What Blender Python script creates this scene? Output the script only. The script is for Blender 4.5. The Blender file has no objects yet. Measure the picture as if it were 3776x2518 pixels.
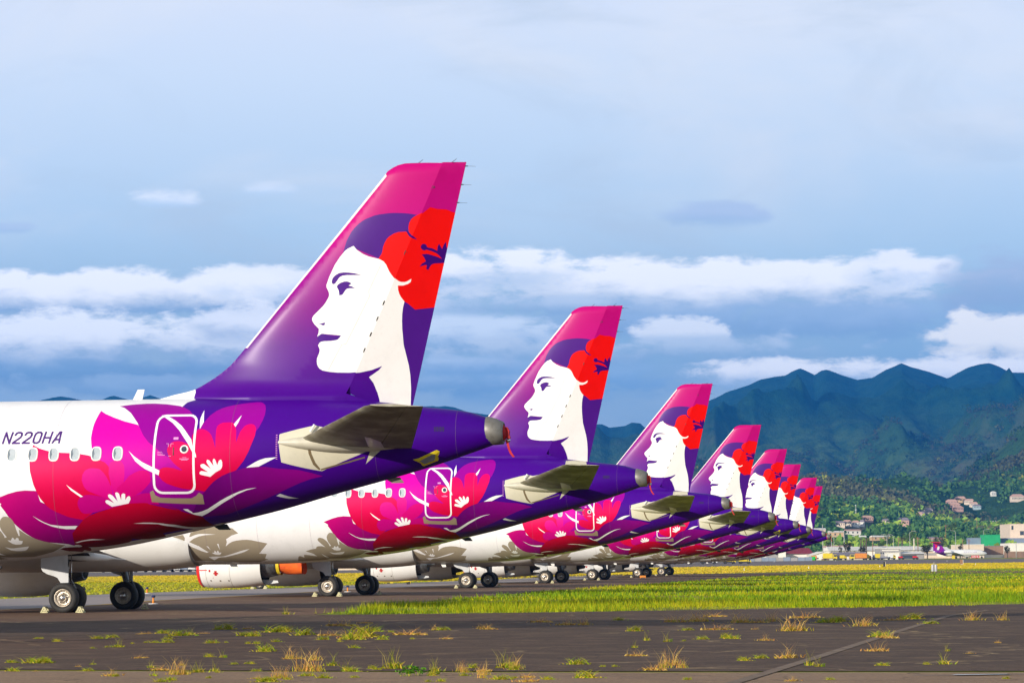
import bpy, math, random
import numpy as np
from mathutils import Vector, Matrix
from mathutils.geometry import delaunay_2d_cdt
random.seed(7); RNG = np.random.default_rng(7)
scene = bpy.context.scene
COL = scene.collection

# ------------------------------------------------------------------ camera
PITCH = math.atan(817.95 / 10888.0); ROLL = 0.0073
CAM_H = 1.767
cd = bpy.data.cameras.new('camera'); cam = bpy.data.objects.new('camera', cd); COL.objects.link(cam)
cd.sensor_width = 36.0; cd.sensor_fit = 'HORIZONTAL'; cd.lens = 103.805
cd.clip_start = 0.5; cd.clip_end = 60000
fw = Vector((0, math.cos(PITCH), math.sin(PITCH))); up0 = Vector((0, -math.sin(PITCH), math.cos(PITCH))); rt0 = Vector((1, 0, 0))
rt = rt0 * math.cos(ROLL) - up0 * math.sin(ROLL); up = up0 * math.cos(ROLL) + rt0 * math.sin(ROLL)
M = Matrix((rt, up, -fw)).transposed().to_4x4(); M.translation = Vector((0, 0, CAM_H)); cam.matrix_world = M
scene.camera = cam
scene.view_settings.view_transform = 'Standard'; scene.view_settings.look = 'None'
scene.view_settings.exposure = 0.06; scene.view_settings.gamma = 1.0

# ------------------------------------------------------------------ sun
SUN_EL = math.radians(15.0); SUN_AZ = math.radians(42.0)      # sun is behind and to the left of the camera
sdir = Vector((-math.sin(SUN_AZ) * math.cos(SUN_EL), -math.cos(SUN_AZ) * math.cos(SUN_EL), math.sin(SUN_EL)))
sl = bpy.data.lights.new('sun', 'SUN'); sl.energy = 5.0; sl.angle = math.radians(0.5); sl.color = (1.0, 0.91, 0.79)
so = bpy.data.objects.new('sun', sl); COL.objects.link(so); so.rotation_euler = (-sdir).to_track_quat('-Z', 'Y').to_euler()

# ------------------------------------------------------------------ sky
def lin(c):
    return tuple(((v / 255.0) / 12.92 if v / 255.0 <= 0.04045 else ((v / 255.0 + 0.055) / 1.055) ** 2.4) for v in c)
world = bpy.data.worlds.new('World'); scene.world = world; world.use_nodes = True
W = world.node_tree; W.nodes.clear()
def wn(t, **k):
    n = W.nodes.new(t)
    for a, b in k.items(): setattr(n, a, b)
    return n
def wmath(op, a, b=None, c=None, clamp=False):
    n = wn('ShaderNodeMath', operation=op, use_clamp=clamp)
    for i, v in enumerate((a, b, c)):
        if v is None: continue
        if isinstance(v, (int, float)): n.inputs[i].default_value = v
        else: W.links.new(v, n.inputs[i])
    return n.outputs[0]
def wsmooth(v, a, b):
    n = wn('ShaderNodeMapRange', interpolation_type='SMOOTHSTEP')
    W.links.new(v, n.inputs[0]); n.inputs[1].default_value = a; n.inputs[2].default_value = b
    return n.outputs[0]
def wmix(f, a, b):
    n = wn('ShaderNodeMix', data_type='RGBA')
    for s, v in ((n.inputs[0], f), (n.inputs[6], a), (n.inputs[7], b)):
        if isinstance(v, (int, float)): s.default_value = v
        elif isinstance(v, tuple): s.default_value = (*v, 1)
        else: W.links.new(v, s)
    return n.outputs[2]
tc = wn('ShaderNodeTexCoord'); sep = wn('ShaderNodeSeparateXYZ'); W.links.new(tc.outputs['Generated'], sep.inputs[0])
hy = wmath('SQRT', wmath('ADD', wmath('POWER', sep.outputs[0], 2.0), wmath('POWER', sep.outputs[1], 2.0)))
AZ = wmath('ARCTAN2', sep.outputs[0], sep.outputs[1]); EL = wmath('ARCTAN2', sep.outputs[2], hy)
comb = wn('ShaderNodeCombineXYZ'); W.links.new(wmath('MULTIPLY', AZ, 1.0), comb.inputs[0]); W.links.new(wmath('MULTIPLY', EL, 2.4), comb.inputs[1])
def wnoise(scale, detail=8, rough=0.55, dist=0.0, off=0.0):
    mp = wn('ShaderNodeVectorMath', operation='ADD'); W.links.new(comb.outputs[0], mp.inputs[0]); mp.inputs[1].default_value = (off, off * 0.7, off * 1.3)
    n = wn('ShaderNodeTexNoise'); W.links.new(mp.outputs[0], n.inputs['Vector'])
    n.inputs['Scale'].default_value = scale; n.inputs['Detail'].default_value = detail; n.inputs['Roughness'].default_value = rough; n.inputs['Distortion'].default_value = dist
    return n.outputs['Fac']
sky = wn('ShaderNodeTexSky', sky_type='NISHITA'); sky.sun_disc = False
sky.sun_elevation = SUN_EL; sky.sun_rotation = math.atan2(sdir.x, sdir.y); sky.air_density = 1.2; sky.dust_density = 1.0; sky.ozone_density = 2.5
nish = wn('ShaderNodeVectorMath', operation='SCALE'); W.links.new(sky.outputs[0], nish.inputs[0]); nish.inputs['Scale'].default_value = 0.032
ramp = wn('ShaderNodeValToRGB'); W.links.new(wmath('MULTIPLY', EL, 1 / 0.4), ramp.inputs[0])
cr = ramp.color_ramp
stops = [(0.0, (150, 168, 186)), (0.035, (136, 164, 190)), (0.075, (148, 180, 206)), (0.10, (170, 198, 219)), (0.135, (188, 207, 225)), (0.165, (198, 212, 228)), (0.19, (204, 213, 228)), (0.4, (150, 168, 190))]
cr.elements[0].position = 0; cr.elements[0].color = (*lin(stops[0][1]), 1)
cr.elements[1].position = 1; cr.elements[1].color = (*lin(stops[-1][1]), 1)
for e, c in stops[1:-1]:
    x = cr.elements.new(e / 0.4); x.color = (*lin(c), 1)
base = wmix(wsmooth(EL, 0.22, 0.7), ramp.outputs[0], nish.outputs[0])
# high thin veil
v1 = wsmooth(wnoise(4.5, 8, 0.58, 0.9, 3.1), 0.40, 0.66); v1 = wmath('MULTIPLY', v1, wsmooth(EL, 0.085, 0.15))
col = wmix(wmath('MULTIPLY', v1, 0.75), base, lin((214, 218, 224)))
v2 = wsmooth(wnoise(10.0, 8, 0.6, 0.7, 9.3), 0.46, 0.72); v2 = wmath('MULTIPLY', v2, wsmooth(EL, 0.06, 0.12))
col = wmix(wmath('MULTIPLY', v2, 0.5), col, lin((178, 192, 206)))
# low grey-blue decks between the banks
d1 = wsmooth(wnoise(7.0, 7, 0.55, 0.3, 5.0), 0.40, 0.62); d1 = wmath('MULTIPLY', d1, wmath('SUBTRACT', 1.0, wsmooth(EL, 0.085, 0.115)))
col = wmix(wmath('MULTIPLY', d1, 0.8), col, lin((166, 186, 202)))
big = wnoise(26.0, 9, 0.6, 0.2, 1.7); fine = wnoise(70.0, 8, 0.62, 0.2, 2.9)
lump = wmath('ADD', wmath('MULTIPLY', big, 0.58), wmath('MULTIPLY', fine, 0.42))
def cloud(az, el, ra, rup, rdn, bright, dark, op=1.0, amp=1.6, split=(-0.7, 0.35), soft=0.65):
    """one bank of cloud: crisp lumpy top, soft greyer underside"""
    global col
    dx = wmath('DIVIDE', wmath('SUBTRACT', AZ, az), ra)
    dz = wmath('SUBTRACT', EL, el)
    up_ = wmath('DIVIDE', wmath('MAXIMUM', dz, 0.0), rup); dn_ = wmath('DIVIDE', wmath('MINIMUM', dz, 0.0), rdn)
    q = wmath('ADD', wmath('ADD', wmath('POWER', wmath('ABSOLUTE', dx), 3.0), wmath('POWER', up_, 1.6)), wmath('POWER', wmath('ABSOLUTE', dn_), 2.0))
    q = wmath('ADD', q, wmath('MULTIPLY', wmath('SUBTRACT', lump, 0.5), -amp * 6.0))
    m = wmath('SUBTRACT', 1.0, wsmooth(q, 1.0 - soft, 1.0 + 0.2))
    lowfade = wsmooth(dn_, -1.25, -0.2)
    m = wmath('MULTIPLY', wmath('MULTIPLY', m, lowfade), op)
    t = wmath('ADD', wmath('ADD', up_, dn_), wmath('MULTIPLY', wmath('SUBTRACT', lump, 0.5), 2.2))
    cc = wmix(wsmooth(t, split[0], split[1]), lin(dark), lin(bright))
    col = wmix(m, col, cc)
def vc(x, y):   # photograph direction (2351 px wide) -> azimuth, elevation
    u = x * 1.6062; v = y * 1.6062
    du = u - 1888; dv = v - 1259
    a = du - ROLL * dv; b = -(dv + ROLL * du)
    return math.atan(a / 10888), math.atan(b / 10888) + PITCH
def C(x, y, w, u_, d_, *a, **k):
    az, el = vc(x, y); s = 1.6062 / 10888
    cloud(az, el, w * s, u_ * s, d_ * s, *a, **k)
WH = (246, 247, 250); GB = (138, 168, 202); DB = (96, 132, 172); MB = (184, 204, 228)
C(370, 466, 90, 34, 22, (228, 234, 244), (186, 208, 234), 0.75, 1.0, soft=1.0)
C(620, 440, 70, 22, 16, (222, 230, 244), (186, 208, 234), 0.5, 1.0, soft=1.2)
C(1640, 492, 125, 30, 38, (172, 190, 218), (152, 178, 210), 0.8, 1.0, soft=1.2)
C(20, 535, 60, 14, 18, (172, 190, 218), (152, 178, 210), 0.6, 1.0, soft=1.2)
C(200, 850, 460, 46, 70, (130, 162, 194), (108, 142, 178), 0.8, 1.0, soft=.9)
C(300, 700, 620, 36, 40, (132, 162, 198), (118, 150, 188), 0.7, 1.0, soft=.9)
C(1250, 860, 460, 60, 70, (160, 188, 216), (118, 156, 196), 0.85, 1.2, soft=.9)
C(1700, 730, 620, 60, 80, (160, 184, 214), (130, 160, 196), 0.85, 1.1, soft=.9)
C(1600, 640, 690, 44, 95, WH, (144, 172, 204), 1.0, 1.0, split=(-0.9, 0.05))
C(1130, 612, 230, 52, 70, WH, (150, 180, 212), 1.0, 1.1, split=(-0.9, 0.05))
C(2090, 618, 150, 40, 60, (240, 242, 248), MB, 0.95, 1.0, split=(-0.9, 0.05))
C(2290, 660, 150, 90, 110, (168, 184, 208), (142, 166, 196), 0.9, 0.8, soft=1.0)
C(1560, 762, 130, 30, 34, (236, 240, 246), MB, 0.9, 1.2, split=(-0.9, 0.1))
C(1110, 752, 190, 44, 80, (216, 228, 242), (128, 162, 198), 0.95, 1.1, split=(-0.9, 0.1))
C(1080, 835, 150, 26, 40, (190, 208, 230), (128, 162, 198), 0.8, 1.1)
C(180, 668, 600, 44, 78, WH, (134, 164, 198), 1.0, 1.0, split=(-0.9, 0.1))
C(630, 645, 170, 40, 54, WH, MB, 0.9, 1.0, split=(-0.9, 0.1))
C(250, 775, 500, 56, 90, (242, 245, 250), (126, 158, 192), 1.0, 1.0, split=(-0.95, 0.1))
C(560, 740, 160, 40, 60, (236, 240, 248), (120, 152, 190), 0.9, 1.1, split=(-0.9, 0.1))
C(1500, 800, 520, 30, 60, (196, 210, 226), (136, 166, 196), 0.8, 1.4, soft=.9)
C(700, 880, 700, 26, 40, (168, 190, 212), (120, 152, 184), 0.7, 1.4, soft=.9)
C(1240, 700, 260, 26, 40, (190, 206, 226), (136, 166, 198), 0.8, 1.4, soft=.9)
C(2290, 800, 190, 72, 90, (248, 246, 242), (160, 182, 206), 0.95, 1.5, split=(-0.7, 0.3), soft=.9)
C(1960, 850, 470, 34, 44, (246, 247, 250), (176, 196, 218), 1.0, 1.0, split=(-0.9, 0.1))
bgn = wn('ShaderNodeBackground'); W.links.new(col, bgn.inputs[0]); bgn.inputs[1].default_value = 1.32
wo = wn('ShaderNodeOutputWorld'); W.links.new(bgn.outputs[0], wo.inputs[0])

# ------------------------------------------------------------------ helpers
def setp(o, label=None, cat=None, group=None, kind=None):
    if label: o['label'] = label
    if cat: o['category'] = cat
    if group: o['group'] = group
    if kind: o['kind'] = kind
    return o
def empty(name, loc, rz=0.0, **k):
    o = bpy.data.objects.new(name, None); COL.objects.link(o); o.location = loc; o.rotation_euler = (0, 0, rz); o.empty_display_size = 0.5
    return setp(o, **k)
def mesh_obj(name, verts, faces, mats, parent=None, fm=None, smooth=False, normals=None, colors=None, loc=None, rz=None, **k):
    me = bpy.data.meshes.new(name); me.from_pydata([tuple(v) for v in verts], [], [tuple(f) for f in faces]); 
    for m in (mats if isinstance(mats, (list, tuple)) else [mats]): me.materials.append(m)
    if fm is not None: me.polygons.foreach_set('material_index', fm)
    if smooth: me.polygons.foreach_set('use_smooth', [True] * len(me.polygons))
    if colors is not None:
        ca = me.color_attributes.new('Col', 'FLOAT_COLOR', 'CORNER')
        ca.data.foreach_set('color', np.asarray(colors, dtype=np.float32).ravel())
    me.update()
    if normals is not None: me.normals_split_custom_set_from_vertices([tuple(n) for n in normals])
    o = bpy.data.objects.new(name, me); COL.objects.link(o)
    if parent: o.parent = parent
    if loc is not None: o.location = loc
    if rz is not None: o.rotation_euler = (0, 0, rz)
    return setp(o, **k)
def rename_copy(o, parent=None):
    c = o.copy(); COL.objects.link(c)
    if parent: c.parent = parent
    return c
KIDS = {}
def copy_tree(o, parent=None):
    c = rename_copy(o, parent)
    for ch in [x for x in ALLOBJ() if x.parent == o]: copy_tree(ch, c)
    return c
_cache = {}
def ALLOBJ(): return list(bpy.data.objects)
def children_map():
    m = {}
    for x in bpy.data.objects:
        if x.parent: m.setdefault(x.parent.name, []).append(x)
    return m
def copy_fast(o, cm, parent=None, skip=()):
    c = rename_copy(o, parent)
    for ch in cm.get(o.name, []):
        if ch.name.split('.')[0] in skip: continue
        copy_fast(ch, cm, c, skip)
    return c

class MB:
    """mesh builder collecting several shapes into one mesh"""
    def __init__(s): s.v = []; s.f = []; s.m = []
    def add(s, v, f, m=0):
        n = len(s.v); s.v += [tuple(p) for p in v]; s.f += [tuple(i + n for i in q) for q in f]; s.m += [m] * len(f); return s
    def box(s, x0, x1, y0, y1, z0, z1, m=0, bev=0.0):
        if bev <= 0:
            v = [(x0, y0, z0), (x1, y0, z0), (x1, y1, z0), (x0, y1, z0), (x0, y0, z1), (x1, y0, z1), (x1, y1, z1), (x0, y1, z1)]
            f = [(0, 3, 2, 1), (4, 5, 6, 7), (0, 1, 5, 4), (1, 2, 6, 5), (2, 3, 7, 6), (3, 0, 4, 7)]
            return s.add(v, f, m)
        b = bev
        prof = [(z0, b), (z0 + b, 0), (z1 - b, 0), (z1, b)]
        rings = []
        for z, i in prof:
            rings.append([(x0 + b, y0 + i, z), (x1 - b, y0 + i, z), (x1 - i, y0 + b, z), (x1 - i, y1 - b, z), (x1 - b, y1 - i, z), (x0 + b, y1 - i, z), (x0 + i, y1 - b, z), (x0 + i, y0 + b, z)])
        return s.loft(rings, m=m)
    def loft(s, rings, closed=True, cap=True, m=0):
        n = len(rings[0]); v = [p for r in rings for p in r]; f = []
        for i in range(len(rings) - 1):
            for j in range(n if closed else n - 1):
                k = (j + 1) % n; f.append((i * n + j, i * n + k, (i + 1) * n + k, (i + 1) * n + j))
        if cap: f.append(tuple(range(n))[::-1]); f.append(tuple((len(rings) - 1) * n + j for j in range(n)))
        return s.add(v, f, m)
    def tube(s, p, q, r0, r1=None, n=10, m=0, cap=True):
        r1 = r0 if r1 is None else r1; p = Vector(p); q = Vector(q); d = (q - p).normalized()
        a = d.orthogonal().normalized(); b = d.cross(a)
        rg = [[c + (a * math.cos(t) + b * math.sin(t)) * r for t in [2 * math.pi * i / n for i in range(n)]] for c, r in ((p, r0), (q, r1))]
        return s.loft(rg, cap=cap, m=m)
    def lathe(s, prof, c, axis='y', n=24, m=0, cap=False):
        """prof: (along, radius) list"""
        rings = []
        for t, r in prof:
            ring = []
            for i in range(n):
                a = 2 * math.pi * i / n; u, w = r * math.cos(a), r * math.sin(a)
                ring.append({'y': (c[0] + u, c[1] + t, c[2] + w), 'x': (c[0] + t, c[1] + u, c[2] + w), 'z': (c[0] + u, c[1] + w, c[2] + t)}[axis])
            rings.append(ring)
        return s.loft(rings, cap=cap, m=m)
    def prism(s, pts, axis, a, b, m=0):
        """2D polygon extruded along axis between a and b"""
        def P(p, t): return {'y': (p[0], t, p[1]), 'x': (t, p[0], p[1]), 'z': (p[0], p[1], t)}[axis]
        return s.loft([[P(p, a) for p in pts], [P(p, b) for p in pts]], m=m)
    def build(s, name, mats, parent=None, smooth=False, angle=None, **k):
        o = mesh_obj(name, s.v, s.f, mats, parent, fm=s.m, smooth=smooth or angle is not None, **k)
        if angle is not None:
            o.data.set_sharp_from_angle(angle=math.radians(angle))
        return o

# ------------------------------------------------------------------ materials
def mat(name, color=(0.5, 0.5, 0.5), rough=0.5, metal=0.0, coat=0.0, noise=None, bump=None, attr=False, spec=0.5, emit=None, sheen=None):
    """procedural principled material; noise = (scale, colour2, low, high) mottling; bump = (scale, strength, distance)"""
    m = bpy.data.materials.new(name); m.use_nodes = True; N = m.node_tree; b = N.nodes['Principled BSDF']
    b.inputs['Base Color'].default_value = (*color, 1); b.inputs['Roughness'].default_value = rough; b.inputs['Metallic'].default_value = metal
    b.inputs['Specular IOR Level'].default_value = spec
    if coat: b.inputs['Coat Weight'].default_value = coat; b.inputs['Coat Roughness'].default_value = 0.22
    src = None
    if attr:
        a = N.nodes.new('ShaderNodeAttribute'); a.attribute_name = 'Col'; src = a.outputs['Color']
    tcn = N.nodes.new('ShaderNodeTexCoord')
    if noise:
        for scale, c2, lo, hi in (noise if isinstance(noise, list) else [noise]):
            n = N.nodes.new('ShaderNodeTexNoise'); n.inputs['Scale'].default_value = scale; n.inputs['Detail'].default_value = 7; n.inputs['Roughness'].default_value = 0.6
            N.links.new(tcn.outputs['Object'], n.inputs['Vector'])
            r = N.nodes.new('ShaderNodeMapRange'); N.links.new(n.outputs['Fac'], r.inputs[0]); r.inputs[1].default_value = lo; r.inputs[2].default_value = hi; r.interpolation_type = 'SMOOTHSTEP'
            mx = N.nodes.new('ShaderNodeMix'); mx.data_type = 'RGBA'; N.links.new(r.outputs[0], mx.inputs[0])
            if src is not None: N.links.new(src, mx.inputs[6])
            else: mx.inputs[6].default_value = (*color, 1)
            if len(c2) == 1:
                mx.blend_type = 'MULTIPLY'; mx.inputs[7].default_value = (c2[0], c2[0], c2[0], 1)
            else: mx.inputs[7].default_value = (*c2, 1)
            src = mx.outputs[2]
    if src is not None: N.links.new(src, b.inputs['Base Color'])
    if bump:
        n = N.nodes.new('ShaderNodeTexNoise'); n.inputs['Scale'].default_value = bump[0]; n.inputs['Detail'].default_value = 6
        N.links.new(tcn.outputs['Object'], n.inputs['Vector'])
        bp = N.nodes.new('ShaderNodeBump'); bp.inputs['Strength'].default_value = bump[1]; bp.inputs['Distance'].default_value = bump[2]
        N.links.new(n.outputs['Fac'], bp.inputs['Height']); N.links.new(bp.outputs[0], b.inputs['Normal'])
    if emit: b.inputs['Emission Color'].default_value = (*emit[0], 1); b.inputs['Emission Strength'].default_value = emit[1]
    return m
M_paint = mat('livery_paint', rough=0.42, coat=0.05, spec=0.12, attr=True, noise=[(1.3, (0.93,), 0.45, 0.75), (9.0, (0.95,), 0.5, 0.75)], bump=(1.1, 0.12, 0.02))
M_metal = mat('bare_metal', (0.22, 0.21, 0.19), 0.5, 0.4, noise=(6, (0.16, 0.15, 0.13), 0.4, 0.7))
M_stab = mat('stabiliser_paint', (0.42, 0.40, 0.33), 0.5, noise=(1.5, (0.36, 0.35, 0.27), 0.4, 0.7), attr=True)
M_white = mat('white_paint', (0.80, 0.79, 0.76), 0.35, coat=0.3, noise=(1.1, (0.72, 0.71, 0.67), 0.45, 0.75))
M_wing = mat('grey_wing_paint', (0.46, 0.47, 0.47), 0.4, noise=(0.8, (0.40, 0.40, 0.38), 0.4, 0.7))
M_tyre = mat('tyre_rubber', (0.022, 0.021, 0.02), 0.75, noise=(9, (0.035, 0.032, 0.028), 0.4, 0.7))
M_rim = mat('wheel_metal', (0.50, 0.44, 0.36), 0.4, 0.6, noise=(14, (0.32, 0.27, 0.21), 0.4, 0.7))
M_hub = mat('hub_metal', (0.75, 0.73, 0.70), 0.2, 0.9, noise=(20, (0.55, 0.53, 0.5), 0.4, 0.7))
M_strut = mat('gear_metal', (0.20, 0.21, 0.22), 0.35, 0.6, noise=(8, (0.12, 0.12, 0.12), 0.4, 0.7))
M_dark = mat('dark_interior', (0.02, 0.02, 0.022), 0.8, noise=(4, (0.03, 0.03, 0.03), 0.4, 0.7))
M_glass = mat('dark_glass', (0.03, 0.05, 0.07), 0.08, noise=(3, (0.05, 0.07, 0.09), 0.4, 0.7))
M_blind = mat('window_blind', (0.46, 0.51, 0.54), 0.25, coat=0.3, noise=(8, (0.38, 0.44, 0.47), 0.4, 0.7))
M_reveal_shade = mat('reveal_shade_paint', (0.10, 0.14, 0.18), 0.4, noise=(8, (0.15, 0.19, 0.23), 0.4, 0.7))
M_red = mat('red_cloth', (0.50, 0.01, 0.012), 0.75, noise=(6, (0.32, 0.005, 0.01), 0.4, 0.7))
M_redp = mat('red_paint', (0.72, 0.02, 0.015), 0.45, noise=(3, (0.6, 0.015, 0.012), 0.4, 0.7))
M_orange = mat('orange_canvas', (0.85, 0.14, 0.01), 0.8, noise=(2, (0.6, 0.07, 0.008), 0.4, 0.7), bump=(2.2, 0.6, 0.06))
M_yellow = mat('yellow_paint', (0.80, 0.62, 0.02), 0.5, noise=(4, (0.65, 0.46, 0.02), 0.4, 0.7))
M_grey = mat('grey_panel', (0.22, 0.22, 0.25), 0.5, noise=(6, (0.3, 0.3, 0.34), 0.4, 0.7))
M_purplem = mat('purple_letters', lin((78, 34, 120)), 0.4, noise=(5, lin((64, 26, 104)), 0.4, 0.7))
M_blackp = mat('black_paint', (0.02, 0.02, 0.02), 0.5, noise=(5, (0.03, 0.03, 0.03), 0.4, 0.7))
M_line = mat('seam_sealant', (0.16, 0.13, 0.10), 0.7, noise=(5, (0.2, 0.17, 0.13), 0.4, 0.7))
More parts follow.
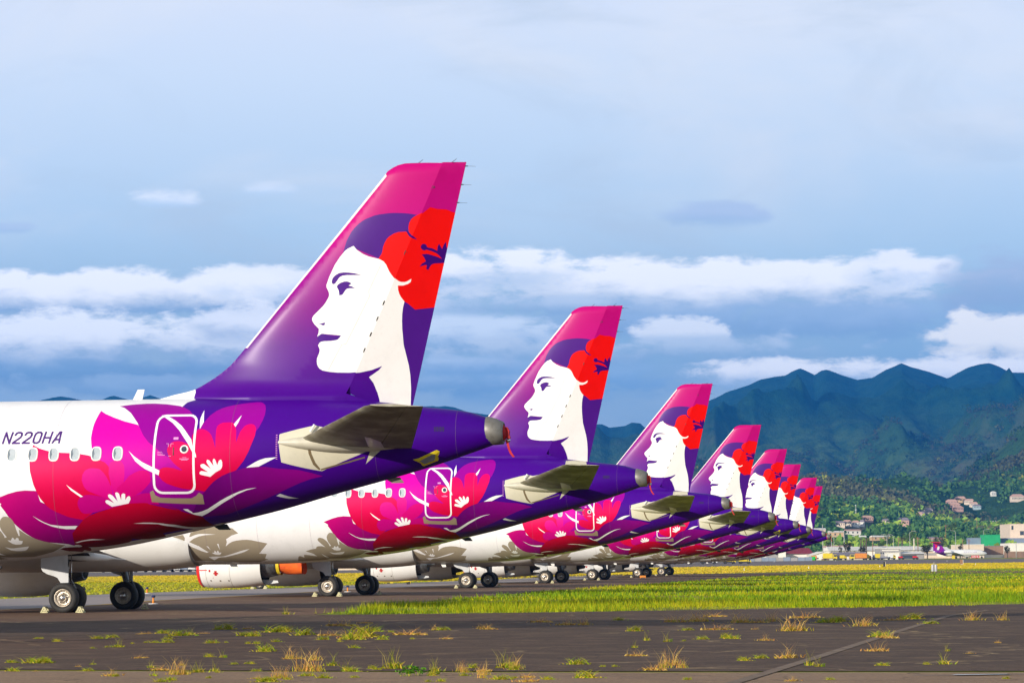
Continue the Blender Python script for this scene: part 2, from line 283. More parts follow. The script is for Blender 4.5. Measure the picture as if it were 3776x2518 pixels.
FUS_ART=[
('purple',[36.29,0.0,36.42,15.5,36.27,22.4,36.2,31.5,36.32,45.5,36.36,53.7,35.0,80.0,33.6,120.0,33.5,150.0,34.6,163.0,36.0,166.0,37.0,170.0,37.6,180.0,44.05,180.0,44.05,0.0]),
('leafL',[31.69,104.7,32.06,101.3,32.28,100.0,32.49,99.7,32.79,100.7,32.86,108.9,33.8,125.2,33.86,127.5,33.72,131.7,33.52,139.2,33.7,140.8,34.42,153.2,33.55,159.1,33.3,152.0,33.21,150.5,33.02,148.3,32.82,146.2,32.74,145.0,32.6,142.0,32.47,138.1,32.31,132.3,32.07,121.9,31.94,114.1,31.84,109.3,31.87,108.3]),
('mag',[34.17,34.3,34.32,38.8,34.57,43.8,34.85,48.3,35.22,52.9,35.39,61.7,35.71,73.1,35.74,74.9,35.75,75.8,35.89,80.6,36.15,85.2,36.48,97.7,36.71,110.4,36.55,126.3,35.77,132.6,34.78,130.2,34.49,128.4,34.49,101.2,34.39,82.4,34.14,71.6,34.09,63.0,34.09,57.5,34.1,50.0]),
('midp',[36.06,89.2,36.74,95.1,37.05,110.8,36.9,119.9,36.64,130.7,36.49,144.6,36.3,138.3,35.61,123.4,35.35,112.5,35.45,103.6,35.78,94.5]),
('red',[32.65,66.5,32.83,69.7,33.06,72.0,33.32,73.6,33.76,74.9,34.07,77.1,34.2,78.8,34.49,83.5,34.53,84.7,34.58,86.5,34.64,90.6,34.64,104.2,34.23,119.8,33.85,127.2,33.81,126.9,33.51,123.4,33.19,117.4,33.08,114.8,33.01,112.7,32.86,106.5,32.79,102.0,32.71,96.1,32.62,86.0,32.6,79.8,32.6,75.8]),
('hill',[33.85,127.2,34.03,123.9,34.26,121.8,34.66,119.5,34.96,118.5,35.08,118.4,35.38,119.6,35.63,121.9,35.95,126.7,36.13,130.4,36.28,134.3,36.05,130.7,35.59,122.6,35.51,121.2,35.5,120.8,35.53,121.0,35.81,124.7,35.96,127.4,36.11,130.6,36.39,138.6,36.58,143.1,36.72,148.3,36.92,179.9,36.26,163.2,35.62,160.5,35.64,166.0,35.64,169.5,35.62,170.4,35.57,170.7,35.44,170.1,35.23,167.4,35.1,164.8,34.87,158.7,34.8,163.1,34.74,164.7,34.62,165.5,34.46,165.8,34.18,165.6,33.98,164.6,33.79,162.6,33.55,159.1,33.45,153.7,33.5,139.1]),
('pet',[34.97,24.9,35.23,23.3,35.46,23.5,35.78,25.7,36.12,29.8,36.25,32.6,36.43,38.4,36.53,43.7,36.65,51.5,36.66,59.9,36.64,76.5,36.53,86.7,36.32,88.8,35.89,81.3,35.75,75.8,35.54,69.9,35.39,63.3,35.19,50.7,34.95,38.6,34.74,30.8,34.59,27.6,34.87,24.9,35.2,23.3]),
('pet2',[36.85,54.8,36.97,46.4,37.1,40.2,37.22,36.2,37.33,33.7,37.47,31.5,37.69,28.7,37.87,26.9,38.03,25.7,38.12,25.9,38.18,27.3,38.22,29.4,38.28,33.3,38.32,40.2,38.33,48.6,38.3,55.8,38.24,62.9,38.16,68.2,37.74,101.8,36.95,88.4,36.72,87.4,36.67,63.5]),
('hand',[36.61,66.7,36.67,63.8,36.72,62.3,36.77,61.4,36.86,61.5,36.95,63.0,37.03,65.6,37.08,68.2,37.14,73.3,37.2,80.8,37.19,67.1,37.19,61.6,37.21,58.7,37.27,56.7,37.34,55.7,37.48,55.7,37.56,56.3,37.6,57.5,37.64,60.6,37.68,65.2,37.7,77.1,37.78,66.9,37.87,61.4,37.91,60.2,37.97,59.3,38.03,59.2,38.09,60.0,38.13,61.6,38.16,64.4,38.16,67.4,38.15,72.3,38.1,78.0,38.01,87.2,37.95,91.4,37.89,95.5,37.71,103.3,36.9,119.1,36.7,116.3,36.37,112.8,36.19,109.8,36.0,106.2,35.9,103.1,35.82,99.0,35.82,95.4,35.86,93.5,35.93,92.5,36.04,92.7,36.19,94.1,36.31,96.1,36.4,96.9,36.2,90.4,36.08,85.0,36.02,79.1,36.02,77.3,36.04,75.0,36.08,73.2,36.13,71.9,36.19,71.2,36.28,71.2,36.39,72.2,36.6,76.3]),
('leafQ',[36.51,139.9,36.7,127.4,36.83,121.8,37.01,115.0,37.13,111.3,37.24,108.9,37.35,106.9,37.5,105.2,37.72,103.6,37.88,102.6,37.99,102.4,38.19,103.1,38.4,104.5,38.74,109.0,39.09,113.0,39.22,114.9,39.49,120.9,39.75,128.3,39.45,128.6,39.18,130.6,38.93,133.4,38.15,143.7,37.3,153.0,36.7,148.0,36.52,141.0]),
('p4',[34.41,109.8,34.26,108.2,34.13,107.3,34.04,107.0,33.92,107.4,33.85,108.4,33.81,110.2,33.78,112.3,33.78,115.0,33.8,117.6,33.85,120.6,33.9,121.8,33.96,122.2,34.18,121.8,34.7,119.1,34.66,112.7]),
('p5',[35.06,112.0,35.2,112.4,35.35,111.6,35.47,111.6,35.56,112.1,35.67,114.0,35.72,116.6,35.76,123.5,35.49,120.5,35.31,119.3,35.08,118.4,34.64,118.8]),
('p1',[34.66,104.3,34.59,98.2,34.53,94.3,34.46,91.2,34.38,88.6,34.32,87.7,34.17,87.1,34.1,87.2,34.01,88.4,33.98,89.4,33.94,91.5,33.92,95.7,33.97,100.6,34.02,102.9,34.07,104.2,34.41,109.8,34.66,113.4]),
('p1',[34.66,104.2,34.59,92.5,34.6,86.3,34.62,84.4,34.66,83.5,34.72,82.9,34.81,82.9,34.88,83.5,34.92,84.7,34.97,87.2,34.98,89.3,34.98,95.1,34.91,109.3,34.71,110.3]),
('p3',[34.95,100.5,35.09,95.9,35.23,93.8,35.35,92.7,35.43,92.6,35.53,93.6,35.59,95.2,35.61,97.1,35.62,101.3,35.61,102.6,35.57,104.4,35.48,107.3,35.39,109.5,35.2,112.4,34.86,113.7,34.76,111.3,34.78,104.2]),
('w',[34.47,113.3,34.5,112.8,34.55,113.1,34.68,116.1,34.55,110.3,34.55,108.7,34.6,108.4,34.66,109.8,34.77,115.0,34.73,109.1,34.73,107.9,34.76,107.5,34.79,107.8,34.82,108.9,34.86,114.4,34.87,112.2,34.88,109.9,34.92,109.0,34.97,109.9,34.96,114.7,35.02,112.3,35.06,112.0,35.08,112.4,35.09,114.6,35.03,118.1,34.61,118.8,34.49,115.4,34.47,114.3]),
('w',[36.81,101.2,36.83,100.2,36.86,99.7,37.02,101.5,36.85,96.4,36.84,94.3,36.88,93.7,36.93,93.9,37.09,98.9,37.0,93.3,36.99,91.6,37.01,90.4,37.06,91.3,37.16,96.7,37.14,92.6,37.15,90.8,37.17,90.2,37.2,91.2,37.25,96.4,37.29,92.7,37.33,91.8,37.35,92.2,37.37,94.4,37.37,97.8,37.35,99.7,37.32,101.0,37.2,102.8,37.07,106.2,36.85,103.1,36.82,102.3]),
('w',[36.79,38.3,36.85,53.9,36.78,61.1,36.75,53.2,36.75,48.6]),
('w',[37.76,47.5,37.71,56.2,37.65,61.4,37.6,58.3]),
('w',[38.69,96.6,38.24,103.3,37.94,102.5,38.16,98.4,38.27,96.9,38.41,95.9]),
('w',[35.76,43.3,35.85,43.3,35.98,46.2,36.14,50.5,36.31,56.3,36.43,62.0,36.6,70.8,36.63,75.6,36.67,78.9,36.73,84.8,36.74,87.2,36.72,87.4,36.51,73.6,36.27,60.8,36.08,52.9]),
('w',[35.07,76.0,35.21,80.7,35.41,86.0,35.84,94.5,35.82,98.4,35.49,91.9,35.37,88.7,35.25,85.0]),
('w',[33.53,97.9,33.93,107.9,33.87,108.3,33.64,102.4]),
('w',[32.62,119.4,32.88,125.7,33.03,128.4,33.33,130.9,33.68,132.2,33.6,135.0,33.38,134.0,33.23,132.5,33.05,130.0,32.88,126.5,32.77,123.9]),
('w',[35.05,138.1,35.28,139.2,35.47,141.0,35.66,143.7,35.88,147.6,35.73,145.1,36.02,150.8,36.28,159.4,36.59,168.1,36.94,177.4,36.68,174.9,36.56,173.0,36.4,168.7,35.98,153.9,35.72,147.5,35.63,144.6,35.44,142.2]),
('w',[38.15,124.9,38.0,124.4,37.89,124.4,37.76,125.1,37.59,126.7,37.41,129.0,37.24,131.7,36.89,138.6,36.74,140.1,36.64,140.4,36.51,139.8,36.51,138.6,36.42,133.9,36.31,132.8,36.36,135.2,36.55,142.5,36.71,146.5,36.87,144.0,37.27,135.3,37.67,128.1,37.9,125.6]),
('w',[38.57,140.7,38.67,138.8,39.04,153.8,39.07,155.2,38.84,150.1]),
('w',[33.48,150.8,33.64,149.4,33.85,148.9,33.94,149.2,34.04,150.2,34.24,152.6,34.09,151.7,33.93,150.8,33.78,150.5,33.67,150.7,33.53,151.7]),
('hill',[33.03,158.1,33.13,156.7,33.28,156.9,33.53,158.9,33.69,161.0,33.73,161.9,33.76,164.3,33.73,169.3,33.7,171.7,33.66,172.7,33.65,172.8,33.64,172.4,33.61,170.2,33.57,167.7,33.54,168.6,33.49,171.3,33.47,171.7,33.45,171.5,33.36,168.3,33.19,164.5]),
('w',[33.42,154.9,33.47,154.4,33.53,155.0,33.58,156.3,33.6,158.3,33.52,159.1,33.49,158.9]),
('stab',[38.74,85.9,38.74,73.9,38.76,73.0,39.6,66.1,39.81,69.2,40.7,61.5,41.29,101.2,40.81,122.8,40.95,102.9,40.6,108.9,39.75,121.2,39.67,119.9,38.79,102.6]),
('stab',[41.0,22.5,41.72,0.8,41.83,36.5,41.01,42.6]),
('grey',[31.38,124.7,31.43,123.5,31.49,123.3,31.58,124.2,31.65,125.9,31.72,128.4,31.77,131.4,31.8,134.6,31.8,137.4,31.8,139.9,31.66,138.1,31.61,136.7,31.4,128.0,31.38,126.5]),
('grey',[31.75,123.0,31.79,120.4,31.85,118.5,31.89,118.0,31.95,118.0,32.0,118.5,32.05,119.5,32.1,121.8,32.13,124.5,32.15,132.7,32.14,138.4,31.89,138.2,31.78,130.2,31.75,126.4]),
('grey',[30.8,142.0,31.04,139.4,31.24,138.5,31.28,135.8,31.35,135.1,31.49,135.2,31.67,138.0,31.72,137.6,31.84,136.0,32.1,136.3,32.21,129.8,32.37,135.3,32.55,140.5,32.73,144.4,33.21,152.6,32.82,161.7,32.25,168.9,31.19,159.0,31.19,154.5,31.16,151.5,31.11,148.6,31.0,145.6]),
('grey',[30.43,152.9,30.47,151.3,30.52,150.8,30.57,151.7,30.66,154.7,30.69,148.3,30.81,149.1,30.98,150.9,31.26,154.7,31.61,167.2,30.33,164.7]),
('w',[31.85,139.1,31.93,139.7,31.99,136.8,32.02,137.6,32.04,139.5,32.09,137.5,32.12,137.7,32.14,138.4,32.13,140.5,32.22,141.6,32.18,144.4,32.15,145.0,32.11,145.2,32.02,144.8,31.94,143.4,31.9,141.7]),
('w',[31.72,146.6,31.84,148.6,31.91,149.2,32.32,148.7,32.26,151.7,32.2,153.5,32.17,154.0,32.07,154.1,31.96,153.3,31.83,151.5]),
('w',[32.16,129.7,32.21,129.8,32.19,135.9,32.16,135.8]),
('w',[31.39,148.4,31.63,159.5,31.52,157.4,31.47,156.0]),
('grey',[26.32,113.3,26.67,110.1,27.5,105.8,28.02,108.6,28.24,114.4,27.95,117.1,27.72,121.5,27.73,125.2,27.65,131.2,27.34,137.8,26.87,139.0,26.54,129.8,26.47,131.2,26.31,128.4,26.21,125.9,26.2,124.7,26.21,123.7,26.31,121.5,26.47,118.7,26.23,118.1]),
('grey',[27.65,131.2,27.81,127.0,27.96,124.6,28.13,123.3,28.37,122.5,28.55,122.4,28.74,123.1,29.35,127.8,28.92,143.0,29.22,144.1,29.1,152.0,29.09,153.8,29.13,154.7,29.2,155.8,28.77,163.3,27.8,161.7,26.19,157.0,26.16,140.2,26.18,135.0,26.15,131.7,26.12,129.7,25.98,127.7,25.83,126.1,25.15,120.1,26.0,115.6,26.06,119.6,26.02,123.8,26.03,125.8,26.14,128.8,26.31,132.2,26.81,140.7,27.01,137.8]),
('w',[26.23,118.8,26.5,115.8,26.65,114.8,26.87,114.7,27.32,115.5,26.89,116.2,26.63,117.7,26.42,120.2,26.2,124.7,26.51,129.6,26.51,133.5,26.54,135.3,26.62,137.1,26.83,140.4,26.62,137.8,26.33,131.6,26.02,126.6,26.07,122.6,26.08,120.6,26.06,118.8,26.0,115.6,26.32,113.3]),
('w',[26.87,130.6,26.93,130.6,27.01,136.7]),
('w',[27.32,127.5,27.38,127.5,27.38,136.2]),
('w',[27.02,140.7,27.12,140.5,27.15,137.4,27.19,138.1,27.22,140.5,27.27,137.3,27.3,137.8,27.32,139.5,27.32,140.8,27.39,140.4,27.41,140.6,27.36,143.0,27.33,144.1,27.29,144.5,27.2,144.4,27.12,143.6,27.07,142.5]),
('w',[26.83,148.6,27.07,147.9,27.34,147.9,27.46,147.3,28.26,137.6,28.59,135.2,28.36,139.6,28.17,142.0,27.52,148.9,27.33,149.3,27.24,150.0,27.16,151.8,26.99,156.3]),
]
FIN_ART=[
('hair',[40.116,9.513,40.213,9.836,40.333,10.06,40.431,10.173,40.513,10.249,40.603,10.316,40.7,10.37,40.912,10.448,41.051,10.475,41.28,10.499,41.42,10.504,41.627,10.495,41.789,10.48,41.988,10.444,42.226,9.93,41.347,9.256,41.084,9.348,40.394,9.646]),
('hair',[41.343,8.388,42.655,8.362,42.03,5.613,41.68,5.618]),
('flower',[40.907,9.265,41.018,9.363,41.094,9.475,41.115,9.529,41.14,9.662,41.179,9.762,41.237,9.86,41.292,9.913,41.403,9.981,41.521,10.022,41.714,10.029,41.789,10.006,41.776,10.136,41.795,10.246,41.848,10.341,41.918,10.401,42.133,10.506,42.305,10.641,42.493,10.597,42.711,10.583,43.321,10.338,42.872,8.185,41.902,8.092,41.736,8.238,41.64,8.296,41.343,8.388]),
('face',[40.394,9.698,40.469,9.601,40.627,9.492,40.776,9.424,41.041,9.354,41.149,9.295,41.213,9.212,41.287,9.046,41.337,8.966,41.411,8.872,41.5,8.806,41.563,8.785,41.651,8.781,41.711,8.8,41.818,8.86,41.796,8.778,41.732,8.734,41.607,8.695,41.476,8.698,41.484,8.581,41.516,8.478,41.555,8.404,41.64,8.296,41.602,8.154,41.581,8.0,41.572,7.816,41.577,7.612,41.609,7.215,41.732,6.71,41.769,6.455,41.784,6.134,41.768,5.617,41.025,5.628,40.983,5.885,40.942,6.03,40.844,6.274,40.734,6.427,40.985,6.6,41.041,6.667,41.064,6.698,40.81,6.604,40.503,6.544,40.282,6.53,39.988,6.536,39.792,6.555,39.605,6.593,39.526,6.645,39.491,6.695,39.469,6.755,39.462,6.825,39.469,6.898,39.522,7.027,39.536,7.09,39.531,7.138,39.496,7.218,39.524,7.277,39.566,7.308,39.669,7.332,40.074,7.459,39.581,7.511,39.47,7.44,39.506,7.535,39.515,7.634,39.403,7.749,39.364,7.804,39.339,7.863,39.342,7.908,39.375,7.966,39.625,8.208,39.7,8.31,39.76,8.422,39.773,8.463,39.773,8.511,39.753,8.577,39.707,8.669,39.705,8.734,39.771,8.923,39.91,9.228,40.048,9.432,40.172,9.577,40.248,9.636]),
('hair',[39.47,7.435,39.573,7.504,39.614,7.512,39.859,7.444,39.92,7.441,40.074,7.459,40.042,7.41,39.999,7.365,39.954,7.347,39.816,7.327,39.608,7.323,39.568,7.311,39.514,7.274]),
('dark',[41.701,10.081,41.776,10.036,41.854,9.939,41.976,9.836,41.876,9.86,41.8,9.906,41.758,9.968]),
('dark',[42.059,9.648,42.066,9.68,42.092,9.714,42.128,9.728,42.159,9.725,42.199,9.705,42.221,9.644,42.356,9.615,42.474,9.552,42.487,9.664,42.523,9.728,42.596,9.597,42.641,9.704,42.698,9.776,42.706,9.659,42.749,9.55,42.66,9.249,42.404,9.237,42.332,9.213,42.296,9.173,42.244,9.076,42.191,9.107,42.211,9.179,42.201,9.202,42.153,9.199,42.026,9.163,42.092,9.24,42.188,9.294,42.145,9.39,42.084,9.465,42.2,9.477,42.257,9.469,42.442,9.414,42.595,9.35,42.506,9.452,42.445,9.496,42.331,9.546,42.203,9.584,42.159,9.563,42.114,9.574,42.077,9.604]),
('hair',[40.598,8.963,40.416,9.008,40.265,9.031,40.132,9.037,40.028,9.024,39.93,8.972,39.86,8.901,39.836,8.81,39.845,8.773,39.866,8.748,39.897,8.749,39.928,8.764,40.034,8.91,40.063,8.933,40.119,8.956,40.223,8.968]),
('hair',[40.434,8.637,40.333,8.686,40.267,8.701,40.342,8.756,40.28,8.792,40.228,8.809,40.154,8.807,40.064,8.776,39.994,8.733,39.972,8.688,39.975,8.663,40.016,8.589,40.033,8.462,40.112,8.478,40.201,8.607,40.231,8.626,40.29,8.637]),
('hair',[39.449,7.796,39.559,7.764,39.67,7.792,39.667,7.754,39.656,7.723,39.608,7.721]),
]
# ------------------------------------------------------------------ the jet: surface model (x aft of nose, y to starboard, z up)
def pchip(T):
    T = np.array(T, float); x, y = T[:, 0], T[:, 1]; h = np.diff(x); d = np.diff(y) / h
    m = np.zeros(len(x)); m[0] = d[0]; m[-1] = d[-1]
    for i in range(1, len(x) - 1):
        if d[i - 1] * d[i] > 0:
            w1 = 2 * h[i] + h[i - 1]; w2 = h[i] + 2 * h[i - 1]; m[i] = (w1 + w2) / (w1 / d[i - 1] + w2 / d[i])
    def f(q):
        q = np.clip(np.asarray(q, float), x[0], x[-1]); i = np.clip(np.searchsorted(x, q, side='right') - 1, 0, len(x) - 2)
        t = (q - x[i]) / h[i]
        return (2 * t**3 - 3 * t**2 + 1) * y[i] + (t**3 - 2 * t**2 + t) * h[i] * m[i] + (3 * t**2 - 2 * t**3) * y[i + 1] + (t**3 - t**2) * h[i] * m[i + 1]
    return f
zt = pchip([(0,3.75),(1,4.35),(2.2,4.95),(3.6,5.5),(5,5.8),(6.5,5.93),(8,5.95),(39,5.95),(40,5.9),(41,5.8),(42.1,5.66),(42.67,5.60),(43.19,5.53),(43.73,5.37),(44.05,5.25)])
zb = pchip([(0,3.35),(1,2.75),(2.2,2.3),(3.6,2.0),(5,1.87),(6.5,1.82),(8,1.81),(28,1.81),(30,1.84),(31.25,1.90),(32.5,2.01),(33.77,2.16),(34.6,2.28),(35.47,2.45),(37.13,2.82),(38.47,3.13),(40.11,3.58),(41.26,3.88),(42.4,4.20),(43.44,4.54),(43.79,4.66),(44.05,4.76)])
ww = pchip([(0,.2),(1,.95),(2.2,1.4),(3.6,1.75),(5,1.9),(6.5,1.97),(8,1.975),(30,1.975),(32,1.955),(33.5,1.91),(35,1.81),(36.5,1.66),(38,1.44),(39,1.26),(40,1.08),(41,.9),(42,.72),(43,.52),(43.73,.37),(44.05,.28)])
def fus(x, ang, off=0.0, side=-1):
    x = np.asarray(x, float); a = np.radians(np.asarray(ang, float))
    hh = (zt(x) - zb(x)) / 2; zc = (zt(x) + zb(x)) / 2; w = ww(x)
    p = np.stack([x, side * w * np.sin(a), zc + hh * np.cos(a)], -1)
    def F(x_, y, z):
        h2 = (zt(x_) - zb(x_)) / 2; c2 = (zt(x_) + zb(x_)) / 2; return (y / ww(x_))**2 + ((z - c2) / h2)**2
    e = 0.02
    gx = (F(p[..., 0] + e, p[..., 1], p[..., 2]) - F(p[..., 0] - e, p[..., 1], p[..., 2])) / (2 * e)
    n = np.stack([gx, 2 * p[..., 1] / w**2, 2 * (p[..., 2] - zc) / hh**2], -1); n /= np.linalg.norm(n, axis=-1, keepdims=True)
    return p + n * off, n
def ang_of(x, z):
    hh = (zt(x) - zb(x)) / 2; zc = (zt(x) + zb(x)) / 2
    return float(np.degrees(np.arccos(np.clip((z - zc) / hh, -1, 1))))
def inpoly(P, poly):
    x, y = P[:, 0], P[:, 1]; q = np.array(poly); n = len(q); r = np.zeros(len(P), bool); j = n - 1
    for i in range(n):
        xi, yi = q[i]; xj, yj = q[j]
        c = ((yi > y) != (yj > y)) & (x < (xj - xi) * (y - yi) / (yj - yi + 1e-15) + xi); r ^= c; j = i
    return r
def densify(poly, step):
    out = []
    for i in range(len(poly)):
        a = np.array(poly[i], float); b = np.array(poly[(i + 1) % len(poly)], float); n = max(1, int(math.ceil(np.hypot(*(b - a)) / step)))
        for k in range(n): out.append(tuple(a + (b - a) * k / n))
    return out
def cdt(polys, grid, step=0.25, eps=1e-4):
    vs = []; es = []
    for p in polys:
        d = densify(p, step); n0 = len(vs); vs += d; es += [(n0 + i, n0 + (i + 1) % len(d)) for i in range(len(d))]
    vs += list(grid)
    r = delaunay_2d_cdt([Vector(v) for v in vs], es, [], 0, eps)
    V = np.array([tuple(v) for v in r[0]]); T = np.array([t for t in r[2] if len(t) == 3], int)
    a = V[T]; ar = (a[:, 1, 0] - a[:, 0, 0]) * (a[:, 2, 1] - a[:, 0, 1]) - (a[:, 2, 0] - a[:, 0, 0]) * (a[:, 1, 1] - a[:, 0, 1])
    T = T[np.abs(ar) > 1e-8]
    return V, T
def unflat(l): return [(l[i], l[i + 1]) for i in range(0, len(l), 2)]
def rrect(x0, x1, z0, z1, r, n=5):
    P = []
    for cx, cz, a0 in ((x1 - r, z1 - r, 0), (x0 + r, z1 - r, 90), (x0 + r, z0 + r, 180), (x1 - r, z0 + r, 270)):
        for i in range(n + 1):
            a = math.radians(a0 + 90 * i / n); P.append((cx + r * math.cos(a), cz + r * math.sin(a)))
    return P
# flat colours of the painted pattern; functions give the printed fades and the belly shade on 'hill' (x, ang) -> sRGB
def fade(c0, c1, f):
    k = [0.78 if min(c) < 60 else 0.97 for c in (c0, c1)]; c0 = np.array(lin(c0)) * k[0]; c1 = np.array(lin(c1)) * k[1]
    return lambda u, v: c0 + (c1 - c0) * np.clip(f(u, v), 0, 1)[:, None]
ART = {
 'w': fade((240, 239, 240), (238, 236, 232), lambda u, v: u * 0),
 'purple': fade((82, 6, 158), (64, 0, 140), lambda u, v: (u - 36) / 8),
 'leafL': fade((214, 0, 124), (136, 0, 122), lambda u, v: (u - 31) / 4 + (v - 115) / 90),
 'mag': fade((236, 0, 182), (196, 0, 166), lambda u, v: (v - 75) / 40 + (u - 34.5) / 4),
 'midp': fade((196, 0, 168), (122, 0, 134), lambda u, v: (v - 92) / 40),
 'red': fade((246, 0, 104), (222, 0, 66), lambda u, v: (v - 80) / 30),
 'hill': fade((208, 0, 52), (128, 0, 34), lambda u, v: (v - 118) / 35),  # red darkens towards the belly: underside shade put into the colour
 'pet': fade((176, 0, 168), (152, 0, 158), lambda u, v: (v - 20) / 60),
 'pet2': fade((176, 0, 168), (160, 0, 160), lambda u, v: (v - 20) / 60),
 'hand': fade((250, 0, 112), (222, 0, 62), lambda u, v: (v - 62) / 50),
 'leafQ': fade((98, 0, 112), (156, 0, 146), lambda u, v: (u - 36.6) / 2.8),
 'p4': fade((206, 0, 132), (206, 0, 128), lambda u, v: u * 0),
 'p5': fade((206, 0, 126), (196, 0, 120), lambda u, v: u * 0),
 'p1': fade((240, 24, 152), (226, 0, 138), lambda u, v: (v - 85) / 25),
 'p3': fade((232, 0, 134), (222, 0, 126), lambda u, v: (v - 85) / 25),
 'stab': fade((214, 208, 186), (206, 200, 176), lambda u, v: (u - 39) / 2),
 'grey': fade((160, 148, 128), (156, 144, 124), lambda u, v: u * 0),
 'line': fade((120, 104, 78), (120, 104, 78), lambda u, v: u * 0),
 'sill': fade((150, 132, 108), (150, 132, 108), lambda u, v: u * 0),
 'hair': fade((80, 22, 140), (84, 30, 138), lambda u, v: (v - 9) / 2),
 'dark': fade((62, 0, 118), (62, 0, 118), lambda u, v: u * 0),
 'face': fade((242, 238, 234), (242, 238, 234), lambda u, v: u * 0),
 'flower': fade((252, 8, 0), (252, 8, 0), lambda u, v: u * 0),
 'strip': fade((224, 216, 214), (224, 216, 214), lambda u, v: u * 0),
}
def finbg(u, v):
    K = [(5.6, (70, 0, 146)), (6.3, (82, 6, 150)), (7.4, (104, 14, 150)), (8.3, (142, 4, 146)), (9.2, (168, 0, 146)), (10.2, (206, 0, 134)), (11.8, (208, 0, 122))]
    zz = v - 0.10 * (u - 40.5) - 0.0
    L = np.array([lin(c) for _, c in K]) * 0.74; z = [k[0] for k in K]
    return np.stack([np.interp(zz, z, L[:, i]) for i in range(3)], -1)
ART['bg'] = finbg
SC = 0.034                                             # degrees of girth -> metres
def corner_colors(V, T, names, idx):
    out = np.ones((len(T), 3, 4), np.float32)
    for n in set(idx):
        s = np.array(idx) == n
        q = V[T[s].ravel()]; c = ART[names[n]](q[:, 0], q[:, 1]); out[s, :, :3] = c.reshape(-1, 3, 3)
    return out.reshape(-1, 4)

jet = empty('parked_airliner', (0, 0, 0))
def port_sheet():
    """the painted skin, cut along every edge of the painted pattern"""
    art = [(n, [(min(max(x, 0.0), 44.05), min(max(a, 0.0), 180.0)) for x, a in unflat(l)]) for n, l in FUS_ART]
    door_o = [(x, ang_of(x, z)) for x, z in rrect(35.67, 36.70, 3.53, 5.50, 0.22)]
    door_i = [(x, ang_of(x, z)) for x, z in rrect(35.725, 36.645, 3.585, 5.45, 0.17)]
    sill = [(x, ang_of(x, z)) for x, z in [(35.58, 3.58), (35.66, 3.62), (35.70, 3.50), (35.82, 3.44), (36.55, 3.42), (36.68, 3.48), (36.76, 3.56), (36.84, 3.50), (36.84, 3.28), (35.60, 3.34)]]
    art.append(('sill', sill))
    e = lambda s: [(1000 + x / 3.92, 1400 + y / 3.92) for x, y in s]
    SL = [(39.44,4.62),(39.45,4.50),(39.55,4.22),(39.68,4.09),(39.72,4.11),(39.61,4.27),(39.53,4.48),(39.50,4.60)]
    art.append(('line', [(x, ang_of(x, z)) for x, z in SL]))
    art.append(('line', [(x, ang_of(x, z)) for x, z in [(39.72,4.08),(40.4,4.26),(40.8,4.38),(40.8,4.41),(40.4,4.30),(39.73,4.12)]]))
    polys = [[(x, a * SC) for x, a in p] for _, p in art] + [[(x, a * SC) for x, a in p] for p in (door_o, door_i)]
    polys.append([(0, 0), (44.05, 0), (44.05, 180 * SC), (0, 180 * SC)])
    grid = []
    xs = list(np.arange(0.15, 1.0, 0.2)) + list(np.arange(1, 8, 0.5)) + list(np.arange(8.5, 28, 1.5)) + list(np.arange(28, 44.0, 0.3))
    for i, x in enumerate(xs):
        for a in np.arange(6, 180, 6): grid.append((x + 1e-3 * (i % 2), a * SC + 1e-3))
    V, T = cdt(polys, grid, 0.2)
    V[:, 1] /= SC
    c = V[T].mean(1)
    names = ['w'] + [n for n, _ in art]; idx = np.zeros(len(T), int)
    for k, (n, p) in enumerate(art): idx[inpoly(c, p)] = k + 1
    do = inpoly(c, door_o); di = inpoly(c, door_i); idx[do & ~di] = 0
    return V, T, names, idx, do
V, T, names, idx, indoor = port_sheet()
V[:, 0] = np.clip(V[:, 0], 0, 44.05); V[:, 1] = np.clip(V[:, 1], 0, 180)
P3, N3 = fus(V[:, 0], V[:, 1])
# orientation: port side outward
def orient(P, T, N):
    n = np.cross(P[T[:, 1]] - P[T[:, 0]], P[T[:, 2]] - P[T[:, 0]]); s = (n * N[T[:, 0]]).sum(1) < 0
    T = T.copy(); T[s] = T[s][:, ::-1]; return T
T = orient(P3, T, N3)
def submesh(name, P, N, T, V, names, idx, parent, mt):
    used = np.unique(T); mp = -np.ones(len(P), int); mp[used] = np.arange(len(used))
    return mesh_obj(name, P[used], mp[T], mt, parent, smooth=True, normals=N[used], colors=corner_colors(V, T, names, idx))
Tp, ip = T[~indoor], idx[~indoor]
# starboard mirror joined on the crown and keel seams
Pm = P3 * [1, -1, 1]; Nm = N3 * [1, -1, 1]
seam = (V[:, 1] < 1e-3) | (V[:, 1] > 180 - 1e-3)
mpi = np.where(seam, np.arange(len(V)), np.arange(len(V)) + len(V)); Ts = mpi[T][:, ::-1]
PP = np.vstack([P3, Pm]); NN = np.vstack([N3, Nm]); VV = np.vstack([V, V])
NN[:len(V)][seam] *= [1, 0, 1]
fuselage = submesh('fuselage', PP, NN, np.vstack([Tp, Ts]), VV, names, np.concatenate([ip, idx]), jet, M_paint)
door = submesh('passenger_door', P3, N3, T[indoor], V, names, idx[indoor], jet, M_paint)

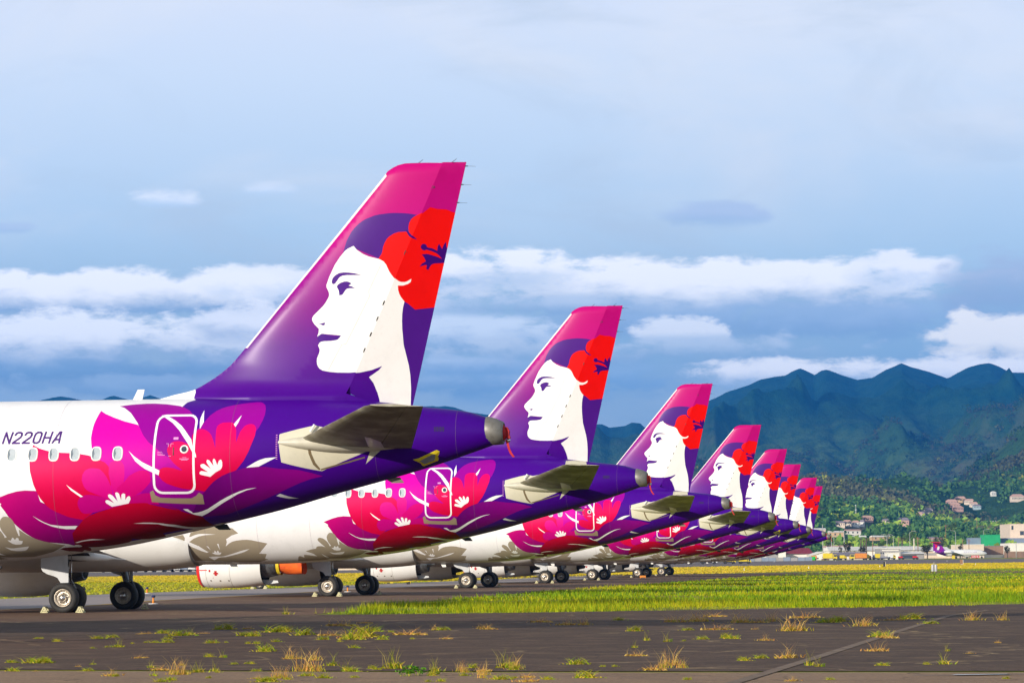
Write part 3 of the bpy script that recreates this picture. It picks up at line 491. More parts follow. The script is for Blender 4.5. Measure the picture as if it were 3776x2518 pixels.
def patch(pts, off, side=-1):
    return [tuple(fus(x, ang_of(x, z), off, side)[0]) for x, z in pts]
def ring_on(mb, outer, inner, o1, o2, m=0, side=-1):
    """raised rounded band between two outlines lying on the skin"""
    mid = [((a[0] + b[0]) / 2, (a[1] + b[1]) / 2) for a, b in zip(outer, inner)]
    mb.loft([patch(outer, 0.001, side), patch(mid, o1, side), patch(inner, o2, side)], cap=False, m=m)
def oval(cx, cz, w, h_, n=20, p=2.8):
    return [(cx + w * abs(math.cos(t))**(2 / p) * (1 if math.cos(t) > 0 else -1), cz + h_ * abs(math.sin(t))**(2 / p) * (1 if math.sin(t) > 0 else -1)) for t in [2 * math.pi * i / n for i in range(n)]]
def disc_on(mb, pts, off, m=0, side=-1):
    P = patch(pts, off, side); cx = sum(p[0] for p in pts) / len(pts); cz = sum(p[1] for p in pts) / len(pts)
    c = tuple(fus(cx, ang_of(cx, cz), off, side)[0]); n = len(P)
    mb.add(P + [c], [(i, (i + 1) % n, n) for i in range(n)], m)
windows = []
def window_at(x, side=-1):
    z = 4.53; mb = MB()
    ring_on(mb, oval(x, z, 0.130, 0.180), oval(x, z, 0.104, 0.150), 0.012, 0.006, 0, side)
    disc_on(mb, oval(x, z, 0.104, 0.150), 0.004, 1, side)
    o = mb.build('cabin_window', [M_white, M_blind], jet, smooth=True)
    mb = MB(); cres = [(x - 0.104 + 0.0, z)] 
    a = [(px, pz) for px, pz in oval(x, z, 0.101, 0.146, 28) if px <= x - 0.02]; b = [(px + 0.062 * max(0, 1 - abs(pz - z) / 0.15), pz) for px, pz in a]
    loop = a + b[::-1]
    n = len(a); mb.add(patch(a, 0.006, side) + patch(b, 0.006, side), [(i, i + 1, n + i + 1, n + i) for i in range(n - 1)])
    mb.build('reveal_shade', M_reveal_shade, o)  # dark crescent painted over the pane as the shaded side of the recess
    return o
for i in range(11): windows.append(window_at(34.80 - 0.533 * i))
mb = MB(); ring_on(mb, oval(36.44, 4.62, 0.105, 0.105, 20, 2), oval(36.44, 4.62, 0.07, 0.07, 20, 2), 0.014, 0.008); disc_on(mb, oval(36.44, 4.62, 0.07, 0.07, 20, 2), 0.005, 1)
mb.build('door_window', [M_white, M_glass], door, smooth=True)
mb = MB(); disc_on(mb, rrect(36.16, 36.28, 4.86, 4.92, 0.01, 2), 0.005)
mb.build('exit_sign', mat('pale_pink_decal', lin((232, 150, 210)), 0.5, noise=(5, lin((222, 140, 200)), 0.4, 0.7)), door)
mb = MB()
for (x0, x1, z0, z1) in [(35.78, 35.90, 4.55, 4.56), (35.78, 35.92, 4.51, 4.52), (35.79, 35.97, 4.475, 4.487), (36.33, 36.56, 4.375, 4.39), (36.37, 36.53, 4.35, 4.362), (36.40, 36.50, 4.41, 4.42), (36.05, 36.12, 4.45, 4.46), (35.99, 36.05, 4.755, 4.765), (36.04, 36.05, 4.68, 4.76), (36.10, 36.11, 4.68, 4.76), (36.11, 36.17, 4.755, 4.765)]:
    disc_on(mb, [(x0, z0), (x1, z0), (x1, z1), (x0, z1)], 0.005)
mb.build('door_instructions', bpy.data.materials['pale_pink_decal'], door)
mb = MB(); disc_on(mb, [(36.165, 4.47), (36.185, 4.47), (36.185, 4.67), (36.165, 4.67)], 0.007)
mb.build('door_handle', M_blackp, door)
mb = MB()
for i in range(7): disc_on(mb, [(42.49 + i * .036, 5.02), (42.505 + i * .036, 5.02), (42.505 + i * .036, 5.13), (42.49 + i * .036, 5.13)], 0.006)
mb.build('air_vent', M_dark, jet)
mb = MB()
for i in range(14): disc_on(mb, [(38.66, 4.36 + i * .045), (38.70, 4.36 + i * .045), (38.70, 4.374 + i * .045), (38.66, 4.374 + i * .045)], 0.004)
mb.build('trim_scale', bpy.data.materials['pale_pink_decal'], jet)

M_seam = mat('skin_seam', (0.22, 0.12, 0.20), 0.6, noise=(4, (0.17, 0.10, 0.16), 0.4, 0.7))
for x in (26.9, 29.0, 31.12, 33.2, 37.55, 41.05, 43.0):
    aa = np.linspace(2, 178, 60); R_ = []
    for dx_ in (0, .0045): R_.append([tuple(p) for p in fus(np.full(60, x + dx_), aa, 0.003, -1)[0]] + [tuple(p) for p in fus(np.full(60, x + dx_), aa[::-1], 0.003, 1)[0]])
    MB().loft(R_, closed=True, cap=False).build('skin_seam', M_seam, jet)
# ---------------- fin and rudder
HT = (42.63, 11.75); HB = (40.19, 6.03)
DOR = [(35.30, 5.93), (35.52, 5.985), (35.76, 6.05), (36.1, 6.12), (36.28, 6.17), (36.55, 6.31), (36.80, 6.46), (37.0, 6.60), (37.22, 6.78), (37.44, 7.02), (37.61, 7.22)]
TIP = [(41.16, 11.46), (41.24, 11.57), (41.38, 11.66), (41.52, 11.72), (41.68, 11.755), (42.1, 11.76)]
le_pts = np.array(DOR + TIP); 
_lef = pchip([(p[1], p[0]) for p in DOR + TIP])
def le_x(z): return _lef(z)
def te_x(z): return 41.84 + (np.asarray(z) - 5.78) * (43.23 - 41.84) / (11.76 - 5.78)
def fin_y(x, z):
    x = np.asarray(x, float); z = np.asarray(z, float)
    le = le_x(np.clip(z, 5.93, 11.76)); te = te_x(z); s = np.clip((x - le) / (te - le), 0, 1)
    nom = 36.6 + (z - 6) * 0.837; T = 0.047 * np.clip(te - nom, 1, 6) * 1.0
    T = T * np.sqrt(np.clip((11.765 - z) / 0.12, 0, 1))
    # thin curved strake ahead of the spar box
    s2 = np.clip((x - le) / np.maximum(te - le, 0.1), 0, 1)
    sh = 2.969 * np.sqrt(s2) - 1.26 * s2 - 3.516 * s2**2 + 2.843 * s2**3 - 1.036 * s2**4
    wz = np.clip((8.6 - z) / 2.0, 0, 1); wz = wz * wz * (3 - 2 * wz); sh = sh * (1 - wz + wz * np.clip(s2 / 0.42, 1e-4, 1)**0.45)
    y = T * sh
    fil = np.clip((x - 36.2) / 1.6, 0, 1) * np.clip((41.2 - x) / 1.2, 0, 1)
    y = y + fil * 0.26 * np.clip(1 - (z - 5.93) / 0.50, 0, 1.0)**2.2
    return y
def fin_sheet(outline, extra, name, parent, yf, dx=0.25):
    art = [(n, unflat(l)) for n, l in FIN_ART]
    art = [('w', [(34.9, 5.2), (36.26, 5.2), (36.31, 6.0), (36.33, 6.1), (36.27, 6.3), (34.9, 6.3)]), ('strip', [(37.55, 7.2), (37.655, 7.2), (41.225, 11.44), (41.16, 11.55), (41.0, 11.5)])] + art
    polys = [outline] + [p for _, p in art] + extra
    xs = np.concatenate([np.arange(35, 40, dx * .5), np.arange(40, 43.6, dx)]); zs = list(np.arange(5.5, 8.2, 0.1)) + list(np.arange(8.25, 11.6, 0.2)) + [11.66, 11.71, 11.74]
    grid = [(x + 0.0007, z + 0.0011) for x in xs for z in zs if le_x(max(z, 5.93)) < x < te_x(z)]
    # closer to the leading edge
    for z in zs:
        l = float(le_x(max(z, 5.93))); grid += [(l + d, z + 0.0009) for d in (0.015, 0.04, 0.09, 0.17, 0.28, 0.42, 0.6)]
    V, T = cdt(polys, grid, 0.2, 1e-4)
    c = V[T].mean(1); k = inpoly(c, outline); T = T[k]; c = c[k]
    names = ['bg'] + [n for n, _ in art]; idx = np.zeros(len(T), int)
    for i, (n, p) in enumerate(art): idx[inpoly(c, p)] = i + 1
    y = yf(V[:, 0], V[:, 1]); e = 0.012
    gx = (yf(V[:, 0] + e, V[:, 1]) - yf(V[:, 0] - e, V[:, 1])) / (2 * e); gz = (yf(V[:, 0], V[:, 1] + e) - yf(V[:, 0], V[:, 1] - e)) / (2 * e)
    gx = np.clip(gx, -3, 3); gz = np.clip(gz, -3, 3)
    P = np.stack([V[:, 0], -y, V[:, 1]], -1); N = np.stack([-gx, -np.ones(len(V)), -gz], -1); N /= np.linalg.norm(N, axis=1)[:, None]
    T = orient(P, T, N)
    n = len(V); PP = np.vstack([P, P * [1, -1, 1]]); NN = np.vstack([N, N * [1, -1, 1]])
    return submesh(name, PP, NN, np.vstack([T, T[:, ::-1] + n]), np.vstack([V, V]), names, np.concatenate([idx, idx]), parent, M_paint)
g = 0.002
fin_out = [(35.2, 5.55)] + DOR + TIP + [(HT[0] + .03, 11.74), (HB[0] + .03, HB[1] - 0.02), (40.75, 5.82), (41.35, 5.60), (41.3, 5.45), (38, 5.4)]
fin = fin_sheet(fin_out, [], 'tail_fin', jet, fin_y)
RUD = math.radians(2.5)
def rud_y(x, z): return fin_y(x, z) * 1.0
rud_out = [(HT[0] + g, 11.76), (43.23, 11.76), (41.82, 5.68), (40.80, 5.76), (HB[0] + g, HB[1] + 0.02)]
def hinge_x(z): return HB[0] + (np.asarray(z) - HB[1]) * (HT[0] - HB[0]) / (HT[1] - HB[1])
def rud_y(x, z):
    # straight-sided wedge from the hinge to the trailing edge: a flatter, more aft-facing plane than the fin box
    x = np.asarray(x, float); z = np.asarray(z, float); hx = hinge_x(z); te = te_x(z); y0 = fin_y(hx, np.clip(z, 6.3, 12)) * 1.06 + 0.012
    s = np.clip((x - hx) / (te - hx), -0.05, 1)
    return y0 * (1 - s) + 0.006 * np.clip(s, 0, 1)
rudder = fin_sheet(rud_out, [], 'rudder', jet, rud_y)
_d = math.radians(14.0)
_h0 = Vector((HB[0], 0, HB[1])); _hx = (Vector((HT[0], 0, HT[1])) - _h0).normalized()
_rm = Matrix.Translation(_h0) @ Matrix.Rotation(_d, 4, _hx) @ Matrix.Translation(-_h0)
rudder.matrix_local = _rm
for x, z in [(42.38, 11.13), (41.68, 9.51), (41.14, 8.26), (40.98, 7.87), (40.81, 7.48), (40.65, 7.09)]:
    for s in (-1, 1):
        y = float(fin_y(x, z)) + 0.008
        MB().add([(x + .02, s * y, z + .06), (x + .07, s * (y - .004), z), (x - .03, s * y, z - .07), (x - .01, s * y, z)], [(0, 1, 2, 3)]).build('hinge_slot', M_dark, fin)
for x, z in [(43.24, 11.66), (43.13, 11.2), (43.02, 10.75)]:
    MB().tube((x - .05, 0, z), (x + .03, 0, z), 0.016, 0.010, 6).tube((x + .03, 0, z), (x + .22, 0, z - .01), 0.004, 0.003, 5).build('static_wick', M_dark, rudder)
for x in (42.05, 42.9):
    MB().tube((x - .03, 0, 11.75), (x + .09, 0, 11.84), 0.008, 0.005, 5).build('static_wick', M_dark, fin)
# panel seams on the fin (thin sealant lines)
mb = MB(); sp = [(41.08, 9.21), (40.77, 8.55), (40.79, 8.42), (40.2, 7.25), (40.09, 7.23), (39.75, 6.6)]
for a, b in zip(sp[:-1], sp[1:]):
    a = np.array(a); b = np.array(b); n_ = 8; d = b - a; nn = np.array([-d[1], d[0]]) / np.hypot(*d) * 0.004
    for s in (-1, 1):
        r0 = [];r1 = []
        for i in range(n_ + 1):
            q = a + d * i / n_; y = float(fin_y(*q)) + 0.0025; r0.append((q[0] + nn[0], s * y, q[1] + nn[1])); r1.append((q[0] - nn[0], s * y, q[1] - nn[1]))
        mb.loft([r0, r1], closed=False, cap=False)
mb.build('panel_seam', mat('fin_seam', (0.45, 0.40, 0.36), 0.6, noise=(4, (0.4, 0.36, 0.3), 0.4, 0.7)), fin)

# ---------------- stabilisers
def airfoil(n=12):
    s = [0.5 * (1 - math.cos(math.pi * i / n)) for i in range(n + 1)]
    return s, [2.969 * math.sqrt(q) - 1.26 * q - 3.516 * q**2 + 2.843 * q**3 - 1.036 * q**4 for q in s]
def lin3(a, b, t): return tuple(a[i] + (b[i] - a[i]) * t for i in range(3))
R_LE, R_TE, T_LE, T_TE = (39.05, -0.75, 4.81), (41.92, -0.62, 4.60), (41.86, -6.05, 5.40), (43.19, -6.225, 5.34)
def stab_half(side):
    hinge = 0.70; top = []; 
    def section(t, s0, s1, n=10):
        le = lin3(R_LE, T_LE, t); te = lin3(R_TE, T_TE, t); th = 0.5 * (0.30 * (1 - t) + 0.10 * t)
        if t > 0.98: th *= 0.55; le = (le[0] + 0.06, le[1], le[2])
        P = []
        ss = [s0 + (s1 - s0) * (0.5 * (1 - math.cos(math.pi * i / n)) if s0 == 0 else i / n) for i in range(n + 1)]
        def yt(q): return (2.969 * math.sqrt(q) - 1.26 * q - 3.516 * q**2 + 2.843 * q**3 - 1.036 * q**4) * th
        up = [(le[0] + (te[0] - le[0]) * q, side * abs(le[1] + (te[1] - le[1]) * q), le[2] + (te[2] - le[2]) * q + yt(q) * 0.8) for q in ss]
        dn = [(p[0], p[1], p[2] - yt(q) * 1.8) for p, q in zip(up, ss)]
        return up + dn[::-1][(1 if s1 == 1 else 0):(-1 if s0 == 0 else None)]
    ts = [0, 0.1, 0.25, 0.5, 0.75, 0.95, 0.985, 1.0]
    cols = lambda o: None
    a = MB().loft([section(t, 0, hinge) for t in ts]); 
    o = a.build('horizontal_stabiliser', M_stab, jet, angle=35)
    e = MB().loft([section(t, hinge + 0.006, 1.0, 6) for t in ts]).build('elevator', M_stab, o, angle=35)
    for q in (o, e):
        ca = q.data.color_attributes.new('Col', 'FLOAT_COLOR', 'CORNER'); c = lin((206, 200, 178)) if False else (0.17, 0.155, 0.095)
        ca.data.foreach_set('color', [x for _ in range(len(q.data.loops)) for x in (*c, 1)])
    return o
stab_p = stab_half(-1); stab_s = stab_half(1)
# sunlit triangle under each stabiliser root, painted on as a white patch
def stab_under(x, y):
    # lower surface height
    t = (abs(y) - 0.7) / 5.4; le = lin3(R_LE, T_LE, t); te = lin3(R_TE, T_TE, t); q = min(max((x - le[0]) / (te[0] - le[0]), 0.001), 1)
    th = 0.5 * (0.30 * (1 - t) + 0.10 * t); yt = (2.969 * math.sqrt(q) - 1.26 * q - 3.516 * q**2 + 2.843 * q**3 - 1.036 * q**4) * th
    return le[2] + (te[2] - le[2]) * q - yt - 0.004
lit_arrow = [(41.11, -2.51), (41.24, -2.36), (41.38, -1.84), (41.30, -0.85), (41.03, -0.80), (40.96, -1.25)]
for s, par in ((1, stab_p), (-1, stab_s)):
    ap = densify(lit_arrow, 0.15); c = (41.15, -1.45); v = [(x, y * s, stab_under(x, y)) for x, y in ap] + [(c[0], c[1] * s, stab_under(*c))]; n = len(ap)
    MB().add(v, [(i, (i + 1) % n, n) for i in range(n)]).build('lit_root_patch', M_white, par)
# root fairing: a pointed bulge
def fairing(side):
    rings = []
    for x in np.linspace(38.72, 41.75, 16):
        t = (x - 38.72) / 3.03; r = 0.235 * math.sin(math.pi * min(1, t * 0.8 + 0.02))**0.7 * (1 - 0.55 * t**3) + 0.004
        zc = 4.77 - 0.07 * t; p = fus(x, ang_of(x, zc), 0.0, side)[0]
        y0 = p[1] * 0.985
        rings.append([(x, y0 + side * r * 1.25 * max(0, math.sin(a)), zc - 0.0 + r * math.cos(a)) for a in [math.pi * k / 10 for k in range(11)]])
    MB().loft(rings, closed=False, cap=False).build('stabiliser_fairing', M_stab2, jet, smooth=True)
M_stab2 = mat('fairing_paint', (0.60, 0.57, 0.46), 0.42, noise=(2, (0.52, 0.49, 0.38), 0.4, 0.7))
fairing(-1); fairing(1)
MB().tube((39.50, -1.20, 5.02), (39.60, -1.16, 5.20), 0.03, 0.03, 8).build('apron_fitting', M_white, jet)

# ---------------- tail cone exhaust
def ell(x, w, hz, zc, n=24): return [(x, w * math.cos(2 * math.pi * i / n), zc + hz * math.sin(2 * math.pi * i / n)) for i in range(n)]
zc_ = 5.02
mb = MB().loft([ell(43.70, 0.372, 0.345, 5.045), ell(43.74, 0.392, 0.36, 5.04), ell(43.95, 0.36, 0.325, 5.015), ell(44.12, 0.31, 0.28, 4.985), ell(44.14, 0.27, 0.245, 4.985), ell(44.0, 0.24, 0.22, 4.99)], cap=False)
cone = mb.build('exhaust_cone', M_metal, jet, smooth=True)
MB().loft([ell(44.05, 0.235, 0.21, 4.99), ell(44.13, 0.23, 0.2, 4.985), ell(44.20, 0.12, 0.12, 4.97)], cap=True).build('exhaust_plug', M_red, cone, smooth=True)
MB().lathe([(-0.05, 0.02), (-0.03, 0.05), (0, 0.065), (0.03, 0.05), (0.05, 0.02)], (44.24, 0, 4.80), 'x', 10, cap=True).tube((44.1, 0, 4.8), (44.2, 0, 4.8), 0.02).build('tail_light', M_hub, cone, smooth=True)
mb = MB(); rr = [(44.20, 4.80), (44.23, 4.70), (44.26, 4.58), (44.31, 4.47), (44.38, 4.38)]
mb.loft([[(x - .025, -0.05, z), (x + .03, -0.05, z + .01), (x + .03, -0.035, z + .01), (x - .025, -0.035, z)] for x, z in rr]).build('warning_streamer', M_red, cone)
mb = MB(); rr = [(44.19, 5.12), (44.25, 5.02), (44.24, 4.94), (44.27, 4.84)]
mb.loft([[(x - .05, -0.09, z), (x + .03, -0.1, z + .01), (x + .03, 0.06, z + .01), (x - .05, 0.05, z)] for x, z in rr]).build('plug_strap', M_red, cone)
# antennas
def blade(name, x, z, dz, l, sweep, m, y=0.0):
    MB().loft([[(x, y - .02, z), (x + l, y - .012, z), (x + l, y + .012, z), (x, y + .02, z)], [(x + sweep, y - .012, z + dz), (x + sweep + l * .72, y - .006, z + dz), (x + sweep + l * .72, y + .006, z + dz), (x + sweep, y + .012, z + dz)]]).build(name, m, jet)
blade('blade_antenna', 34.69, 5.93, 0.27, 0.24, 0.13, M_white)
blade('belly_antenna', 36.70, 2.80, -0.14, 0.42, 0.22, M_dark)
blade('belly_antenna', 41.10, 3.92, -0.14, 0.42, 0.22, M_line)
blade('belly_antenna', 27.4, 1.82, -0.22, 0.30, 0.12, M_white)
# ---------------- belly fairing between the wings
def bf(x):
    t = (x - 11.5) / (26.15 - 11.5); return t
rings = []
for x in list(np.linspace(11.5, 24.2, 12)) + [24.8, 25.3, 25.7, 26.0, 26.15]:
    t = bf(x); s = min(1, (x - 11.5) / 2.5) ** 0.5 * min(1, max(0.0, (26.2 - x) / 2.6)) ** 0.5
    w = 1.9 + 0.22 * s; zlow = 1.81 - 0.26 * s; ztop = 2.4 + 0.8 * s
    ring = []
    for k in range(25):
        a = -math.pi / 2 - math.pi * 0.62 + math.pi * 1.24 * k / 24
        yy = w * math.cos(a) * (1 if abs(math.cos(a)) < 1 else 1); r = (ztop - zlow)
        cy = math.cos(a); sy = math.sin(a)
        yv = w * (abs(cy)**0.8) * (1 if cy > 0 else -1); zv = 3.2 + (3.2 - zlow) * sy if sy < 0 else 3.2 + 0.25 * sy
        zv = zlow + (zv - zlow) * (0.55 + 0.45 * s) 
        ring.append((x, yv * (0.80 + 0.20 * s), zv))
    rings.append(ring)
MB().loft(rings, closed=False, cap=False).build('belly_fairing', M_white, jet, smooth=True)

# ---------------- wings
def wing(side):
    secs = [(0.6, 14.2, 22.9, 2.35, 0.5), (1.9, 15.2, 22.8, 2.45, 0.46), (6.4, 17.6, 22.9, 2.90, 0.33), (12, 20.5, 23.9, 3.45, 0.2), (16.9, 23.05, 24.7, 3.95, 0.12)]
    rings = []
    s, y_ = airfoil(12)
    for y, le, te, z, th in secs:
        up = [(le + (te - le) * q, side * y, z + th * 0.95 * v - 0.12 * q * q) for q, v in zip(s, y_)]; dn = [(le + (te - le) * q, side * y, z - th * 0.75 * v - 0.12 * q * q) for q, v in zip(s, y_)]
        rings.append(up + dn[::-1][1:-1])
    w = MB().loft(rings).build('wing', M_wing, jet, angle=40)
    rings = []
    for y, le, te, z, th in [(16.9, 23.05, 24.7, 3.95, 0.12), (17.35, 23.5, 24.85, 4.10, 0.10), (17.65, 23.95, 25.0, 4.5, 0.07), (17.85, 24.6, 25.35, 5.4, 0.05), (17.95, 25.15, 25.6, 6.3, 0.03)]:
        up = [(le + (te - le) * q, side * (y - th * v), z + 0.0) for q, v in zip(s, y_)]; dn = [(le + (te - le) * q, side * (y + th * v), z - th * 0.5) for q, v in zip(s, y_)]
        rings.append(up + dn[::-1][1:-1])
    MB().loft(rings).build('wingtip_fence', M_paint_flat, w, angle=40)
    for y, x in ((3.1, 23.4), (7.7, 23.9), (11.4, 24.6)):
        z = 2.25 + (y - 1.9) * 0.093; r = []
        for k in range(9):
            t = k / 8; rr = 0.02 + 0.17 * math.sin(math.pi * min(1, t * 1.1 + 0.05))**0.6; r.append([(x - 2.4 + 3.1 * t, side * y + rr * 0.8 * math.cos(a), z - 0.08 - 0.25 * t + rr * math.sin(a)) for a in [2 * math.pi * i / 10 for i in range(10)]])
        MB().loft(r).build('flap_track_fairing', M_white, w, smooth=True)
    return w
M_paint_flat = mat('magenta_tip_paint', lin((196, 0, 120)), 0.35, noise=(2, lin((120, 0, 130)), 0.4, 0.7))
wing_p = wing(-1); wing_s = wing(1)
# ---------------- engines
def engine(side):
    y = side * 5.75; c = (0, y, 1.76)
    out = [(15.30, 1.02), (15.20, 1.06), (15.16, 1.10), (15.22, 1.16), (15.5, 1.205), (16.2, 1.24), (17.2, 1.235), (18.0, 1.17), (18.78, 1.05)]
    inn = [(18.78, 1.03), (18.2, 1.02), (16.4, 0.98), (15.30, 1.02)]
    mb = MB(); mb.lathe(out, (0, y, 1.76), 'x', 36); mb.lathe(inn[:2], (0, y, 1.76), 'x', 36, m=1); mb.lathe([(15.30, 1.02), (15.6, 0.99), (15.9, 0.98)], (0, y, 1.76), 'x', 36, m=2)
    e = mb.build('engine', [M_white, M_dark, M_metal], jet, angle=50)
    MB().lathe([(15.9, 0.98), (15.92, 0.3), (15.6, 0.05)], (0, y, 1.76), 'x', 24).build('fan_disc', M_strut, e, smooth=True)
    MB().lathe([(18.2, 1.0), (18.25, 0.72), (18.8, 0.70), (19.5, 0.56), (19.52, 0.50), (19.3, 0.48), (19.3, 0.25), (20.0, 0.06)], (0, y, 1.76), 'x', 28).build('core_nozzle', M_strut, e, smooth=True)
    # pylon
    MB().loft([[(16.3, y - .16, 2.9), (20.6, y - .12, 2.35), (20.6, y + .12, 2.35), (16.3, y + .16, 2.9)], [(17.2, y - .12, 3.15), (21.2, y - .08, 2.95), (21.2, y + .08, 2.95), (17.2, y + .12, 3.15)]]).build('pylon', M_white, e)
    MB().loft([[(18.0, y - .13, .62), (18.9, y - .10, .72), (18.9, y + .10, .72), (18.0, y + .13, .62)], [(18.1, y - .07, .56), (19.55, y - .03, .80), (19.55, y + .03, .80), (18.1, y + .07, .56)], [(18.3, y - .05, 1.0), (19.5, y - .02, .92), (19.5, y + .02, .92), (18.3, y + .05, 1.0)]]).build('lower_strake', M_wing, e)
    mb = MB()
    def on(x, a, r=0.006):
        rr = float(np.interp(x, [p[0] for p in out[3:]], [p[1] for p in out[3:]])) + r; return (x, y + side * rr * math.cos(math.radians(a)), 1.76 + rr * math.sin(math.radians(a)))
    for x0, x1, a0, a1 in [(16.05, 16.08, -34, -8), (16.12, 16.40, -22, -18), (16.18, 16.32, -26, -13), (15.85, 15.95, -16, -10)]:
        mb.add([on(x0, a0), on(x1, a0), on(x1, a1), on(x0, a1)], [(0, 1, 2, 3)])
    mb.build('warning_mark', M_red, e)
    mb = MB()
    for x in (16.0 - 0.35, 17.05):
        mb.loft([[on(x, a, 0.003) for a in range(-90, 91, 6)], [on(x + .012, a, 0.003) for a in range(-90, 91, 6)]], closed=False, cap=False)
    mb.build('cowl_seam', M_line, e)
    mb = MB()
    for x in (15.9, 16.45, 16.95):
        p = [on(x + .05 * math.cos(t), -42 + 2.6 * math.sin(t)) for t in [math.pi / 4 * i for i in range(8)]]; mb.add(p, [tuple(range(8))])
    mb.build('latch_mark', M_line, e)
    return e
eng_p = engine(-1); eng_s = engine(1)
# ---------------- landing gear
def wheel_set(parent, x, yc, dy, R, w, side):
    for s in (-1, 1):
        y = yc + s * dy; prof = [(-w * .5 * .62, R * .60), (-w * .5 * .92, R * .66), (-w * .5, R * .80), (-w * .5 * .86, R * .93), (-w * .5 * .5, R * .99), (0, R), (w * .5 * .5, R * .99), (w * .5 * .86, R * .93), (w * .5, R * .80), (w * .5 * .92, R * .66), (w * .5 * .62, R * .60)]
        t = MB().lathe(prof, (x, y, R - 0.012), 'y', 40).build('tyre', M_tyre, parent, smooth=True)
        for q in (-1, 1):
            o = w * .5 * q
            MB().lathe([(o * .62, R * .60), (o * .80, R * .585), (o * .72, R * .53), (o * .35, R * .50), (o * .45, R * .28), (o * .62, R * .26)], (x, y, R - 0.012), 'y', 32).build('wheel_rim', M_rim, parent, smooth=True)
            mb = MB().lathe([(o * .45, R * .27), (o * .95, R * .22), (o * 1.12, R * .16), (o * 1.2, R * .05), (o * 1.2, 0.002)], (x, y, R - 0.012), 'y', 16)
            for k in range(5):
                a = 2 * math.pi * k / 5 + .3; mb.lathe([(o * .45, 0.02), (o * .72, 0.02), (o * .74, 0.004)], (x + R * .34 * math.cos(a), y, R - .012 + R * .34 * math.sin(a)), 'y', 6)
            mb.build('wheel_hub', M_hub, parent, angle=40)
def main_gear(side):
    y = side * 3.795; root = MB().tube((21.62, side * 3.55, 2.75), (21.93, y, 1.15), 0.14, 0.13, 14).tube((21.93, y, 1.2), (21.98, y, 0.56), 0.085, 0.085, 12).tube((21.98, y - .62, 0.57), (21.98, y + .62, 0.57), 0.075, 0.075, 12)
    gg = root.build('main_gear', M_strut, jet, angle=40)
    MB().tube((21.8, y - side * .1, 1.7), (21.5, side * 2.1, 2.35), 0.075, 0.06, 10).tube((21.88, y - side * .1, 1.35), (21.6, side * 2.5, 2.2), 0.035, 0.035, 8).build('side_stay', M_strut, gg, angle=40)
    MB().tube((22.12, y, 1.25), (22.3, y, .95), 0.035, 0.03, 8).tube((22.3, y, .95), (22.05, y, .62), 0.03, 0.035, 8).build('torque_link', M_strut, gg, angle=40)
    MB().tube((22.08, y - side * .1, 2.4), (22.1, y - side * .1, 0.7), 0.018, 0.018, 6).tube((21.75, y + side * .12, 2.4), (21.85, y + side * .12, 0.75), 0.014, 0.014, 6).build('hydraulic_line', M_hub, gg, smooth=True)
    wheel_set(gg, 21.98, y, 0.465, 0.584, 0.42, side)
    dp = [(21.0, 2.42), (22.06, 2.50), (22.08, 1.78), (22.17, 1.75), (22.11, 1.66), (22.11, 1.16), (21.8, 1.15), (21.72, 1.27), (21.67, 1.35), (21.5, 1.42), (21.26, 1.49), (21.07, 1.6), (20.99, 1.76)]
    MB().prism(dp, 'y', y + side * .30, y + side * .335).build('gear_door', M_door, gg)
    return gg
M_door = mat('gear_door_paint', (0.50, 0.51, 0.52), 0.4, noise=(2, (0.42, 0.43, 0.43), 0.4, 0.7))
main_gear(-1); main_gear(1)
MB().add([(20.6, -2.6, 1.98), (22.7, -2.6, 1.98), (22.7, 2.6, 1.98), (20.6, 2.6, 1.98), (20.6, -3.6, 2.3), (22.7, -3.6, 2.3), (20.6, 3.6, 2.3), (22.7, 3.6, 2.3)], [(0, 1, 5, 4), (3, 6, 7, 2)]).build('wheel_bay', M_dark, jet)
ng = MB().tube((5.0, 0, 2.0), (5.07, 0, 0.38), 0.09, 0.07, 12).tube((5.07, -.3, .38), (5.07, .3, .38), .05, .05, 8).tube((5.05, 0, 1.0), (4.3, 0, 1.9), .04, .04, 8).build('nose_gear', M_strut, jet, angle=40)
wheel_set(ng, 5.07, 0, 0.25, 0.38, 0.22, 1)
for s in (-1, 1): MB().box(4.6, 5.9, s * .42 - .012, s * .42 + .012, 1.25, 1.9).build('gear_door', M_door, ng)
mb = MB(); 
for s in (-1, 1): mb.prism([(1.15, 4.35), (1.9, 4.35), (2.2, 4.72), (1.5, 4.62)], 'y', s * .2, s * .2)
pp = [(1.35, 4.15), (2.3, 4.15), (2.45, 4.55), (1.75, 4.60)]
mb = MB(); disc_on(mb, pp, 0.01, 0, -1); disc_on(mb, pp, 0.01, 0, 1); mb.build('cockpit_window', M_glass, jet)

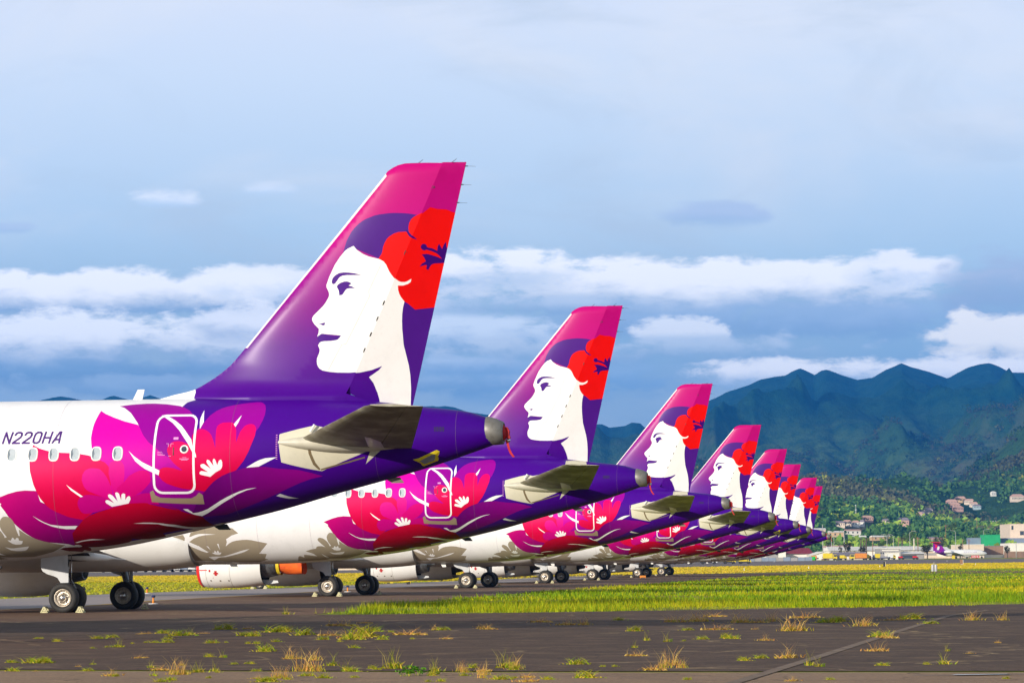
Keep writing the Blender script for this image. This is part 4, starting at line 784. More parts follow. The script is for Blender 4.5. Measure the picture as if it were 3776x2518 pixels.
# letters N220HA as raised strokes on the skin (first jet only)
def stroke_letters(text, x0, z0, hgt, wid, gap, sw, mt, parent, slant=0.18):
    G = {'N': [[(0, 0), (0, 1)], [(0, 1), (1, 0)], [(1, 0), (1, 1)]], 'H': [[(0, 0), (0, 1)], [(1, 0), (1, 1)], [(0, .48), (1, .48)]],
         '2': [[(0, .78), (.12, .95), (.35, 1), (.65, 1), (.9, .93), (1, .75), (.93, .55), (.6, .36), (.15, .12), (0, 0), (1, 0)]],
         '0': [[(.3, 0), (.08, .1), (0, .28), (0, .72), (.08, .9), (.3, 1), (.7, 1), (.92, .9), (1, .72), (1, .28), (.92, .1), (.7, 0), (.3, 0)]],
         'A': [[(0, 0), (.62, 1)], [(.62, 1), (.82, 1)], [(.82, 1), (1.0, 0)], [(.22, .3), (.95, .3)]]}
    mb = MB()
    for k, ch in enumerate(text):
        for st in G[ch]:
            for a, b in zip(st[:-1], st[1:]):
                A = np.array([x0 + k * (wid + gap) + a[0] * wid + slant * hgt * a[1], z0 + a[1] * hgt]); B = np.array([x0 + k * (wid + gap) + b[0] * wid + slant * hgt * b[1], z0 + b[1] * hgt])
                d = (B - A) / (np.hypot(*(B - A)) + 1e-9); nn = np.array([-d[1], d[0]]) * sw / 2; A2 = A - d * sw * .42; B2 = B + d * sw * .42
                for q in range(5):
                    C0 = A2 + (B2 - A2) * q / 5; C1 = A2 + (B2 - A2) * (q + 1) / 5
                    mb.add([tuple(fus(q_[0], ang_of(q_[0], q_[1]), 0.007)[0]) for q_ in (C0 + nn, C1 + nn, C1 - nn, C0 - nn)], [(0, 1, 2, 3)])
    return mb.build('registration_letters', mt, parent)
# ------------------------------------------------------------------ land: one height function for everything
def _hash(ix, iy, s):
    n = (ix.astype(np.int64) * 374761393 + iy.astype(np.int64) * 668265263 + s * 1442695041) & 0x7fffffff
    n = ((n ^ (n >> 13)) * 1274126177) & 0x7fffffff
    return ((n ^ (n >> 16)) & 0xffff) / 65535.0
def vnoise(x, y, s=0):
    x = np.asarray(x, float); y = np.asarray(y, float); ix = np.floor(x); iy = np.floor(y); fx = x - ix; fy = y - iy
    fx = fx * fx * (3 - 2 * fx); fy = fy * fy * (3 - 2 * fy)
    a = _hash(ix, iy, s); b = _hash(ix + 1, iy, s); c = _hash(ix, iy + 1, s); d = _hash(ix + 1, iy + 1, s)
    return a + (b - a) * fx + (c - a) * fy + (a - b - c + d) * fx * fy
def ridged(x, y, s, octv=5):
    r = 0; amp = 0.5; w = 1.0
    for o in range(octv):
        n = 1 - np.abs(2 * vnoise(x, y, s + o) - 1); n = n * n * w; w = np.clip(n * 1.6, 0, 1); r = r + n * amp; amp *= 0.5; x = x * 2.03 + 5.1; y = y * 2.03 + 1.7
    return r
def fbm(x, y, s, octv=4):
    r = 0; a = 0.5
    for o in range(octv): r = r + a * vnoise(x, y, s + o); x = x * 2.07; y = y * 2.07; a *= 0.5
    return r
SIL = [(-300,915),(0,922),(90,918),(120,911),(140,908),(165,912),(190,918),(235,916),(250,909),(262,907),(280,912),(300,917),(325,912),(345,905),(365,912),(385,918),(450,925),(600,930),(800,925),(900,935),(983,932),(994,931),(1004,933),(1023,931),(1043,934),(1054,938),(1072,944),(1115,950),(1200,962),(1300,970),(1368,975),(1382,974),(1399,982),(1435,978),(1451,970),(1470,972),(1480,982),(1500,975),(1560,950),(1626,920),(1648,911),(1668,900),(1719,884),(1746,871),(1785,864),(1803,862),(1820,852),(1837,845.6),(1852,852),(1871,861.5),(1884,852),(1898,849),(1915,855),(1930,861),(1968,873),(2004,868),(2033,850),(2055,841),(2069,834),(2092,843),(2132,853),(2168,866),(2175,869),(2200,855),(2222,843.6),(2251,835.6),(2272,833),(2294,841),(2319,855),(2349,855),(2500,880),(2700,900)]
def _vc(x, y):
    du = x * 1.6062 - 1888; dv = y * 1.6062 - 1259; a = du - 0.0073 * dv; b = -(dv + 0.0073 * du)
    th = math.atan(817.95 / 10888.0); c, s = math.cos(th), math.sin(th); X = a / 10888; Z = b / 10888
    return X / (c - s * Z), (s + c * Z) / (c - s * Z)
_S = np.array([_vc(x, y) for x, y in SIL])
YR = 9500.0
def ground_z(X, Y):
    X = np.asarray(X, float); Y = np.asarray(Y, float); a = X / np.maximum(Y, 50.0)
    sm = lambda t: np.clip(t, 0, 1)**2 * (3 - 2 * np.clip(t, 0, 1))
    flat = 2.25 * np.clip((Y - 400) / 900, 0, 1.3) * sm((X + 60) / 120) 
    E = np.interp(a, _S[:, 0], _S[:, 1]) * YR + CAM_H
    t = (Y - 1650) / (YR - 1650); tt = np.clip(t, 0, 1)
    base = E * (0.30 * tt + 0.70 * tt**2.3)
    # spurs running down from the crest toward the plain
    n = ridged(X / 900.0 + 3.3, Y / 2600.0 + 0.6, 11, 5); n2 = ridged(X / 330.0 + 1.1, Y / 800.0, 31, 4)
    env = np.clip(tt * 4, 0, 1) * np.clip((1 - tt) * 3.0, 0, 1)
    h = base + env * ((n - 0.42) * 330 + (n2 - 0.4) * 95) * (0.25 + 0.75 * tt)
    # nearer spur coming in from the right
    e2 = np.interp(a, [0.095, 0.12, 0.145, 0.175, 0.21, 0.3], [0.0, 0.010, 0.023, 0.047, 0.060, 0.075])
    g = e2 * 4300 * np.exp(-((Y - 4300) / 1050.0)**2) * (0.80 + 0.5 * (fbm(X / 260.0, Y / 400.0, 71, 5) - 0.45))
    h = np.maximum(h, g + base * 0.25)
    # middle spurs, falling from right to left in front of the main crest
    for yc, pts, hh, sd in ((6100.0, ([0.06, 0.085, 0.10, 0.123, 0.150, 0.175, 0.20], [0.0, 0.008, 0.018, 0.034, 0.037, 0.044, 0.05]), 950.0, 91), (7400.0, ([0.02, 0.05, 0.08, 0.11, 0.14, 0.2], [0.02, 0.036, 0.045, 0.05, 0.05, 0.045]), 800.0, 121)):
        yw = yc + 500 * (fbm(X / 500.0, Y / 3000.0, sd + 9, 3) - .45); ed = np.interp(a, *pts)
        gm = ed * yc * np.exp(-np.abs((Y - yw) / hh)**1.5) * (0.62 + 0.75 * ridged(X / 300.0, Y / 1100.0, sd, 5)); h = np.maximum(h, gm + base * 0.25)
    h = h - env * np.clip(ridged(X / 140.0 + 9, Y / 520.0, 141, 3), 0, 1) * 42 * (0.3 + tt)
    h = h + tt**0.5 * np.clip((0.985 - tt) * 30, 0, 1) * (fbm(X / 60.0, Y / 90.0, 51, 4) - 0.47) * 22
    h = np.where(t > 1, E - (Y - YR) * 0.25, h)
    return flat + np.maximum(h, 0) * (t > 0)
HOUSES= [(260.1, 2359.6, 28.53, 7.0, 2.1, 'g', 'c', 'long grey roofed house at the left end of the hillside row'), (269.1, 2384.3, 29.96, 5.4, 1.9, 'p', 'c', 'pink walled house beside the long grey roofed one'), (276.7, 2391.8, 29.2, 4.6, 2.3, 'p', 'w', 'white walled house right below the tall radio mast'), (283.0, 2400.9, 29.42, 3.0, 2.7, 'g', 'w', 'small square house right of the radio mast'), (300.3, 2511.6, 34.86, 7.9, 2.4, 'p', 'p', 'wide pink roofed house above the radio mast row'), (318.8, 2533.4, 33.1, 4.9, 1.6, 'g', 'c', 'low grey roofed house alone in the trees'), (336.4, 2551.9, 31.44, 8.5, 4.4, 'g', 'p', 'big grey roofed house on stilts over a gully'), (390.6, 2839.5, 42.35, 3.5, 2.7, 'p', 'c', 'small pink house at the left of the mid slope pair'), (392.6, 2846.4, 43.2, 6.0, 2.7, 'g', 'p', 'pink and grey house, lower one of the mid slope pair'), (414.2, 2958.0, 48.31, 8.3, 2.8, 'g', 'c', 'grey roofed house, upper one of the mid slope pair'), (489.1, 3233.6, 64.65, 9.7, 3.8, 'p', 'o', 'tan box shaped house on top of the ridge cluster'), (464.3, 3129.9, 60.16, 9.3, 3.0, 'p', 'p', 'terraced pink roof at the upper left of the ridge cluster'), (464.8, 3111.6, 56.34, 8.2, 3.0, 'p', 'p', 'terraced pink roof in the middle of the ridge cluster'), (463.2, 3081.5, 52.49, 8.1, 2.9, 'p', 'p', 'terraced pink house at the foot of the ridge cluster'), (493.6, 3199.1, 61.88, 8.4, 3.0, 'p', 'c', 'pale roofed house at the right of the ridge cluster'), (492.6, 3163.8, 58.48, 7.2, 2.5, 'p', 'c', 'sloping pale roof right below the ridge cluster'), (493.5, 3148.4, 55.61, 6.6, 2.5, 'g', 'b', 'pale blue house at the lower right of the ridge cluster'), (523.6, 3223.5, 71.17, 4.5, 2.3, 'w', 'w', 'single white house high on the grey green slope'), (541.4, 3175.9, 64.15, 11.2, 5.0, 'p', 'c', 'pink roofed house at the far right edge of the slope'), (492.5, 3045.4, 37.2, 11.8, 1.9, 'w', 'w', 'long low white building on the green knoll'), (450.4, 2885.1, 35.74, 5.1, 1.0, 'w', 'w', 'small low white shed on the green knoll'), (352.4, 2536.1, 26.61, 5.8, 0.9, 'w', 'c', 'thin white roof in the trees above the airfield tree'), (365.8, 2548.4, 27.3, 3.6, 0.7, 'w', 'c', 'short white roof in the trees left of the bushy brown tree')]
POLES= [(284.9, 2459.0, 33.63, 14.6, 'mast', 'tall white radio mast above the hillside houses'), (154.7, 1480, 2.7, 17.3, 'pole', 'thin pale pole above the tail of the last jet'), (167.6, 1500, 2.75, 13.6, 'pole', 'thick pale pole left of the palms'), (155.8, 1450, 2.62, 10.5, 'lampR', 'curved street lamp, left of the close pair by the last tail'), (157.2, 1452, 2.63, 10.5, 'lampL', 'curved street lamp, right of the close pair by the last tail'), (179.6, 1480, 2.7, 11.3, 'wood', 'wooden utility pole right of the palms'), (189.3, 1500, 2.75, 11.6, 'lampL', 'street lamp left of the yellow palm, arm to the left'), (195.1, 1520, 2.8, 11.7, 'lampL', 'street lamp close left of the yellow palm'), (199.0, 1530, 2.83, 11.2, 'wood', 'thin pole in front of the yellow palm'), (200.9, 1500, 2.75, 13.1, 'lampR', 'tall street lamp right of the yellow palm, arm to the right'), (203.0, 1500, 2.75, 10.3, 'thick', 'stout cream post behind the long white roof'), (204.9, 1500, 2.75, 10.8, 'wood', 'orange brown utility pole right of the stout cream post'), (205.0, 1500, 2.75, 11.0, 'wood', 'orange brown pole left of the dark airfield tree'), (224.1, 1500, 2.75, 13.3, 'lampL', 'tall street lamp above the small jet, arm to the left'), (227.7, 1500, 2.75, 9.8, 'wood', 'left one of two short brown poles behind the beige hall'), (230.8, 1500, 2.75, 9.7, 'wood', 'right one of two short brown poles behind the beige hall'), (270.0, 1700, 3.1, 15.4, 'lampR', 'street lamp behind the green container, arm to the right'), (277.6, 1900, 6.45, 18.1, 'wood', 'pale trunk like pole in the trees above the small jet'), (360.4, 2300, 17.71, 14.9, 'wood', 'thin brown mast beside the small white shed'), (241.1, 1420, 2.55, 7.1, 'pole', 'thin pale pole right of the dark bush')]
TREES= [(173.4, 1480, 2.7, 12.8, 2.3, 'palm', 'green and yellow palm, left one of the palm group'), (178.5, 1500, 2.75, 13.1, 2.9, 'palm', 'tall shaggy palm in the palm group'), (173.7, 1470, 2.67, 11.4, 2.3, 'palm', 'short grey palm between the two taller palms'), (200.6, 1530, 2.83, 12.7, 4.6, 'palm', 'broad yellow palm in front of the hillside'), (162.3, 1440, 2.6, 10.5, 5.6, 'dark', 'dark olive tree left of the palms'), (165.0, 1400, 2.5, 7.1, 4.7, 'dark', 'low black green tree behind the grey roofed hall'), (201.2, 1440, 2.6, 8.7, 6.6, 'dark', 'dark spreading tree left of the small jet tail'), (241.8, 1450, 2.62, 7.2, 4.1, 'dark', 'dark pointed bush right of the small jet nose'), (252.3, 1750, 4.37, 13.5, 9.2, 'brown', 'bushy brown green tree above the small jet'), (280.6, 1800, 4.81, 14.4, 5.4, 'light', 'round light green tree behind the blue container'), (241.8, 1900, 7.48, 14.0, 10.0, 'light', 'wide flat topped light green tree'), (241.4, 1800, 6.03, 14.7, 10.4, 'light', 'big round light green tree right of the yellow palm'), (194.1, 1560, 2.9, 10.5, 5.5, 'light', 'low round green tree behind the long white roof'), (340.5, 2300, 18.92, 12.5, 10.5, 'light', 'yellow green tree on the slope above the small jet'), (191.8, 1600, 2.93, 11.9, 3.4, 'light', 'small green tree right behind the palms'), (156.8, 1420, 2.55, 7.7, 2.7, 'brown', 'low yellow green bush right of the curved lamps'), (235.3, 1560, 2.9, 10.5, 3.0, 'brown', 'brown leafed bush between lamp and short brown poles'), (181.2, 1700, 3.55, 15.6, 7.8, 'light', 'broad green tree above the last jet tail cone')]
WEEDS= [(-9.3,54.8,0.09,'g'),(-8.9,54.7,0.13,'g'),(-8.7,54.5,0.15,'g'),(-8.7,55.0,0.13,'g'),(-8.5,50.3,0.09,'g'),(-8.1,50.2,0.05,'r'),(-7.2,50.1,0.07,'g'),(-7.7,52.4,0.06,'r'),(-7.6,53.5,0.13,'s'),(-6.5,47.9,0.19,'r'),(-6.4,47.6,0.06,'g'),(-10.8,70.1,0.08,'g'),(-11.7,73.0,0.06,'g'),(-10.2,72.6,0.1,'g'),(-10.0,73.7,0.09,'g'),(-8.7,64.8,0.28,'s'),(-8.6,64.8,0.2,'s'),(-9.1,64.0,0.05,'g'),(-8.9,64.8,0.05,'g'),(-8.7,67.6,0.05,'g'),(-8.5,68.5,0.05,'g'),(-8.3,68.4,0.08,'g'),(-8.0,68.4,0.11,'g'),(-8.4,72.1,0.08,'g'),(-9.2,77.7,0.12,'g'),(-9.7,77.2,0.11,'r'),(-9.6,77.8,0.09,'r'),(-8.4,75.6,0.24,'s'),(-8.3,76.2,0.24,'s'),(-8.5,75.0,0.18,'g'),(-8.1,77.4,0.09,'r'),(-8.0,82.0,0.19,'g'),(-6.9,67.6,0.11,'g'),(-6.8,68.0,0.05,'g'),(-6.6,68.0,0.05,'g'),(-6.0,66.9,0.08,'g'),(-5.8,66.8,0.09,'g'),(-6.8,74.5,0.12,'g'),(-6.6,75.0,0.15,'r'),(-7.4,82.5,0.13,'r'),(-7.2,57.0,0.13,'r'),(-7.1,57.3,0.06,'r'),(-6.3,51.5,0.18,'s'),(-5.8,47.7,0.17,'s'),(-6.0,50.3,0.18,'r'),(-5.5,48.2,0.28,'d'),(-5.4,48.2,0.3,'d'),(-5.9,52.6,0.12,'d'),(-5.4,48.6,0.11,'r'),(-5.3,49.1,0.17,'s'),(-5.2,49.1,0.23,'s'),(-5.9,57.4,0.09,'g'),(-5.0,49.6,0.23,'s'),(-5.6,57.0,0.18,'s'),(-4.9,49.0,0.11,'s'),(-4.8,46.6,0.05,'g'),(-5.3,45.8,0.09,'g'),(-5.4,45.3,0.07,'g'),(-5.0,53.0,0.05,'g'),(-4.7,53.2,0.05,'g'),(-4.3,49.5,0.06,'g'),(-4.0,46.2,0.11,'r'),(-3.8,45.0,0.09,'g'),(-3.7,45.0,0.09,'g'),(-5.1,60.5,0.14,'g'),(-9.2,54.8,0.05,'g'),(-3.5,49.3,0.39,'d'),(-3.3,49.2,0.39,'d'),(-3.7,54.9,0.26,'d'),(-4.2,55.8,0.29,'d'),(-4.1,55.8,0.13,'r'),(-3.7,46.3,0.28,'d'),(-3.6,46.3,0.26,'d'),(-3.8,45.0,0.08,'g'),(-3.7,45.0,0.08,'g'),(-3.5,45.8,0.05,'g'),(-3.3,47.2,0.09,'g'),(-3.0,46.3,0.11,'g'),(-2.9,46.2,0.15,'s'),(-3.2,51.9,0.29,'s'),(-2.8,49.5,0.21,'s'),(-2.7,49.1,0.12,'g'),(-2.5,46.4,0.05,'g'),(-2.4,50.3,0.07,'g'),(-2.3,49.8,0.05,'g'),(-2.1,50.3,0.4,'s'),(-2.0,50.2,0.38,'s'),(-1.7,46.8,0.11,'L'),(-1.6,47.1,0.15,'L'),(-1.3,47.6,0.29,'s'),(-1.3,48.8,0.3,'s'),(-1.3,47.0,0.07,'g'),(-0.9,48.8,0.21,'d'),(-0.8,46.8,0.07,'g'),(-0.7,50.3,0.09,'g'),(-0.5,45.8,0.19,'d'),(-0.5,48.7,0.16,'r'),(-0.3,45.5,0.11,'r'),(-0.2,45.2,0.11,'g'),(0.0,45.7,0.05,'g'),(-0.0,49.5,0.23,'d'),(-0.1,51.2,0.26,'s'),(0.2,44.3,0.19,'r'),(0.5,45.0,0.05,'g'),(-1.1,44.6,0.06,'g'),(-1.3,44.6,0.05,'g'),(-6.3,78.3,0.22,'g'),(-6.0,78.2,0.18,'g'),(-6.5,73.9,0.14,'g'),(-6.7,74.7,0.11,'g'),(-5.3,74.9,0.21,'g'),(-4.6,74.0,0.21,'r'),(-4.5,70.0,0.13,'g'),(-5.5,68.4,0.1,'g'),(-3.8,71.1,0.33,'r'),(-3.7,72.4,0.31,'g'),(-3.8,69.8,0.23,'g'),(-3.7,78.3,0.18,'g'),(-3.1,69.6,0.11,'g'),(-4.0,68.0,0.06,'g'),(-2.6,74.2,0.28,'r'),(-2.1,79.3,0.19,'d'),(-1.9,79.2,0.11,'g'),(-2.4,70.0,0.05,'g'),(-1.6,69.8,0.16,'r'),(-0.7,79.7,0.19,'r'),(-0.9,83.2,0.12,'r'),(-5.0,85.6,0.28,'r'),(-4.5,89.3,0.17,'r'),(-3.4,62.9,0.1,'g'),(-5.1,60.8,0.17,'g'),(-4.8,53.3,0.05,'g'),(-5.4,74.2,0.05,'g'),(-3.2,77.3,0.07,'g'),(-8.2,106.7,0.4,'s'),(-0.8,80.7,0.2,'r'),(0.8,88.9,0.29,'r'),(1.5,84.6,0.27,'r'),(2.0,84.4,0.27,'d'),(4.6,87.6,0.25,'d'),(4.9,87.4,0.32,'d'),(5.4,88.3,0.36,'d'),(5.6,88.2,0.36,'d'),(5.3,77.3,0.25,'r'),(6.5,95.8,0.23,'r'),(6.5,86.1,0.35,'d'),(6.7,86.1,0.28,'d'),(7.1,85.9,0.24,'r'),(7.6,87.5,0.35,'d'),(7.0,75.3,0.43,'d'),(7.2,75.3,0.49,'d'),(9.1,92.6,0.3,'r'),(9.4,80.2,0.39,'d'),(9.7,81.7,0.36,'d'),(11.3,88.0,0.21,'r'),(12.0,89.6,0.22,'g'),(13.4,87.1,0.28,'d'),(13.5,87.0,0.32,'d'),(14.3,86.8,0.35,'d'),(3.1,76.5,0.16,'g'),(3.0,67.2,0.27,'s'),(3.4,66.0,0.24,'s'),(4.3,67.8,0.11,'g'),(4.9,68.7,0.14,'g'),(5.0,68.0,0.11,'g'),(5.6,66.4,0.19,'r'),(3.8,66.4,0.05,'g'),(2.3,56.1,0.18,'r'),(2.5,61.6,0.2,'s'),(5.0,54.3,0.31,'r'),(4.5,54.2,0.09,'g'),(4.1,53.0,0.09,'g'),(5.0,50.3,0.29,'s'),(5.1,49.7,0.24,'s'),(7.1,58.0,0.24,'r'),(8.5,67.7,0.25,'r'),(8.5,68.8,0.17,'g'),(8.4,57.6,0.19,'s'),(7.3,50.4,0.25,'s'),(7.0,50.4,0.06,'g'),(10.3,63.2,0.1,'r'),(8.6,56.1,0.07,'r'),(1.1,51.7,0.15,'g'),(1.1,45.6,0.13,'g'),(2.6,44.6,0.05,'g'),(4.1,43.8,0.12,'r'),(4.7,44.2,0.05,'g'),(7.3,44.1,0.05,'g'),(6.2,50.0,0.08,'g'),(-0.2,50.2,0.37,'s'),(0.0,50.2,0.28,'d'),(-0.0,49.3,0.1,'g'),(0.2,45.9,0.15,'r'),(0.5,45.2,0.07,'g'),(-0.5,47.1,0.23,'d'),(-0.8,48.2,0.23,'d'),(2.3,48.6,0.24,'r'),(2.5,49.7,0.3,'d'),(2.7,50.8,0.37,'d'),(2.8,49.6,0.24,'d'),(1.5,50.4,0.05,'g'),(1.7,50.4,0.05,'g'),(11.6,82.7,0.13,'g'),(9.5,86.8,0.21,'g'),(9.0,85.2,0.17,'g'),(3.2,91.0,0.15,'g'),(4.5,77.0,0.09,'g'),(6.3,77.5,0.09,'r')]
# ------------------------------------------------------------------ ground sheets
def grid_mesh(xs_of_row, ys, name, mt, off=0.0, **k):
    rows = [xs_of_row(y) for y in ys]; n = len(rows[0]); V = []
    for y, xs in zip(ys, rows): V.append(np.stack([xs, np.full(n, y), ground_z(xs, np.full(n, y)) + off], -1))
    V = np.concatenate(V); m = len(ys); i = np.arange((m - 1) * n).reshape(m - 1, n)[:, :-1].ravel()
    F = np.stack([i, i + 1, i + n + 1, i + n], -1)
    me = bpy.data.meshes.new(name); me.vertices.add(len(V)); me.vertices.foreach_set('co', V.astype(np.float32).ravel())
    me.loops.add(len(F) * 4); me.loops.foreach_set('vertex_index', F.ravel().astype(np.int32)); me.polygons.add(len(F)); me.polygons.foreach_set('loop_start', np.arange(0, len(F) * 4, 4, dtype=np.int32)); me.polygons.foreach_set('loop_total', np.full(len(F), 4, np.int32))
    me.materials.append(mt); me.update(); me.validate(); me.polygons.foreach_set('use_smooth', [True] * len(me.polygons))
    o = bpy.data.objects.new(name, me); COL.objects.link(o); return setp(o, **k)
def ground_mat(name, c1, c2, c3, s1, s2, stretch=(1, 1, 1), rough=0.9, bump=0.0, bscale=40, fine=None, crack=None):
    m = bpy.data.materials.new(name); m.use_nodes = True; N = m.node_tree; b = N.nodes['Principled BSDF']; b.inputs['Roughness'].default_value = rough; b.inputs['Specular IOR Level'].default_value = 0.2
    tc = N.nodes.new('ShaderNodeTexCoord'); mp = N.nodes.new('ShaderNodeMapping'); mp.inputs['Scale'].default_value = stretch; N.links.new(tc.outputs['Object'], mp.inputs[0])
    def nz(s, d=8, r=0.6):
        n = N.nodes.new('ShaderNodeTexNoise'); n.inputs['Scale'].default_value = s; n.inputs['Detail'].default_value = d; n.inputs['Roughness'].default_value = r; N.links.new(mp.outputs[0], n.inputs['Vector']); return n.outputs['Fac']
    def rg(f, a, c): 
        r = N.nodes.new('ShaderNodeMapRange'); r.interpolation_type = 'SMOOTHSTEP'; r.inputs[1].default_value = a; r.inputs[2].default_value = c; N.links.new(f, r.inputs[0]); return r.outputs[0]
    def mx(f, a, c, mode='MIX'):
        x = N.nodes.new('ShaderNodeMix'); x.data_type = 'RGBA'; x.blend_type = mode
        for s, v in ((x.inputs[0], f), (x.inputs[6], a), (x.inputs[7], c)):
            if isinstance(v, tuple): s.default_value = (*v, 1)
            elif isinstance(v, float): s.default_value = v
            else: N.links.new(v, s)
        return x.outputs[2]
    c = mx(rg(nz(s1), 0.38, 0.62), c1, c2); c = mx(rg(nz(s2), 0.45, 0.72), c, c3)
    if fine: c = mx(rg(nz(fine[0], 4, 0.7), 0.35, 0.65), c, mx(1.0, c, (fine[1],) * 3, 'MULTIPLY'))
    if crack:
        for sc_, wd, cc in crack:
            wv = N.nodes.new('ShaderNodeTexNoise'); wv.inputs['Scale'].default_value = sc_ * 2; wv.inputs['Detail'].default_value = 5; N.links.new(mp.outputs[0], wv.inputs['Vector'])
            sc2 = N.nodes.new('ShaderNodeVectorMath'); sc2.operation = 'SCALE'; sc2.inputs['Scale'].default_value = 0.9 / sc_; N.links.new(wv.outputs['Color'], sc2.inputs[0])
            ad = N.nodes.new('ShaderNodeVectorMath'); ad.operation = 'ADD'; N.links.new(mp.outputs[0], ad.inputs[0]); N.links.new(sc2.outputs[0], ad.inputs[1])
            vo = N.nodes.new('ShaderNodeTexVoronoi'); vo.feature = 'DISTANCE_TO_EDGE'; vo.voronoi_dimensions = '2D'; vo.inputs['Scale'].default_value = sc_; N.links.new(ad.outputs[0], vo.inputs['Vector'])
            inv = N.nodes.new('ShaderNodeMath'); inv.operation = 'SUBTRACT'; inv.inputs[0].default_value = 1.0; N.links.new(rg(vo.outputs['Distance'], wd * .4, wd), inv.inputs[1])
            ml = N.nodes.new('ShaderNodeMath'); ml.operation = 'MULTIPLY'; N.links.new(inv.outputs[0], ml.inputs[0]); N.links.new(rg(nz(sc_ * 3, 3), .42, .6), ml.inputs[1]); c = mx(ml.outputs[0], c, cc)
    N.links.new(c, b.inputs['Base Color'])
    if bump:
        bp = N.nodes.new('ShaderNodeBump'); bp.inputs['Strength'].default_value = bump; bp.inputs['Distance'].default_value = 0.02; N.links.new(nz(bscale, 5), bp.inputs['Height']); N.links.new(bp.outputs[0], b.inputs['Normal'])
    return m
G_grass = ground_mat('grass_ground', (0.22, 0.27, 0.010), (0.40, 0.37, 0.015), (0.17, 0.13, 0.03), 0.05, 0.14, fine=(6, 0.7))
G_yell = ground_mat('dry_grass_ground', (0.80, 0.58, 0.02), (0.60, 0.52, 0.02), (0.85, 0.55, 0.06), 0.02, 0.06, (1, .4, 1), fine=(3, 0.75))
G_asph = ground_mat('old_asphalt', (0.128, 0.083, 0.056), (0.104, 0.068, 0.047), (0.18, 0.115, 0.074), 0.22, 0.9, bump=0.9, bscale=14, fine=(9, 0.66), crack=[(0.16, 0.02, (0.30, 0.21, 0.11)), (0.5, 0.018, (0.05, 0.035, 0.028))])
G_asph2 = ground_mat('apron_asphalt', (0.20, 0.118, 0.074), (0.165, 0.098, 0.064), (0.24, 0.145, 0.088), 0.10, 0.5, bump=0.7, bscale=10, fine=(6, 0.72), crack=[(0.12, 0.02, (0.30, 0.22, 0.10))])
G_conc = ground_mat('worn_concrete', (0.34, 0.225, 0.14), (0.29, 0.19, 0.12), (0.40, 0.26, 0.15), 0.3, 1.2, bump=0.9, bscale=16, fine=(12, 0.7), crack=[(0.4, 0.02, (0.12, 0.08, 0.05))])
G_taxi = ground_mat('taxiway_asphalt', (0.36, 0.31, 0.30), (0.31, 0.27, 0.26), (0.40, 0.33, 0.29), 0.04, 0.3, fine=(5, 0.85))
G_run = ground_mat('runway_asphalt', (0.20, 0.16, 0.145), (0.17, 0.14, 0.13), (0.24, 0.19, 0.16), 0.02, 0.1)
G_line_y = ground_mat('yellow_marking', (0.55, 0.34, 0.03), (0.40, 0.24, 0.03), (0.2, 0.13, 0.05), 0.8, 2.5)
G_line_w = ground_mat('worn_white_marking', (0.24, 0.175, 0.125), (0.20, 0.145, 0.10), (0.13, 0.09, 0.06), 1.2, 4)
G_line_w2 = ground_mat('white_marking', (0.75, 0.75, 0.75), (0.6, 0.6, 0.6), (0.4, 0.4, 0.4), 2, 6)
ys = np.concatenate([[-200, 0], np.arange(30, 420, 12), np.arange(420, 1660, 20)])
grid_mesh(lambda y: np.linspace(-700 - y * .3, 700 + y * .3, 120), ys, 'ground', G_grass, kind='structure')
def sheet(name, poly, mt, off, **k):
    z = ground_z(np.array([p[0] for p in poly]), np.array([p[1] for p in poly])) + off
    return mesh_obj(name, [(p[0], p[1], float(q)) for p, q in zip(poly, z)], [tuple(range(len(poly)))], mt, kind='structure', **k)
# apron under the jets; its right border is the ragged edge of the grass
APE = [(-6.0, 104.6), (1.0, 106.6), (8.2, 110.8), (14.8, 114.6), (20.6, 119.0), (60, 140)]
GRB = [(-7.2, 106.5), (-6.4, 112), (-5.6, 124), (-4.4, 136), (-2.7, 153), (-0.6, 170), (1.8, 186.5), (4.8, 205), (8.4, 225), (15, 268), (24.2, 328.5), (33, 385), (42, 430)]
sheet('apron', [(-160, 84), (60, 84), (60, 140)] + APE[-2::-1] + GRB + [(25, 440), (13.5, 357), (-4.5, 251), (-11.4, 212), (-15.6, 171.7), (-18.4, 151), (-19.3, 132.3), (-21.2, 122.4), (-160, 95)], G_asph2, 0.008)
sheet('asphalt_strip', [(-160, 52.5), (-8.9, 51.2), (0, 48.6), (8.1, 47.1), (60, 40), (80, 140), (60, 140)] + APE[-2::-1] + [(-7.0, 104.2), (-12, 97), (-30, 94), (-160, 90)], G_asph, 0.012)
sheet('concrete_strip', [(-160, -60), (60, -60), (60, 39.5), (8.1, 46.6), (0, 48.1), (-8.9, 50.7), (-160, 52)], G_conc, 0.010)
sheet('taxiway', [(-160, 95.1), (-21.3, 122.5), (-19.4, 132.4), (-18.5, 151.1), (-15.7, 171.8), (-11.5, 212.1), (-4.6, 251.1), (13.4, 357.1), (24.9, 440), (16.6, 438), (-5.4, 312), (-17, 234), (-22.3, 209), (-25.9, 189.6), (-28.7, 165), (-160, 120)], G_taxi, 0.005)
def strip(name, pts, w, mt, off, **k):
    L = []; R = []
    for i, p in enumerate(pts):
        a = np.array(pts[max(i - 1, 0)], float); b = np.array(pts[min(i + 1, len(pts) - 1)], float); d = (b - a) / np.hypot(*(b - a)); n = np.array([-d[1], d[0]]) * w / 2
        L.append(np.array(p) + n); R.append(np.array(p) - n)
    V = L + R; n = len(L); z = ground_z(np.array([v[0] for v in V]), np.array([v[1] for v in V])) + off
    return mesh_obj(name, [(v[0], v[1], float(q)) for v, q in zip(V, z)], [(i, i + 1, n + i + 1, n + i) for i in range(n - 1)], mt, kind='structure', **k)
